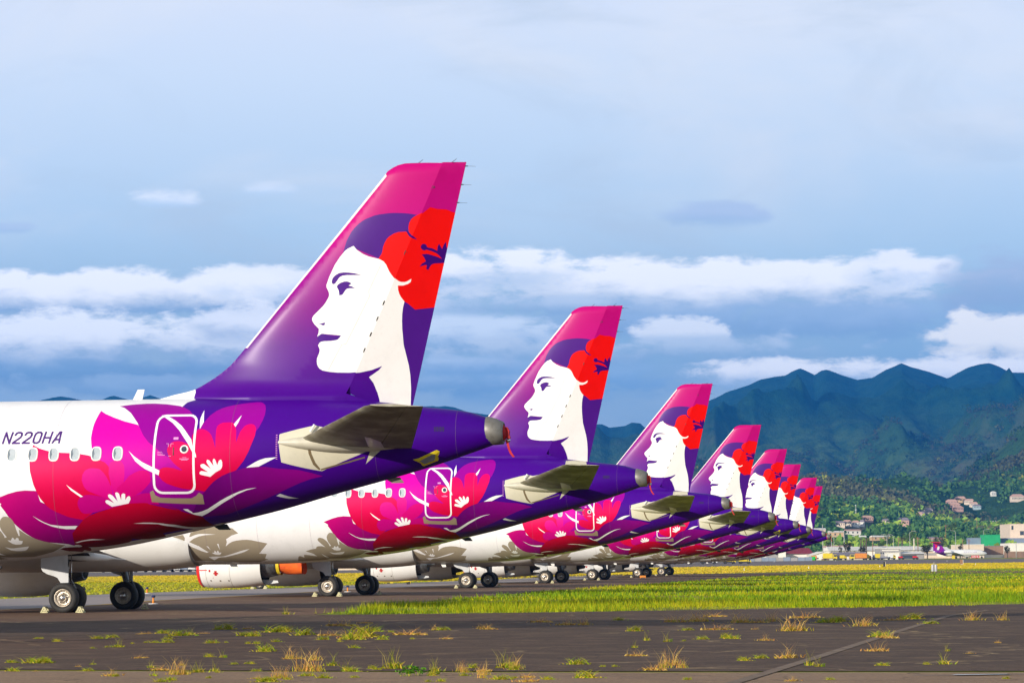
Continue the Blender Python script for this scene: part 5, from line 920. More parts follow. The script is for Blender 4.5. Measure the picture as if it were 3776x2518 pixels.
strip('yellow_taxi_line', [(-60, 108), (-21.2, 122.4), (-19.3, 132.3), (-18.4, 151), (-15.6, 171.7), (-11.4, 212), (-4.5, 251), (13.5, 357)], 0.35, G_line_y, 0.016)
strip('faded_white_line', [(2.6, 40.5), (3.4, 44.2), (5.4, 53.7), (9.5, 73.6), (13.9, 94.6), (16.7, 104.2)], 0.22, G_line_w, 0.020)
strip('white_line_marking', [(6.75, 45.6), (7.6, 45.65)], 0.35, G_line_w2, 0.020)
strip('asphalt_crack', [(6.1, 45.45), (6.9, 45.4), (8.4, 45.7)], 0.09, M_blackp, 0.024)
strip('dirt_seam', [(-9.6, 56.8), (-8.4, 57.0), (-7.6, 57.2)], 0.10, G_conc, 0.020)
# taxiway between the dry grass and the field, then the dry band and the runway
def band(name, y0, y1, sl, mt, off, x0=-420, x1=620, n=90):
    xs = np.linspace(x0, x1, n); V = []; K = 5
    for k in range(K + 1):
        yy = [y0(x) + (y1(x) - y0(x)) * k / K for x in xs]; z = ground_z(xs, np.array(yy)) + off
        V += [(float(x), float(y), float(q)) for x, y, q in zip(xs, yy, z)]
    F = [(k * n + i, k * n + i + 1, (k + 1) * n + i + 1, (k + 1) * n + i) for k in range(K) for i in range(n - 1)]
    return mesh_obj(name, V, F, mt, kind='structure')
band('dry_grass_verge', lambda x: 330 + (x + 60) * 1.4 if x < 60 else 498 + (x - 60) * .55, lambda x: 545 + (x + 60) * 1.35 if x < 150 else 829 + (x - 150) * .45, 0, G_yell, 0.03)
band('runway', lambda x: 545 + (x + 60) * 1.35 if x < 150 else 829 + (x - 150) * .45, lambda x: 870 + (x + 110) * 1.35 if x < 150 else 1221 + (x - 150) * .45, 0, G_run, 0.05)
band('old_taxi_strip', lambda x: 352 + x * 0.6 if x > 20 else 364, lambda x: 415 + x * .5 if x > 20 else 425, 0, G_asph2, 0.04, x0=-2, x1=75, n=20)

# ------------------------------------------------------------------ hills and mountains
def mountain_mat():
    m = bpy.data.materials.new('forested_slope'); m.use_nodes = True; N = m.node_tree; b = N.nodes['Principled BSDF']; b.inputs['Roughness'].default_value = 0.95; b.inputs['Specular IOR Level'].default_value = 0.05
    g = N.nodes.new('ShaderNodeNewGeometry')
    def nz(s, d, off=0):
        mp = N.nodes.new('ShaderNodeMapping'); mp.inputs['Scale'].default_value = (1, .6, 1); mp.inputs['Location'].default_value = (off, 0, 0); N.links.new(g.outputs['Position'], mp.inputs[0])
        n = N.nodes.new('ShaderNodeTexNoise'); n.inputs['Scale'].default_value = s; n.inputs['Detail'].default_value = d; n.inputs['Roughness'].default_value = 0.65; N.links.new(mp.outputs[0], n.inputs['Vector']); return n.outputs['Fac']
    def rg(f, a, c):
        r = N.nodes.new('ShaderNodeMapRange'); r.interpolation_type = 'SMOOTHSTEP'; r.inputs[1].default_value = a; r.inputs[2].default_value = c; N.links.new(f, r.inputs[0]); return r.outputs[0]
    def mx(f, a, c):
        x = N.nodes.new('ShaderNodeMix'); x.data_type = 'RGBA'
        for s, v in ((x.inputs[0], f), (x.inputs[6], a), (x.inputs[7], c)):
            if isinstance(v, tuple): s.default_value = (*v, 1)
            else: N.links.new(v, s)
        return x.outputs[2]
    c = mx(rg(nz(0.004, 8), 0.4, 0.62), (0.050, 0.115, 0.035), (0.100, 0.165, 0.040)); c = mx(rg(nz(0.0022, 6, 400), 0.5, 0.68), c, (0.12, 0.115, 0.06)); c = mx(rg(nz(0.03, 6), 0.42, 0.66), c, (0.030, 0.075, 0.026))
    sp = N.nodes.new('ShaderNodeSeparateXYZ'); N.links.new(g.outputs['Position'], sp.inputs[0]); c = mx(rg(sp.outputs[2], 150, 420), c, mx(rg(nz(0.02, 7), .35, .65), (0.006, 0.038, 0.026), (0.018, 0.062, 0.030)))  # higher ground darkened in the colour, standing in for cloud shadow and haze
    N.links.new(c, b.inputs['Base Color'])
    bp = N.nodes.new('ShaderNodeBump'); bp.inputs['Strength'].default_value = 0.9; bp.inputs['Distance'].default_value = 22; N.links.new(nz(0.035, 8), bp.inputs['Height']); N.links.new(bp.outputs[0], b.inputs['Normal'])
    return m
yy = np.concatenate([np.arange(1640, 2600, 14), np.geomspace(2600, 11500, 330)])
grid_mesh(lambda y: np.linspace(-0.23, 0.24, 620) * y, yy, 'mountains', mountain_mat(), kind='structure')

# ------------------------------------------------------------------ foliage helpers
def leaf_mat(name, trans=0.25):
    m = bpy.data.materials.new(name); m.use_nodes = True; N = m.node_tree; b = N.nodes['Principled BSDF']; b.inputs['Roughness'].default_value = 0.7; b.inputs['Specular IOR Level'].default_value = 0.15
    a = N.nodes.new('ShaderNodeAttribute'); a.attribute_name = 'Col'; N.links.new(a.outputs['Color'], b.inputs['Base Color'])
    tr = N.nodes.new('ShaderNodeBsdfTranslucent'); N.links.new(a.outputs['Color'], tr.inputs[0]); mx = N.nodes.new('ShaderNodeMixShader'); mx.inputs[0].default_value = trans
    N.links.new(b.outputs[0], mx.inputs[1]); N.links.new(tr.outputs[0], mx.inputs[2]); N.links.new(mx.outputs[0], N.nodes['Material Output'].inputs[0]); return m
M_leaf = leaf_mat('leaves', 0.2); M_blade = leaf_mat('grass_blades', 0.3)
M_bark = mat('bark', (0.10, 0.075, 0.05), 0.9, noise=(3, (0.16, 0.12, 0.08), 0.4, 0.7))
def soup(name, Vt, F, colors, mt, nper, parent=None, **k):
    """fast mesh from flat arrays; Vt (n,3), F (m,nper), colours per face"""
    me = bpy.data.meshes.new(name); me.vertices.add(len(Vt)); me.vertices.foreach_set('co', Vt.astype(np.float32).ravel())
    me.loops.add(F.size); me.loops.foreach_set('vertex_index', F.ravel().astype(np.int32)); me.polygons.add(len(F)); me.polygons.foreach_set('loop_start', np.arange(0, F.size, nper, dtype=np.int32)); me.polygons.foreach_set('loop_total', np.full(len(F), nper, np.int32))
    ca = me.color_attributes.new('Col', 'FLOAT_COLOR', 'CORNER'); cc = np.ones((len(F), nper, 4), np.float32); cc[:, :, :3] = colors[:, None, :] if colors.ndim == 2 else colors; ca.data.foreach_set('color', cc.ravel())
    me.materials.append(mt); me.update(); o = bpy.data.objects.new(name, me); COL.objects.link(o)
    if parent: o.parent = parent
    return setp(o, **k)
def clump(n, c, r, leaf, cols, rng, hollow=0.55):
    """n leaf quads through an ellipsoid volume"""
    d = rng.normal(size=(n, 3)); d /= np.linalg.norm(d, axis=1)[:, None]; rad = (hollow + (1 - hollow) * rng.random(n))[:, None]
    P = np.array(c) + d * rad * np.array(r); a = rng.normal(size=(n, 3)); a /= np.linalg.norm(a, axis=1)[:, None]
    a = a * 0.6 + d * 0.4; b = np.cross(a, rng.normal(size=(n, 3))); b /= np.linalg.norm(b, axis=1)[:, None]; t = np.cross(a, b); t /= np.linalg.norm(t, axis=1)[:, None]
    s = leaf * (0.6 + 0.8 * rng.random(n))[:, None]
    V = np.stack([P - b * s, P + t * s * .7, P + b * s, P - t * s * .7], 1).reshape(-1, 3); F = np.arange(n * 4).reshape(n, 4)
    cols = np.array(cols); C_ = cols[rng.integers(0, len(cols), n)] * (0.8 + 0.4 * rng.random(n))[:, None]
    return V, F, C_
def merge(parts):
    V = []; F = []; C_ = []; n = 0
    for v, f, c in parts: V.append(v); F.append(f + n); C_.append(c); n += len(v)
    return np.concatenate(V), np.concatenate(F), np.concatenate(C_)
# woodland over the lower slopes (one mass, nobody could count it)
def woodland():
    rng = np.random.default_rng(3); parts = []
    N_ = 10500; a = rng.uniform(0.060, 0.187, N_); Y = 1655 * (6600 / 1655.0) ** rng.random(N_)**0.9; X = a * Y
    dens = fbm(X / 120.0, Y / 160.0, 5, 4); z = ground_z(X, Y)
    pal = {0: [(0.08, 0.19, 0.045), (0.12, 0.25, 0.05), (0.06, 0.15, 0.045)], 1: [(0.28, 0.44, 0.06), (0.38, 0.50, 0.06), (0.20, 0.36, 0.055)], 2: [(0.16, 0.16, 0.075), (0.12, 0.14, 0.065)], 3: [(0.34, 0.34, 0.05), (0.26, 0.30, 0.05)]}
    hue = fbm(X / 90.0 + 40, Y / 160.0, 15, 3)
    for i in range(N_):
        if dens[i] < 0.36 and rng.random() < 0.75: continue
        far = Y[i] / 1700.0; s = rng.uniform(3.0, 8.5) * (0.75 + 0.28 * far); h = s * rng.uniform(0.45, 0.75)
        k = 0 if hue[i] < 0.44 else (1 if hue[i] < 0.60 else (2 if rng.random() < .5 else 1))
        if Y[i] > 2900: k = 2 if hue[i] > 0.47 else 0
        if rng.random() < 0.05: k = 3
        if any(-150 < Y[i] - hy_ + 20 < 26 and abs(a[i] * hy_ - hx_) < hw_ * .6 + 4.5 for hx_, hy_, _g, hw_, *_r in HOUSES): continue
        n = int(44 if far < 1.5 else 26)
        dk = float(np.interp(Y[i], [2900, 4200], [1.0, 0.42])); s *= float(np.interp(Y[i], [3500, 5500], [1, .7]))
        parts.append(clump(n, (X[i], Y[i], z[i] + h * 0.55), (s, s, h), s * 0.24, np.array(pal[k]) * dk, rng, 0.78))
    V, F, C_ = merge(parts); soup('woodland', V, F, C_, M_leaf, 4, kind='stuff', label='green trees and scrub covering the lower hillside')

PALT = {'dark': [(0.05, 0.055, 0.012), (0.075, 0.065, 0.016), (0.03, 0.035, 0.012)], 'brown': [(0.13, 0.12, 0.045), (0.10, 0.10, 0.04), (0.16, 0.12, 0.05)], 'light': [(0.10, 0.17, 0.022), (0.075, 0.13, 0.02), (0.14, 0.20, 0.03)], 'palm': [(0.20, 0.19, 0.03), (0.12, 0.13, 0.03), (0.16, 0.12, 0.04)]}
for i, (X, Y, g, h, w, t, lb) in enumerate(TREES):
    rng = np.random.default_rng(100 + i); r = empty('palm_tree' if t == 'palm' else 'tree', (X, Y, g), label=lb, cat='palm' if t == 'palm' else 'tree')
    h = max(h, 1.5); mb = MB(); th = h * (0.8 if t == 'palm' else 0.5); mb.tube((0, 0, -.3), (0.1 * h * .3, 0, th), 0.035 * h + .05, 0.02 * h + .03, 7)
    if t != 'palm':
        for k in range(4):
            an = k * 1.6 + rng.random(); mb.tube((0, 0, th * .55), (math.cos(an) * w * .28, math.sin(an) * w * .28, th * 1.15), 0.018 * h + .03, 0.01 * h + .02, 5)
    mb.build('trunk', M_bark, r)
    parts = []
    if t == 'palm':
        top = np.array([0.03 * h, 0, th])
        for k in range(22):
            an = 2 * math.pi * k / 22 + rng.random() * .3; el = rng.uniform(-0.5, 1.1); L = w * .55 * rng.uniform(.8, 1.1); prev = top; 
            for q in range(6):
                tt = (q + 1) / 6; p = top + np.array([math.cos(an) * math.cos(el) * L * tt, math.sin(an) * math.cos(el) * L * tt, math.sin(el) * L * tt - L * .55 * tt * tt]); s = np.array([-math.sin(an), math.cos(an), 0]) * w * .05 * (1 - abs(tt - .4)); dn = np.array([0, 0, -w * .05])
                Vq = np.array([prev - s + dn, prev, p, p - s + dn]); Vr = np.array([prev + s + dn, prev, p, p + s + dn]); cq = np.array([PALT['palm'][rng.integers(3)]])
                parts += [(Vq, np.array([[0, 1, 2, 3]]), cq), (Vr, np.array([[0, 1, 2, 3]]), cq)]; prev = p
    else:
        for k in range(11):
            an = rng.random() * 6.28; rr = w * .32 * math.sqrt(rng.random()); c = (math.cos(an) * rr, math.sin(an) * rr, h * rng.uniform(.42, .82)); s = w * rng.uniform(.14, .24)
            parts.append(clump(70, c, (s, s, s * min(1.0, h / w) * 1.1), w * .030 + .06, PALT[t], rng, .35))
    V_, F_, C__ = merge(parts); soup('crown', V_, F_, C__, M_leaf, 4, r)

# ------------------------------------------------------------------ houses on the slope
MC = {'g': mat('grey_roofing', (0.26, 0.22, 0.24), 0.8, noise=(1, (0.20, 0.17, 0.19), 0.4, 0.7)), 'p': mat('pink_roofing', (0.62, 0.38, 0.29), 0.8, noise=(1, (0.52, 0.31, 0.24), 0.4, 0.7)), 'w': mat('white_wall', (0.86, 0.81, 0.72), 0.8, noise=(.8, (0.78, 0.73, 0.64), 0.4, 0.7)),
      'c': mat('cream_wall', (0.76, 0.62, 0.48), 0.8, noise=(.8, (0.68, 0.55, 0.42), 0.4, 0.7)), 'o': mat('tan_wall', (0.62, 0.42, 0.22), 0.8, noise=(.8, (0.52, 0.35, 0.2), 0.4, 0.7)), 'b': mat('pale_blue_wall', (0.45, 0.56, 0.58), 0.8, noise=(.8, (0.38, 0.48, 0.5), 0.4, 0.7)), 'win': mat('house_glass', (0.05, 0.06, 0.07), 0.2, noise=(1, (0.08, 0.09, 0.1), 0.4, 0.7)),
      'r': mat('maroon_roofing', (0.30, 0.012, 0.02), 0.7, noise=(.5, (0.22, 0.01, 0.02), 0.4, 0.7)), 'green': mat('green_cladding', (0.02, 0.42, 0.14), 0.6, noise=(.3, (0.016, 0.34, 0.12), 0.4, 0.7)), 'blue': mat('blue_grey_cladding', (0.22, 0.27, 0.36), 0.6, noise=(.3, (0.28, 0.33, 0.42), 0.4, 0.7)), 'brown': mat('brown_wall', (0.28, 0.17, 0.11), 0.8, noise=(.3, (0.22, 0.14, 0.09), 0.4, 0.7)), 'gw': mat('grey_wall', (0.36, 0.34, 0.33), 0.8, noise=(.3, (0.3, 0.28, 0.27), 0.4, 0.7))}
for i, (X, Y, g, w, h, rc, wc, lb) in enumerate(HOUSES):
    r = empty('house', (X, Y, g + 0.9), random.uniform(-.35, .35), label=lb, cat='house'); w *= 1.35; d = w * .6; hw = h * .62 + 1.3; H = h + 1.7
    MB().box(-w / 2 * .93, w / 2 * .93, -d / 2, d / 2, -1.5, hw).build('wall', MC[wc], r)
    e = .3; MB().add([(-w / 2, -d / 2 - e, hw), (w / 2, -d / 2 - e, hw), (w / 2, d / 2 + e, hw), (-w / 2, d / 2 + e, hw), (-w * .3, 0, H + .4), (w * .3, 0, H + .4)], [(0, 1, 5, 4), (2, 3, 4, 5), (1, 2, 5), (3, 0, 4), (3, 2, 1, 0)]).build('roof', MC[rc], r)
    nwin = max(2, int(w / 1.6))
    for k in range(nwin):
        x = -w * .38 + w * .76 * k / (nwin - 1); mb = MB().box(x - .32, x + .32, -d / 2 - .04, -d / 2 + .02, hw * .35, hw * .8); mb.build('window', MC['win'], r)

# ------------------------------------------------------------------ buildings beside the runway
def hall(name, x0, x1, Y, dep, z, h, wall, roof, label, cat='building', gable=None, eave=None, openings=(), flat=True):
    cx = (x0 + x1) / 2; w = x1 - x0; r = empty(name, (cx, Y, z - .3), 0, label=label, cat=cat); h += .3; hw = h if flat else (eave or h * .62)
    MB().box(-w / 2, w / 2, 0, dep, -.3, hw).build('wall', wall, r)
    if flat: MB().box(-w / 2 - .15, w / 2 + .15, -.2, dep + .1, hw + .002, hw + .28).build('roof', roof, r)
    elif gable == 'y':
        o = .5; mb = MB().loft([[(-w / 2 - o, y, hw - .1), (0, y, h), (w / 2 + o, y, hw - .1), (w / 2 + o, y, hw + .1), (0, y, h + .25), (-w / 2 - o, y, hw + .1)] for y in (-.6, dep)]); mb.build('roof', roof, r)
        MB().add([(-w / 2, 0, hw), (w / 2, 0, hw), (0, 0, h - .1)], [(0, 1, 2)]).build('gable', wall, r)
    else:
        MB().add([(-w / 2 - .4, -1.2, hw), (w / 2 + .4, -1.2, hw), (w / 2 + .4, dep, hw), (-w / 2 - .4, dep, hw), (-w / 2 + .2, dep * .5, h), (w / 2 - .6, dep * .5, h)], [(0, 1, 5, 4), (2, 3, 4, 5), (1, 2, 5), (3, 0, 4), (3, 2, 1, 0)]).build('roof', roof, r)
    for (u0, u1, v0, v1, kind) in openings:
        mm = {'d': MC['win'], 'w': MC['w'], 'g': MC['gw'], 'b': MC['brown']}[kind]
        MB().box(-w / 2 + u0 * w, -w / 2 + u1 * w, -.08, .03, hw * v0, hw * v1).build('window' if kind == 'd' else 'wall_panel', mm, r)
    return r
hall('hangar', 134.8, 143.5, 1330, 30, 2.33, 3.6, MC['w'], MC['w'], 'cream gabled hall with brown trimmed roof left of the yellow truck', gable='y', flat=False, eave=2.5, openings=[(.05, .25, .3, .55, 'd'), (.45, .62, .55, .75, 'd'), (.4, .8, .0, .35, 'b')])
hall('hangar', 143.6, 159.7, 1332, 26, 2.33, 3.6, MC['c'], MC['g'], 'long hall under a grey pitched roof behind the yellow trucks', gable='x', flat=False, eave=2.3, openings=[(.0, .22, .1, .8, 'd'), (.3, .45, .3, .7, 'w'), (.46, .55, .1, .8, 'g'), (.74, .98, .35, .8, 'w')])
hall('warehouse', 160.0, 208.0, 1500, 30, 2.75, 6.4, MC['w'], MC['w'], 'very long low white roofed warehouse behind the airfield halls', gable='x', flat=False, eave=4.6, openings=[(.03, .1, .7, .85, 'd'), (.2, .22, .72, .85, 'd'), (.25, .27, .72, .85, 'd'), (.3, .32, .72, .85, 'd'), (.35, .37, .72, .85, 'd'), (.9, .995, .62, .82, 'g')])
hall('office_block', 173.3, 183.1, 1400, 20, 2.5, 5.0, MC['gw'], MC['w'], 'grey two storey block with small dark windows', openings=[(.02, .08, .55, .68, 'd'), (.13, .19, .55, .68, 'd'), (.23, .29, .55, .68, 'd'), (.45, .5, .6, .7, 'd'), (.55, .6, .6, .7, 'd'), (.66, .7, .6, .7, 'd'), (.1, .9, .8, .9, 'w')])
hall('loading_shed', 171.4, 177.2, 1360, 8, 2.4, 2.9, MC['w'], MC['w'], 'small white shed in front of the grey two storey block', openings=[(.32, .62, .1, .75, 'g')])
hall('open_shed', 183.3, 194.2, 1400, 18, 2.5, 3.7, MC['gw'], MC['w'], 'open fronted shed with dark mouth right of the grey block', gable='x', flat=False, eave=2.7, openings=[(.0, .66, .2, .8, 'd'), (.68, .98, .1, .8, 'g')])
hall('warehouse', 210.5, 236.2, 1600, 20, 2.93, 6.2, MC['c'], MC['w'], 'low white roofed sheds behind the small jet tail', gable='x', flat=False, eave=4.2, openings=[(.02, .25, .4, .7, 'g'), (.45, .7, .45, .75, 'g'), (.72, .95, .3, .8, 'w')])
hall('warehouse', 236.5, 247.9, 1560, 40, 2.9, 6.9, MC['c'], MC['w'], 'tall plain beige hall behind the small jet')
hall('warehouse', 248.3, 262.3, 1580, 30, 2.93, 6.2, MC['brown'], MC['g'], 'brown walled shed joined to the right of the beige hall', openings=[(.0, 1, .02, .3, 'w')])
hall('container_stack', 262.1, 268.5, 1700, 12, 3.35, 11.0, MC['blue'], MC['blue'], 'blue grey container wall left of the bright green block', cat='container')
hall('container_stack', 268.7, 278.0, 1690, 14, 3.18, 12.8, MC['green'], MC['green'], 'bright green block above the runway halls', cat='container')
hall('container_stack', 278.3, 300, 1700, 12, 3.07, 10.9, MC['blue'], MC['blue'], 'blue grey container wall right of the bright green block', cat='container', openings=[(.1, .16, .05, .3, 'w'), (.3, .36, .05, .3, 'w')])
hall('office_block', 319.0, 340, 1900, 40, 7.36, 17.2, MC['c'], MC['c'], 'tall cream block at the right edge with two windows', openings=[(.30, .42, .6, .75, 'd'), (.38, .55, .38, .44, 'd'), (.04, .1, .8, .95, 'd')])
hall('annexe', 314.1, 340, 1880, 20, 7.02, 8.2, MC['c'], MC['c'], 'lower cream wing in front of the tall cream block')
hall('warehouse', 261.5, 285, 1560, 30, 2.9, 7.4, MC['w'], MC['w'], 'white roofed shed at the right edge below the blue containers', openings=[(.3, .7, .1, .5, 'g')])
hall('perimeter_wall', 252, 290, 1520, 1, 2.8, 3.2, MC['brown'], MC['c'], 'long low reddish wall at the far right behind the red sign', cat='wall')
hall('hangar', 124.0, 137.5, 1360, 25, 2.4, 5.6, MC['w'], MC['r'], 'hall with a maroon roof beside the cream gabled one', gable='x', flat=False, eave=3.2, openings=[(.1, .3, .1, .5, 'd'), (.5, .9, .1, .5, 'd')])
hall('hangar', 106.0, 123.7, 1345, 20, 2.35, 4.0, MC['w'], MC['w'], 'white shed behind the blue grey fence under the last jets', openings=[(.1, .25, .1, .7, 'd'), (.5, .8, .1, .7, 'g')])
hall('warehouse', -135, -60, 905, 25, 0, 5.5, MC['gw'], MC['brown'], 'long dark shed far left seen under the jets', openings=[(.1, .2, .1, .7, 'd'), (.5, .62, .1, .7, 'd'), (.7, .85, .1, .7, 'd')])
hall('warehouse', -58, 10, 960, 25, 0.5, 4.5, MC['c'], MC['w'], 'long cream shed seen beneath the middle jets', openings=[(.1, .2, .1, .7, 'd'), (.5, .62, .1, .7, 'd')])
rb = np.random.default_rng(44); nb = 0
RL = {'g': 'grey', 'p': 'pink', 'w': 'white'}; WL = {'w': 'white', 'c': 'cream', 'gw': 'grey', 'b': 'pale blue', 'o': 'tan'}; KN = ['beside the pale pole', 'behind the palms', 'behind the long white roof', 'near the curved lamps', 'left of the small jet', 'behind the beige hall', 'below the hillside houses', 'above the small jet', 'right of the stout cream post']
seen = set()
while nb < 26:
    a_ = rb.uniform(0.098, 0.178); Y_ = rb.uniform(1640, 2250); X_ = a_ * Y_; w_ = rb.uniform(6, 15); h_ = rb.uniform(2.2, 4.2); g_ = float(ground_z(X_, Y_)); rc = 'gpw'[rb.integers(3)]; wc = ['w', 'c', 'gw', 'b', 'o'][rb.integers(5)]
    near = min(TREES + [(205, 1460, 0, 0, 0, 0, 'small jet')], key=lambda t: abs(t[0] / t[1] - a_) + 0.00003 * abs(t[1] - Y_))
    lb = '%s walled shed with %s roof, near %s' % (WL[wc], RL[rc], near[6].replace('tree left of the small jet tail', 'tree').split(' in the palm')[0].split(' on the slope')[0])
    if lb in seen or len(lb.split()) > 16: continue
    seen.add(lb); nb += 1; r = empty('shed', (X_, Y_, g_), rb.uniform(-.2, .2), label=lb, cat='building')
    MB().box(-w_ / 2, w_ / 2, 0, w_ * .6, -1, h_).build('wall', MC[wc], r); MB().add([(-w_ / 2 - .3, -.5, h_), (w_ / 2 + .3, -.5, h_), (w_ / 2 + .3, w_ * .6, h_), (-w_ / 2 - .3, w_ * .6, h_), (-w_ / 2, w_ * .3, h_ + 1.1), (w_ / 2, w_ * .3, h_ + 1.1)], [(0, 1, 5, 4), (2, 3, 4, 5), (1, 2, 5), (3, 0, 4), (3, 2, 1, 0)]).build('roof', MC[rc], r)
    for q in range(3): MB().box(-w_ * .38 + q * w_ * .3, -w_ * .38 + q * w_ * .3 + 1.1, -.05, .02, h_ * .4, h_ * .8).build('window', MC['win'], r)
    HOUSES.append((X_, Y_, g_, w_, h_))
woodland()
# fence of blue panels
r = empty('panel_fence', (0, 1180, 1.95), label='row of blue and grey fence panels below the last tails', cat='fence')
for k in range(9):
    x = 93 + k * 2.9; MB().box(x, x + 2.8, 0, .12, -.1, 1.35 + .12 * (k % 3)).build('fence_panel', MC['blue'] if k not in (1, 4, 6) else MC['gw'], r)
    MB().box(x - .05, x, -.05, .15, -.1, 1.6).build('fence_post', M_strut, r)

# ------------------------------------------------------------------ lamp posts and poles
M_pole = mat('galvanised_pole', (0.55, 0.54, 0.5), 0.5, 0.3, noise=(1, (0.45, 0.44, 0.4), 0.4, 0.7)); M_wood = mat('pole_wood', (0.30, 0.16, 0.09), 0.85, noise=(1, (0.22, 0.12, 0.07), 0.4, 0.7)); M_cream = mat('cream_post_paint', (0.75, 0.68, 0.5), 0.6, noise=(1, (0.65, 0.6, 0.45), 0.4, 0.7))
for X, Y, g, h, t, lb in POLES:
    nm = {'mast': 'radio_mast', 'lampL': 'street_lamp', 'lampR': 'street_lamp'}.get(t, 'utility_pole'); r = empty(nm, (X, Y, g), label=lb, cat={'radio_mast': 'mast', 'street_lamp': 'street lamp', 'utility_pole': 'pole'}[nm])
    rad = {'mast': .30, 'thick': .5, 'wood': .2, 'pole': .22}.get(t, .14); mt = {'wood': M_wood, 'thick': M_cream}.get(t, M_pole)
    if t == 'thick': rad = .38
    MB().tube((0, 0, -.3), (0, 0, h), rad, rad * .75, 8).build('post', mt, r, smooth=True)
    if t.startswith('lamp'):
        s = -1 if t == 'lampL' else 1; mb = MB(); p = [(0, 0, h), (s * .5, 0, h + .45), (s * 1.3, 0, h + .75), (s * 2.2, 0, h + .85)]
        for a, b in zip(p[:-1], p[1:]): mb.tube(a, b, .09, .08, 6)
        mb.build('arm', M_pole, r); MB().box(s * 2.2 - .2, s * 2.2 + .7 * s + .2, -.18, .18, h + .74, h + .95, bev=.04).build('lamp_head', M_pole, r)
    if t == 'wood': MB().box(-.9, .9, -.08, .08, h - .9, h - .7).build('crossarm', M_wood, r)
    if t == 'mast':
        for q in (.98, .72, .55):
            MB().box(-.75, .35, -.3, .3, h * q - .35, h * q + .25).build('antenna', M_white, r)

# ------------------------------------------------------------------ field signs, cabinets, lights
def field_sign(X, Y, g, w, h, text, label):
    r = empty('runway_sign', (X, Y, g - .05), label=label, cat='sign'); MB().box(-w / 2, w / 2, -.12, .12, .42, .42 + h, bev=.03).build('sign_face', M_redp, r)
    for x in (-w * .35, w * .35): MB().tube((x, 0, 0), (x, 0, .43), .05, .05, 6).build('leg', M_strut, r)
    cu = bpy.data.curves.new('txt', 'FONT'); cu.body = text; cu.size = h * .95; cu.align_x = 'CENTER'; cu.align_y = 'CENTER'; cu.extrude = .01; cu.offset = .02
    to = bpy.data.objects.new('tmp', cu); me = bpy.data.meshes.new_from_object(to); bpy.data.objects.remove(to)
    me.materials.clear(); me.materials.append(M_white); o = bpy.data.objects.new('sign_text', me); COL.objects.link(o); o.parent = r; o.location = (0, -.14, .42 + h * .48); o.rotation_euler = (math.pi / 2, 0, 0)
field_sign(216.2, 1386.3, 2.47, 3.7, 1.15, '22R-4L', 'red airfield sign with white characters below the small jet')
field_sign(292.5, 1723.5, 3.49, 5.6, 1.15, 'D - 26R', 'red airfield sign with white characters at the far right edge')
field_sign(111.7, 1227.4, 2.07, 2.8, .6, '4L', 'low red airfield sign in front of the blue fence')
r = empty('distance_marker', (76.8, 613.7, .53), label='dark upright board with pale edge in the dry grass', cat='marker'); MB().box(-.20, .22, -.15, .15, .05, 1.0, bev=.02).build('board', M_blackp, r); MB().box(.22, .29, -.16, .16, .0, 1.0).build('edge', M_cream, r); MB().box(-.2, .3, -.2, .2, -.05, .05).build('base', M_cream, r)
r = empty('distance_marker', (105.4, 697.1, .74), label='brown board in a white frame in the dry grass', cat='marker'); MB().box(-.32, .36, -.12, .12, .1, 1.2, bev=.02).build('board', M_wood, r)
for b_ in ((.36, .44, 0, 1.15), (-.36, .44, -.02, .1)): MB().box(b_[0], b_[1], -.15, .15, b_[2], b_[3]).build('frame', M_white, r)
r = empty('equipment_cabinet', (62.6, 440.8, .1), label='pair of pale grey rounded cabinets standing in the green grass', cat='cabinet')
for s in (-1, 1): MB().loft([[(s * .24 + q * math.cos(a), q * math.sin(a), z) for a in [2 * math.pi * i / 14 for i in range(14)]] for z, q in ((-.05, .17), (.1, .2), (.9, .21), (1.05, .17), (1.1, .06))]).build('cabinet', M_wing, r, angle=50)
MB().tube((-.03, 0, 0), (-.03, 0, 1.45), .03, .02, 6).build('post', M_white, r); MB().tube((.06, 0, 0), (.06, 0, 1.15), .035, .03, 6).build('post', M_strut, r)
stakes = [(39.2, 503.6, .24, 'white stake light beside the asphalt strip, nearest the jets', .5), (55.6, 558.1, .39, 'white stake light in the dry grass right of the last tail', .45), (90.6, 1029.4, 1.57, 'tiny white light in front of the low red sign', .4), (121.6, 1118.2, 1.8, 'tiny white light at the runway edge below the yellow truck', .4), (103.1, 661.0, .65, 'short white post right of the brown board', .45), (74.2, 600, .5, 'small white cone left of the dark board', .35), (95.4, 715, .79, 'small white light right of the dark board', .4), (140.5, 960, 1.5, 'white light at the runway edge right of the dark tree', .4)]
for X, Y, g, lb, h in stakes:
    g = float(ground_z(X, Y)); r = empty('edge_light', (X, Y, g), label=lb, cat='runway light', group='small lights and posts in the field')
    MB().tube((0, 0, 0), (0, 0, h), .055, .04, 8).build('stem', M_white, r); MB().lathe([(0, .2), (.04, .17), (.05, .06)], (0, 0, 0), 'z', 10, cap=True).build('base', M_white, r)
M_orangep = mat('orange_stake_paint', (0.75, 0.25, 0.02), 0.5, noise=(9, (0.6, 0.18, 0.02), 0.4, 0.7)); M_bluel = mat('blue_lens', (0.02, 0.03, 0.10), 0.15, noise=(5, (0.03, 0.05, 0.15), 0.4, 0.7))
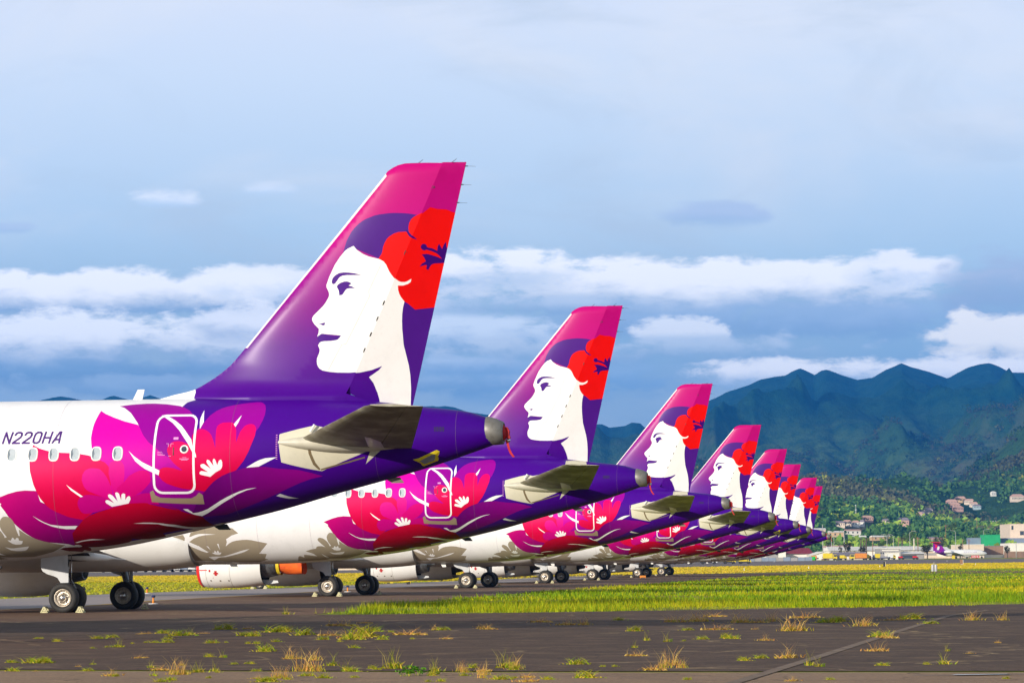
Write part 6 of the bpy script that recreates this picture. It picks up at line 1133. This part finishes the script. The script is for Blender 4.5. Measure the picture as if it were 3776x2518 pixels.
for X, Y, lb in ((-23.7, 191.5, 'orange stake light on the grass edge far behind the near wheels'), (-16.8, 138.1, 'orange stake light on a white base right of the nearest landing gear'), (-10.8, 192.6, 'orange stake light between the wheels of the third jet')):
    r = empty('taxiway_light', (X, Y, 0.01), label=lb, cat='taxiway light', group='orange stake lights by the taxiway')
    MB().tube((0, 0, 0), (0, 0, .32), .055, .045, 10).build('stem', M_orangep, r, smooth=True); MB().lathe([(0, .06), (.03, .10), (.08, .10), (.12, .05)], (0, 0, .30), 'z', 12, cap=True).build('lens', M_bluel, r); MB().lathe([(0, .24), (.03, .22), (.04, .05)], (0, 0, 0), 'z', 16, cap=True).build('base', M_white, r, smooth=True)

# ------------------------------------------------------------------ vehicles far off
def truck(X, Y, L, h, body, cab, label, cat='truck', name='service_truck', g=None, flip=False):
    g = float(ground_z(X, Y)) if g is None else g; r = empty(name, (X, Y, g), 0, label=label, cat=cat); s = -1 if flip else 1
    x0, x1 = sorted((-s * L / 2, s * L * .18)); MB().box(x0, x1, -1.1, 1.1, .75, h, bev=.06).build('body', body, r)
    x0, x1 = sorted((s * L * .22, s * L * .5)); MB().loft([[(x0, y_, .5), (x1, y_, .5), (x1, y_, h * .48), (x1 - .35 * (1 if s > 0 else 0), y_, h * .82), (x0 + .35 * (1 if s < 0 else 0), y_, h * .82), (x0, y_, h * .48)] for y_ in (-1.0, 1.0)]).build('cab', cab, r)
    MB().box(x0 + .25, x1 - .25, -1.02, -1.0, h * .5, h * .76).build('window', M_glass, r)
    MB().box(-L / 2, L / 2, -.9, .9, .45, .72).build('chassis', M_dark, r)
    for x in (-L * .33, L * .33):
        for y_ in (-.95, .95): MB().lathe([(-.14, .1), (-.14, .42), (.14, .42), (.14, .1)], (x, y_, .42), 'y', 14, cap=True).build('wheel', M_tyre, r)
    return r
M_org = mat('orange_paint', (0.75, 0.27, 0.03), 0.5, noise=(1, (0.65, 0.2, 0.03), 0.4, 0.7))
truck(140.2, 1312, 6.2, 3.0, M_yellow, M_yellow, 'yellow truck with pale load before the cream gabled hall')
truck(133.0, 1316, 3.4, 2.0, M_org, M_org, 'small orange vehicle left of the yellow truck', 'vehicle', flip=True)
truck(145.8, 1309, 3.0, 2.1, M_yellow, M_yellow, 'small yellow tug before the grey roofed hall', 'tug')
truck(152.0, 1306, 7.5, 2.9, M_org, M_yellow, 'long orange and yellow truck before the grey roofed hall', flip=True)
truck(156.9, 1310, 2.8, 2.2, M_yellow, M_org, 'orange and yellow loader right of the long truck', 'loader')
truck(160.7, 1312, 3.4, 2.6, M_yellow, M_grey, 'yellow loader beside grey tanks', 'loader', flip=True)
truck(164.0, 1306, 4.6, 1.5, M_grey, M_grey, 'low grey cart with tanks right of the yellow loader', 'cart')
truck(168.0, 1316, 3.6, 2.5, M_white, M_yellow, 'white box truck with yellow cab before the grey block')
truck(172.6, 1318, 2.6, 1.4, M_redp, M_grey, 'small red cart before the white shed', 'cart')
truck(179.2, 1320, 2.4, 1.5, M_redp, M_redp, 'small red vehicle before the open shed', 'vehicle')
truck(232.5, 1502, 7.5, 2.4, M_white, M_white, 'white truck behind the nose of the small jet', flip=False)
r = empty('waste_bin', (131.2, 1300, 2.3), label='bright green skip left of the yellow truck', cat='skip'); MB().loft([[(-1.0, -.7, 0), (1.0, -.7, 0), (1.0, .7, 0), (-1.0, .7, 0)], [(-1.3, -.9, 1.5), (1.3, -.9, 1.5), (1.3, .9, 1.5), (-1.3, .9, 1.5)]]).build('bin_body', mat('bright_green_paint', (0.03, 0.55, 0.06), 0.5, noise=(1, (0.02, 0.45, 0.05), 0.4, 0.7)), r); MB().box(-1.35, 1.35, -.95, .95, 1.5, 1.6).build('lid', MC['green'], r)
r = empty('waste_bin', (208.0, 1400, 2.5), label='yellow bin under the small jet', cat='bin'); MB().loft([[(-.7, -.6, 0), (.7, -.6, 0), (.7, .6, 0), (-.7, .6, 0)], [(-.6, -.6, 1.5), (.6, -.6, 1.5), (.6, .6, 1.5), (-.6, .6, 1.5)]]).build('bin_body', M_yellow, r); MB().box(-.65, .65, -.65, .65, 1.5, 1.6).build('lid', M_org, r)
for X, w, lb, mt in ((-119, 5.5, 'white low vehicle half hidden behind the near gear', M_white), (-109.8, 4.5, 'white van, first in the far row under the nearest jet', M_white), (-107.2, 3.4, 'cream car, second in the far row under the nearest jet', M_cream), (-104.4, 4.0, 'white van, third in the far row under the nearest jet', M_white), (-101.5, 3.6, 'white pickup, fourth in the far row under the nearest jet', M_white), (-99.2, 3.8, 'tall white van, fifth in the far row under the nearest jet', M_white), (-96.6, 3.2, 'blue grey car, sixth in the far row under the nearest jet', MC['blue']), (-94.2, 3.2, 'white car, last in the far row under the nearest jet', M_white)):
    truck(X, 872, w, 2.0 + (w > 3.9) * .5, mt, mt, lb, 'van', 'parked_van')
for k, (X, L, mt, lb) in enumerate(((49, 7, M_white, 'long white trailer beneath the sixth jet'), (56.5, 5, M_white, 'white trailer right of the longest one'), (62.5, 3.5, M_yellow, 'yellow tug between the trailers'), (67, 3.5, M_yellow, 'yellow tug beside a dark sign'), (38, 8, M_white, 'white trailer furthest left beneath the fifth jet'))):
    truck(X, 858, L, 1.8, mt, mt, lb, 'trailer', 'baggage_trailer')
# ------------------------------------------------------------------ small jet taxiing in the distance
def small_jet():
    X0, Y0 = 205.3, 1450.0; g = float(ground_z(X0, Y0)); r = empty('small_airliner', (X0, Y0, g), math.radians(0), label='small white jet with purple T tail taxiing in front of the halls', cat='airliner')
    L = 26.5; R = 1.65; zc = 2.75; rings = []
    for x, rr, dz in ((0, .15, .75), (1.5, .55, .6), (4, 1.15, .35), (7, R, 0), (20, R, 0), (23, 1.5, -.05), (25, 1.1, -.25), (26.2, .5, -.4), (26.6, .1, -.45)): rings.append([(x, rr * math.cos(a), zc + dz + rr * math.sin(a)) for a in [2 * math.pi * i / 20 for i in range(20)]])
    f = MB().loft(rings).build('fuselage', M_white, r, smooth=True)
    P_ = mat('distant_purple_paint', lin((112, 10, 150)), .4, noise=(.5, lin((150, 6, 140)), .4, .7)); 
    fin = MB().prism([(0.3, 3.6), (2.8, 4.2), (6.0, 4.2), (3.2, 7.9), (.2, 7.9)], 'y', -.18, .18).build('tail_fin', P_, r)
    MB().prism([(1.4, 6.4), (3.9, 7.2), (3.2, 7.9), (.2, 7.9)], 'y', -.2, .2).build('fin_top', mat('distant_magenta_paint', lin((226, 0, 110)), .4, noise=(.5, lin((240, 10, 40)), .4, .7)), fin)
    MB().prism([(2.0, 4.3), (2.4, 5.8), (3.1, 6.2), (3.4, 5.4), (3.0, 4.3)], 'y', -.215, -.205).build('face_emblem', M_white, fin)
    MB().prism([(1.2, 5.4), (1.5, 6.5), (2.2, 6.5), (2.1, 5.5)], 'y', -.215, -.205).build('flower_emblem', mat('distant_red_paint', lin((250, 8, 10)), .4, noise=(.5, lin((240, 10, 20)), .4, .7)), fin)
    MB().box(-.8, 3.4, -4.6, 4.6, 7.9, 8.12, bev=.05).build('horizontal_stabiliser', bpy.data.materials['distant_magenta_paint'], r)
    MB().loft([[(x, rr * 1.01 * math.cos(a), zc + dz + rr * 1.01 * math.sin(a)) for a in [math.pi * (.35 + 1.0 * i / 16) + .6 for i in range(17)]] for x, rr, dz in ((1.0, .42, .66), (4, 1.16, .34), (6.2, 1.56, .05))], closed=False, cap=False).build('tail_band', P_, r, smooth=True)
    for s in (-1, 1): MB().lathe([(0, .5), (.3, .66), (3, .72), (4.0, .62)], (5.2, s * 2.45, 3.3), 'x', 16, cap=True).build('engine', M_white, r, smooth=True)
    MB().add([(9, -1.2, 1.9), (14.5, -1.2, 1.9), (9.5, -12, 2.9), (8.0, -12, 2.9), (9, -1.2, 1.6), (14.5, -1.2, 1.6), (9.5, -12, 2.8), (8.0, -12, 2.8)], [(0, 1, 2, 3), (7, 6, 5, 4), (0, 4, 5, 1), (1, 5, 6, 2), (2, 6, 7, 3), (3, 7, 4, 0)]).build('wing', M_wing, r)
    MB().add([(9, 1.2, 1.9), (14.5, 1.2, 1.9), (9.5, 12, 2.9), (8.0, 12, 2.9)], [(0, 3, 2, 1)]).build('wing', M_wing, r)
    for x, s in ((11.2, -1.9), (11.2, 1.9), (24.0, 0)):
        gq = MB().tube((x, s, 1.9), (x, s, .5), .12, .1, 6).build('landing_gear', M_strut, r); MB().lathe([(-.2, .1), (-.2, .5), (.2, .5), (.2, .1)], (x, s, .48), 'y', 14, cap=True).build('wheel', M_tyre, gq)
    cu = bpy.data.curves.new('txt', 'FONT'); cu.body = 'HAWAIIAN'; cu.size = 1.15; cu.align_x = 'CENTER'; cu.align_y = 'CENTER'; cu.space_character = 1.15
    to = bpy.data.objects.new('tmp', cu); me = bpy.data.meshes.new_from_object(to); bpy.data.objects.remove(to)
    # wrap the lettering on the round side
    for v in me.vertices:
        x, z = v.co.x, v.co.y; a = (z + .35) / R; v.co = (x + 18.2, -(R + .02) * math.cos(a), zc + (R + .02) * math.sin(a))
    me.materials.clear(); me.materials.append(mat('lilac_letters', lin((150, 130, 190)), .5, noise=(2, lin((140, 120, 180)), .4, .7))); o = bpy.data.objects.new('fuselage_lettering', me); COL.objects.link(o); o.parent = r
    MB().prism([(24.2, 3.35), (25.1, 3.2), (25.2, 3.5), (24.5, 3.6)], 'y', -1.25, -1.2).build('cockpit_window', M_glass, r)
small_jet()

# ------------------------------------------------------------------ the row of eight jets
POSE = [(-0.34752477, 72.99113286, 0.14148406), (5.08095161, 114.56913385, 0.17650289), (11.99731119, 165.42094912, 0.22534657), (18.9602941, 215.973136, 0.204741406), (25.2002617, 263.038011, 0.205252115), (30.4692485, 304.479681, 0.195185732), (37.1885350, 353.743336, 0.185545399), (42.0958242, 394.338106, 0.185479143)]
ORD = ['nearest and largest purple tailed white airliner, N220HA written above its windows', 'second purple tailed airliner from the front of the row', 'third purple tailed airliner from the front of the row', 'fourth purple tailed airliner from the front of the row', 'fifth purple tailed airliner of the row, yellow tape under its tail cone', 'sixth purple tailed airliner, third from the far end of the row', 'seventh purple tailed airliner, second from the far end of the row', 'eighth purple tailed airliner, last and smallest tail at the far end']
def p2w(k, x, y, z):
    X, Y, yw = POSE[k]; a = (math.cos(yw), -math.sin(yw)); b = (math.sin(yw), math.cos(yw)); return (X + (x - 44) * a[0] + y * b[0], Y + (x - 44) * a[1] + y * b[1], z)
cm = children_map(); jets = [jet]
for k in range(1, 8): jets.append(copy_fast(jet, cm))
for k, j in enumerate(jets):
    x, y, z = p2w(k, 0, 0, 0); j.location = (x, y, 0); j.rotation_euler = (0, 0, -POSE[k][2]); j['label'] = ORD[k]; j['category'] = 'airliner'; j['group'] = 'parked airliners in a row'
for x in range(11, 17): window_at(34.80 - 0.533 * x)
stroke_letters('N220HA', 31.87, 4.815, 0.265, 0.165, 0.088, 0.045, M_purplem, jet)
# yellow taped cover below the tail cone of the first and the fifth jet
def tape(par):
    o = [(41.93, 3.98), (42.08, 4.03), (42.52, 4.46), (42.60, 4.42), (42.56, 4.26), (42.18, 4.02)]
    mb = MB(); A = lambda x, a, off: tuple(fus(x, a, off)[0])
    q = [(41.94, 131), (42.08, 131), (42.53, 121), (42.60, 126), (42.53, 152), (42.16, 158)]; i_ = [(42.09, 138), (42.16, 136), (42.44, 129), (42.49, 131), (42.45, 147), (42.19, 150)]
    P = [A(x, a, .012) for x, a in q] + [A(x, a, .016) for x, a in i_]; n = 6
    mb.add(P, [(k, (k + 1) % n, n + (k + 1) % n, n + k) for k in range(n)]); y = mb.build('taped_cover', M_yellow, par)
    P = [A(x, a, .014) for x, a in i_]; MB().add(P, [tuple(range(n))]).build('cover_sheet', M_grey, y)
tape(jets[0]); tape(jets[4])

# ------------------------------------------------------------------ chocks, covers and stands around the jets
M_chock = mat('pale_chock_paint', (0.62, 0.58, 0.32), 0.6, noise=(9, (0.5, 0.46, 0.26), 0.4, 0.7))
def chock(loc, rz, lb):
    # A-shaped end frames joined by bars
    mb = MB()
    for y in (-.16, .12):
        for pts in ([(-.15, 0), (-.10, 0), (.02, .22), (-.03, .24)], [(.15, 0), (.10, 0), (-.02, .22), (.03, .24)], [(-.13, 0), (.13, 0), (.11, .045), (-.11, .045)], [(-.075, .09), (.075, .09), (.06, .125), (-.06, .125)]): mb.prism(pts, 'y', y, y + .035)
    mb.box(-.03, .03, -.15, .15, .19, .235); mb.box(-.15, -.10, -.15, .15, .0, .05); mb.box(.10, .15, -.15, .15, .0, .05)
    return mb.build('wheel_chock', M_chock, loc=loc, rz=rz, label=lb, cat='wheel chock', group='wheel chocks at the landing gear')
ordn = ['first', 'second', 'third', 'fourth', 'fifth', 'sixth', 'seventh', 'eighth']
for k in range(1, 8):
    for dx, w in ((-.72, 'ahead of'), (.70, 'behind')):
        chock(p2w(k, 21.98 + dx, -4.35, 0.009), -POSE[k][2], 'pale A shaped chock %s the outer left wheel of the %s jet' % (w, ordn[k]))
    if k < 4: chock(p2w(k, 22.70, 3.9, 0.009), -POSE[k][2] + .3, 'pale chock behind the right main wheels of the %s jet' % ordn[k])
for k in (3, 4):
    for dx, w in ((-.5, 'ahead of'), (.5, 'behind')): chock(p2w(k, 5.07 + dx, -.3, 0.009), -POSE[k][2], 'pale chock %s the nose wheels of the %s jet' % (w, ordn[k]))
def intake_cover(k, lb):
    x, y, z = p2w(k, 0, 0, 0); r = empty('intake_cover', (x, y, 0), -POSE[k][2], label=lb, cat='engine cover', group='red engine intake covers')
    MB().lathe([(15.06, .02), (15.05, .95), (15.10, 1.13), (15.20, 1.19), (15.27, 1.195)], (0, -5.75, 1.76), 'x', 36).build('cover_disc', M_redp, r, smooth=True)
    MB().box(15.3, 15.75, -6.965, -6.955, 1.5, 1.55).build('strap', M_redp, r)
for k in (2, 4, 5, 6): intake_cover(k, 'red cover on the left engine intake of the %s jet' % ordn[k])
# orange canvas hanging over the nozzle of the third jet
x, y, z = p2w(2, 0, 0, 0); r = empty('nozzle_cover', (x, y, 0), -POSE[2][2], label='orange canvas with yellow hem hanging over the third jet left engine nozzle', cat='engine cover')
rings = []
for i in range(9):
    t = i / 8; xx = 19.72 + 1.30 * t; rr = .62 - .02 * t; rings.append([(xx + .05 * math.sin(3 * a + 4 * t), -5.75 + rr * math.cos(a) * (1 + .05 * math.sin(5 * a + 3 * t)), 1.95 + (rr + .04 * math.sin(4 * a + 5 * t)) * math.sin(a) - .12 * t) for a in [2 * math.pi * q / 24 for q in range(24)]])
MB().loft(rings, cap=False).build('canvas', M_orange, r, smooth=True); MB().lathe([(19.56, .66), (19.74, .66)], (0, -5.75, 1.9), 'x', 24).build('hem', M_yellow, r, smooth=True)
for k, xx in ((3, 19.5),):
    x, y, z = p2w(k, 0, 0, 0)
# yellow maintenance stand beyond the third jet
X, Y = -10.5, 262; r = empty('maintenance_stand', (X, Y, 0.01), .15, label='yellow wheeled maintenance stand with stairs behind the third jet gear', cat='maintenance stand')
mb = MB()
for a, b in (((-2.6, -.5, .25), (-.3, -.5, 2.3)), ((-2.6, .5, .25), (-.3, .5, 2.3)), ((-.3, -.5, .1), (-.3, -.5, 3.2)), ((-.3, .5, .1), (-.3, .5, 3.2)), ((1.3, -.5, .1), (1.3, -.5, 3.2)), ((1.3, .5, .1), (1.3, .5, 3.2)), ((-.3, -.5, 3.2), (1.3, -.5, 3.2)), ((-.3, .5, 3.2), (1.3, .5, 3.2)), ((-2.6, -.5, .25), (1.3, -.5, .25)), ((-2.6, .5, .25), (1.3, .5, .25)), ((-.3, -.5, .3), (1.3, -.5, 2.2)), ((-2.3, -.5, 1.3), (-.3, -.5, 3.2))): mb.tube(a, b, .06, .06, 6)
mb.build('frame', M_yellow, r); mb = MB()
for i in range(7): mb.box(-2.5 + i * .32, -2.25 + i * .32, -.5, .5, .45 + i * .28, .49 + i * .28)
mb.build('stair_tread', M_yellow, r); MB().box(-.3, 1.3, -.5, .5, 2.25, 2.32).build('platform', M_yellow, r)
for x in (-2.3, 1.2):
    for y in (-.5, .5): MB().lathe([(-.05, .03), (-.05, .13), (.05, .13), (.05, .03)], (x, y, .13), 'y', 10, cap=True).build('castor', M_tyre, r)
# service cart with a red panel between the third and fourth jets
X, Y = -12.3, 278; r = empty('service_cart', (X, Y, 0.01), .1, label='white wheeled service cart with a red panel left of the fourth jet engine', cat='cart')
MB().box(-.7, .7, -.5, .5, .5, 1.1, bev=.04).build('cart_body', M_white, r); MB().box(-.1, .66, -.53, -.505, 1.12, 1.62).build('panel', M_redp, r); MB().box(-.5, .6, -.3, .3, 1.1, 1.9, bev=.03).build('housing', M_white, r)
for x in (-.45, .45):
    for y in (-.45, .45): MB().lathe([(-.09, .05), (-.09, .3), (.09, .3), (.09, .05)], (x, y, .3), 'y', 14, cap=True).build('wheel', M_tyre, r)
MB().tube((-.7, 0, .55), (-1.7, 0, .3), .03, .03, 6).build('tow_bar', M_strut, r)
X, Y = -7.6, 224; r = empty('traffic_cone', (14.6, 335, 0.01), label='small orange barrier lying behind the sixth jet wheels', cat='barrier'); MB().box(-.34, .34, -.1, .1, .08, .30, bev=.02).build('board', M_org, r); MB().box(-.3, -.25, -.2, .2, 0, .09).box(.25, .3, -.2, .2, 0, .09).build('foot', M_org, r)
r.name = 'barrier'

# ------------------------------------------------------------------ grass
def blades(X, Y, z0, h, w, lean, cols, rng, seg=2):
    n = len(X); an = rng.random(n) * 6.283; dx = np.cos(an) * w; dy = np.sin(an) * w; la = rng.random(n) * 6.283; lx = np.cos(la) * lean * h; ly = np.sin(la) * lean * h
    if seg == 1:
        V = np.stack([np.stack([X - dx, Y - dy, z0], -1), np.stack([X + dx, Y + dy, z0], -1), np.stack([X + lx, Y + ly, z0 + h], -1)], 1).reshape(-1, 3); return V, np.arange(n * 3).reshape(n, 3), cols
    m = 0.55
    V = np.stack([np.stack([X - dx, Y - dy, z0], -1), np.stack([X + dx, Y + dy, z0], -1), np.stack([X + dx * .7 + lx * .3, Y + dy * .7 + ly * .3, z0 + h * m], -1), np.stack([X - dx * .7 + lx * .3, Y - dy * .7 + ly * .3, z0 + h * m], -1), np.stack([X + lx, Y + ly, z0 + h], -1)], 1).reshape(-1, 3)
    i = np.arange(n)[:, None] * 5; F = np.concatenate([i + [0, 1, 2], i + [0, 2, 3], i + [3, 2, 4]]); return V, F, np.concatenate([cols] * 3)
rng = np.random.default_rng(12)
fieldpoly = APE[:-1] + [(60, 140), (140, 330), (110, 540), (52, 475)] + GRB[::-1]
gcol = np.array([(0.17, 0.29, 0.005), (0.30, 0.38, 0.005), (0.42, 0.41, 0.008), (0.50, 0.42, 0.014), (0.27, 0.20, 0.025)])
def field(n, y0, y1, h0, h1, w, seg, mix, edge=0.0):
    y = y0 * (y1 / y0) ** rng.random(n); x = rng.uniform(-9, 0.205 * y1, n); q = np.stack([x + (fbm(x / 1.5, y / 3., 77, 3) - .45) * 3, y + (fbm(x / .8, y / 2., 78, 4) - .5) * np.where(y < 124, 9, 5)], -1); ok = inpoly(q, fieldpoly) & (x < 0.20 * y + 4) 
    x, y = x[ok], y[ok]; t = fbm(x / 4.0, y / 6.0, 61, 4); t2 = fbm(x / 16.0, y / 18.0, 67, 3)
    keep = rng.random(len(x)) < np.clip((t - .30) * 5, .12, 1); x, y, t, t2 = x[keep], y[keep], t[keep], t2[keep]
    h = (h0 + (h1 - h0) * rng.random(len(x))**3) * np.clip(.45 + 1.3 * t, .5, 1.4)
    k = np.clip(((t2 - .30) * 7 + rng.normal(size=len(x)) * .8), 0, 4).astype(int) if mix else np.clip((y - 105) / 38 + .2 + rng.normal(size=len(x)) * .9 + (t2 - .45) * 8, 0, 3.4).astype(int)
    c = gcol[k] * (.7 + .6 * rng.random(len(x)))[:, None]
    return blades(x, y, ground_z(x, y) - .01, h, w, .35, c, rng, seg)
V1 = merge([field(110000, 104, 135, .06, .34, .014, 1, False), field(90000, 125, 240, .08, .26, .035, 1, False), field(90000, 225, 560, .06, .18, .10, 1, True)])
soup('grass', V1[0], V1[1], V1[2], M_blade, 3, kind='stuff', label='bright green and yellow tall grass of the field')
# thinner growth on the far side of the taxiway seen below the bellies
def fringe(n, poly, h0, h1, w, pal):
    P = np.array(poly); x = rng.uniform(P[:, 0].min(), P[:, 0].max(), n); y = rng.uniform(P[:, 1].min(), P[:, 1].max(), n); ok = inpoly(np.stack([x, y], -1), poly); x, y = x[ok], y[ok]; h = h0 + (h1 - h0) * rng.random(len(x))**2
    c = np.array(pal)[np.clip((fbm(x / 12., y / 12., 88, 3) * 1.6 - .25) * len(pal) + rng.normal(size=len(x)) * .5, 0, len(pal) - 1).astype(int)] * (.85 + .3 * rng.random(len(x)))[:, None]; return blades(x, y, ground_z(x, y), h, w, .4, c, rng, 1)
V2 = merge([fringe(70000, [(-150, 127), (-28.9, 166), (-26.1, 190), (-22.5, 210), (-17.3, 235), (-8, 300), (-60, 330), (-150, 280)], .04, .14, .09, [(0.34, 0.38, 0.012), (0.44, 0.42, 0.02), (0.50, 0.42, 0.03)]), fringe(60000, [(-8, 300), (16, 440), (18, 480), (-60, 520), (-150, 430), (-150, 280), (-60, 330)], .04, .14, .16, [(0.58, 0.46, 0.02), (0.62, 0.46, 0.03)])])
soup('verge_grass', V2[0], V2[1], V2[2], M_blade, 3, kind='stuff', label='yellow green grass beyond the taxiway under the jets')

V3 = merge([fringe(110000, [(-70, 535), (-60, 425), (-20, 430), (0, 372), (60, 498), (170, 560), (190, 840), (150, 828), (50, 690)], .08, .22, .22, [(0.66, 0.50, 0.02), (0.60, 0.48, 0.02), (0.64, 0.44, 0.04), (0.48, 0.44, 0.02)])])
soup('dry_grass', V3[0], V3[1], V3[2], M_blade, 3, kind='stuff', label='golden dry grass between the field and the runway')
# weeds growing out of the pavement: every tuft a thing
def tuft(kind, seed):
    rng = np.random.default_rng(seed); parts = []
    def bl(n, spread, h0, h1, w, lean, pal, seg=2):
        x = rng.normal(size=n) * spread; y = rng.normal(size=n) * spread * .6; h = h0 + (h1 - h0) * rng.random(n); c = np.array(pal)[rng.integers(0, len(pal), n)] * (.75 + .5 * rng.random(n))[:, None]; parts.append(blades(x, y, np.zeros(n), h, w, lean, c, rng, seg))
    G = [(0.26, 0.38, 0.01), (0.44, 0.44, 0.02), (0.56, 0.42, 0.05)]; D = [(0.70, 0.34, 0.09), (0.56, 0.34, 0.10), (0.66, 0.46, 0.12)]; S = [(0.30, 0.28, 0.04), (0.38, 0.30, 0.08), (0.22, 0.26, 0.02)]
    if kind == 'g': bl(70, .32, .25, 1.0, .035, .9, G); bl(70, .45, .05, .25, .07, 1.4, G + [(0.40, 0.33, 0.06)])
    if kind == 'r': bl(22, .24, .35, 1.0, .009, .8, D); bl(80, .38, .05, .25, .06, 1.4, G[2:] + D)
    if kind == 'd': bl(26, .14, .3, 1.0, .010, .55, D); bl(40, .22, .1, .35, .016, .9, G[1:] + D[:1])
    if kind == 's': bl(9, .12, .6, 1.0, .014, .40, S); bl(36, .16, .08, .3, .03, .8, G)
    if kind == 'L':
        bl(12, .3, .3, .9, .02, .5, G[:2])
        for q in range(26):
            c = (rng.normal() * .5, rng.normal() * .2, .25 + rng.random() * .6); v, f, k = clump(3, c, (.12, .12, .1), .13, [(0.06, 0.17, 0.01), (0.10, 0.24, 0.015)], rng); f3 = np.concatenate([f[:, [0, 1, 2]], f[:, [0, 2, 3]]]); parts.append((v, f3, np.concatenate([k, k])))
    V_, F_, C_ = merge(parts); V_[:, 2] = np.maximum(V_[:, 2], 0); return soup('weed_tuft', V_, F_, C_, M_blade, 3)
LAB = {'g': ('weed_tuft', 'low spreading green weed in a pavement crack'), 'r': ('weed_tuft', 'low tuft with thin reddish dry stalks on the pavement'), 'd': ('dry_grass_tuft', 'upright dry orange tan grass tuft on the pavement'), 's': ('grass_tuft', 'sparse tall thin green stems on the pavement'), 'L': ('leafy_weed', 'broad leaved green weed at the front edge of the pavement')}
protos = {k: [tuft(k, 7 * i + ord(k)) for i in range(4 if k != 'L' else 2)] for k in 'grdsL'}
def zone(X, Y):
    if Y < 49 - X * .1: return 'on the brown concrete'
    if Y < 56: return 'on the front asphalt'
    if Y < 68: return 'on the middle asphalt'
    if Y < 78: return 'on the rear asphalt'
    if Y < 104: return 'at the asphalt back edge'
    return 'on the apron'
order = {}
for i, (X, Y, h, k) in enumerate(WEEDS): order.setdefault((k, zone(X, Y)), []).append((X / Y, i))
rank = {}
ORDW = ['leftmost', 'second', 'third', 'fourth', 'fifth', 'sixth', 'seventh', 'eighth', 'ninth', 'tenth', 'eleventh', 'twelfth', 'thirteenth', 'fourteenth', 'fifteenth', 'sixteenth', 'seventeenth', 'eighteenth', 'nineteenth', 'twentieth'] + ['twenty-' + w for w in ('first', 'second', 'third', 'fourth', 'fifth', 'sixth', 'seventh', 'eighth', 'ninth')] + ['thirtieth']
for kz, l in order.items():
    for q, (_, i) in enumerate(sorted(l)): rank[i] = q
used = set()
for i, (X, Y, h, k) in enumerate(WEEDS):
    p = protos[k][i % len(protos[k])]
    if id(p) in used: o = p.copy(); COL.objects.link(o)
    else: o = p; used.add(id(p))
    o.name = LAB[k][0]
    sw = {'g': 1.45, 'r': 1.1, 'd': 0.95, 's': 1.1, 'L': 1.4}[k] * ((1.55 if k in 'dr' else 1.25) if Y > 70 else 1.0)
    o.location = (X, Y, 0.012 if Y < 104 else .005); o.rotation_euler = (0, 0, random.uniform(-.6, .6)); o.scale = (h * sw * random.uniform(.9, 1.5), h * sw, h * random.uniform(.95, 1.25))
    pl = {'g': 'low green weed', 'r': 'low reddish tuft', 'd': 'dry orange tuft', 's': 'clump of tall thin stalks', 'L': 'broad leaved weed'}[k]
    w_ = ORDW[rank[i]]; setp(o, w_ + ' ' + pl + (' ' if w_ == 'leftmost' else ' from left ') + zone(X, Y), 'weed' if k in 'grL' else 'grass tuft', 'weeds growing through the pavement')
# ------------------------------------------------------------------ air
def haze_box(dens):
    m = bpy.data.materials.new('haze'); m.use_nodes = True; N = m.node_tree; N.nodes.remove(N.nodes['Principled BSDF']); v = N.nodes.new('ShaderNodeVolumePrincipled'); v.inputs['Color'].default_value = (0.03, 0.32, 1.0, 1); v.inputs['Density'].default_value = dens; v.inputs['Anisotropy'].default_value = 0.0
    N.links.new(v.outputs[0], N.nodes['Material Output'].inputs['Volume'])
    o = MB().box(-4200, 4200, -260, 12500, -2.0, 770).build('haze', m, kind='stuff', label='bluish air between the camera and the mountains'); o.display_type = 'WIRE'; return o
haze_box(6.2e-5)
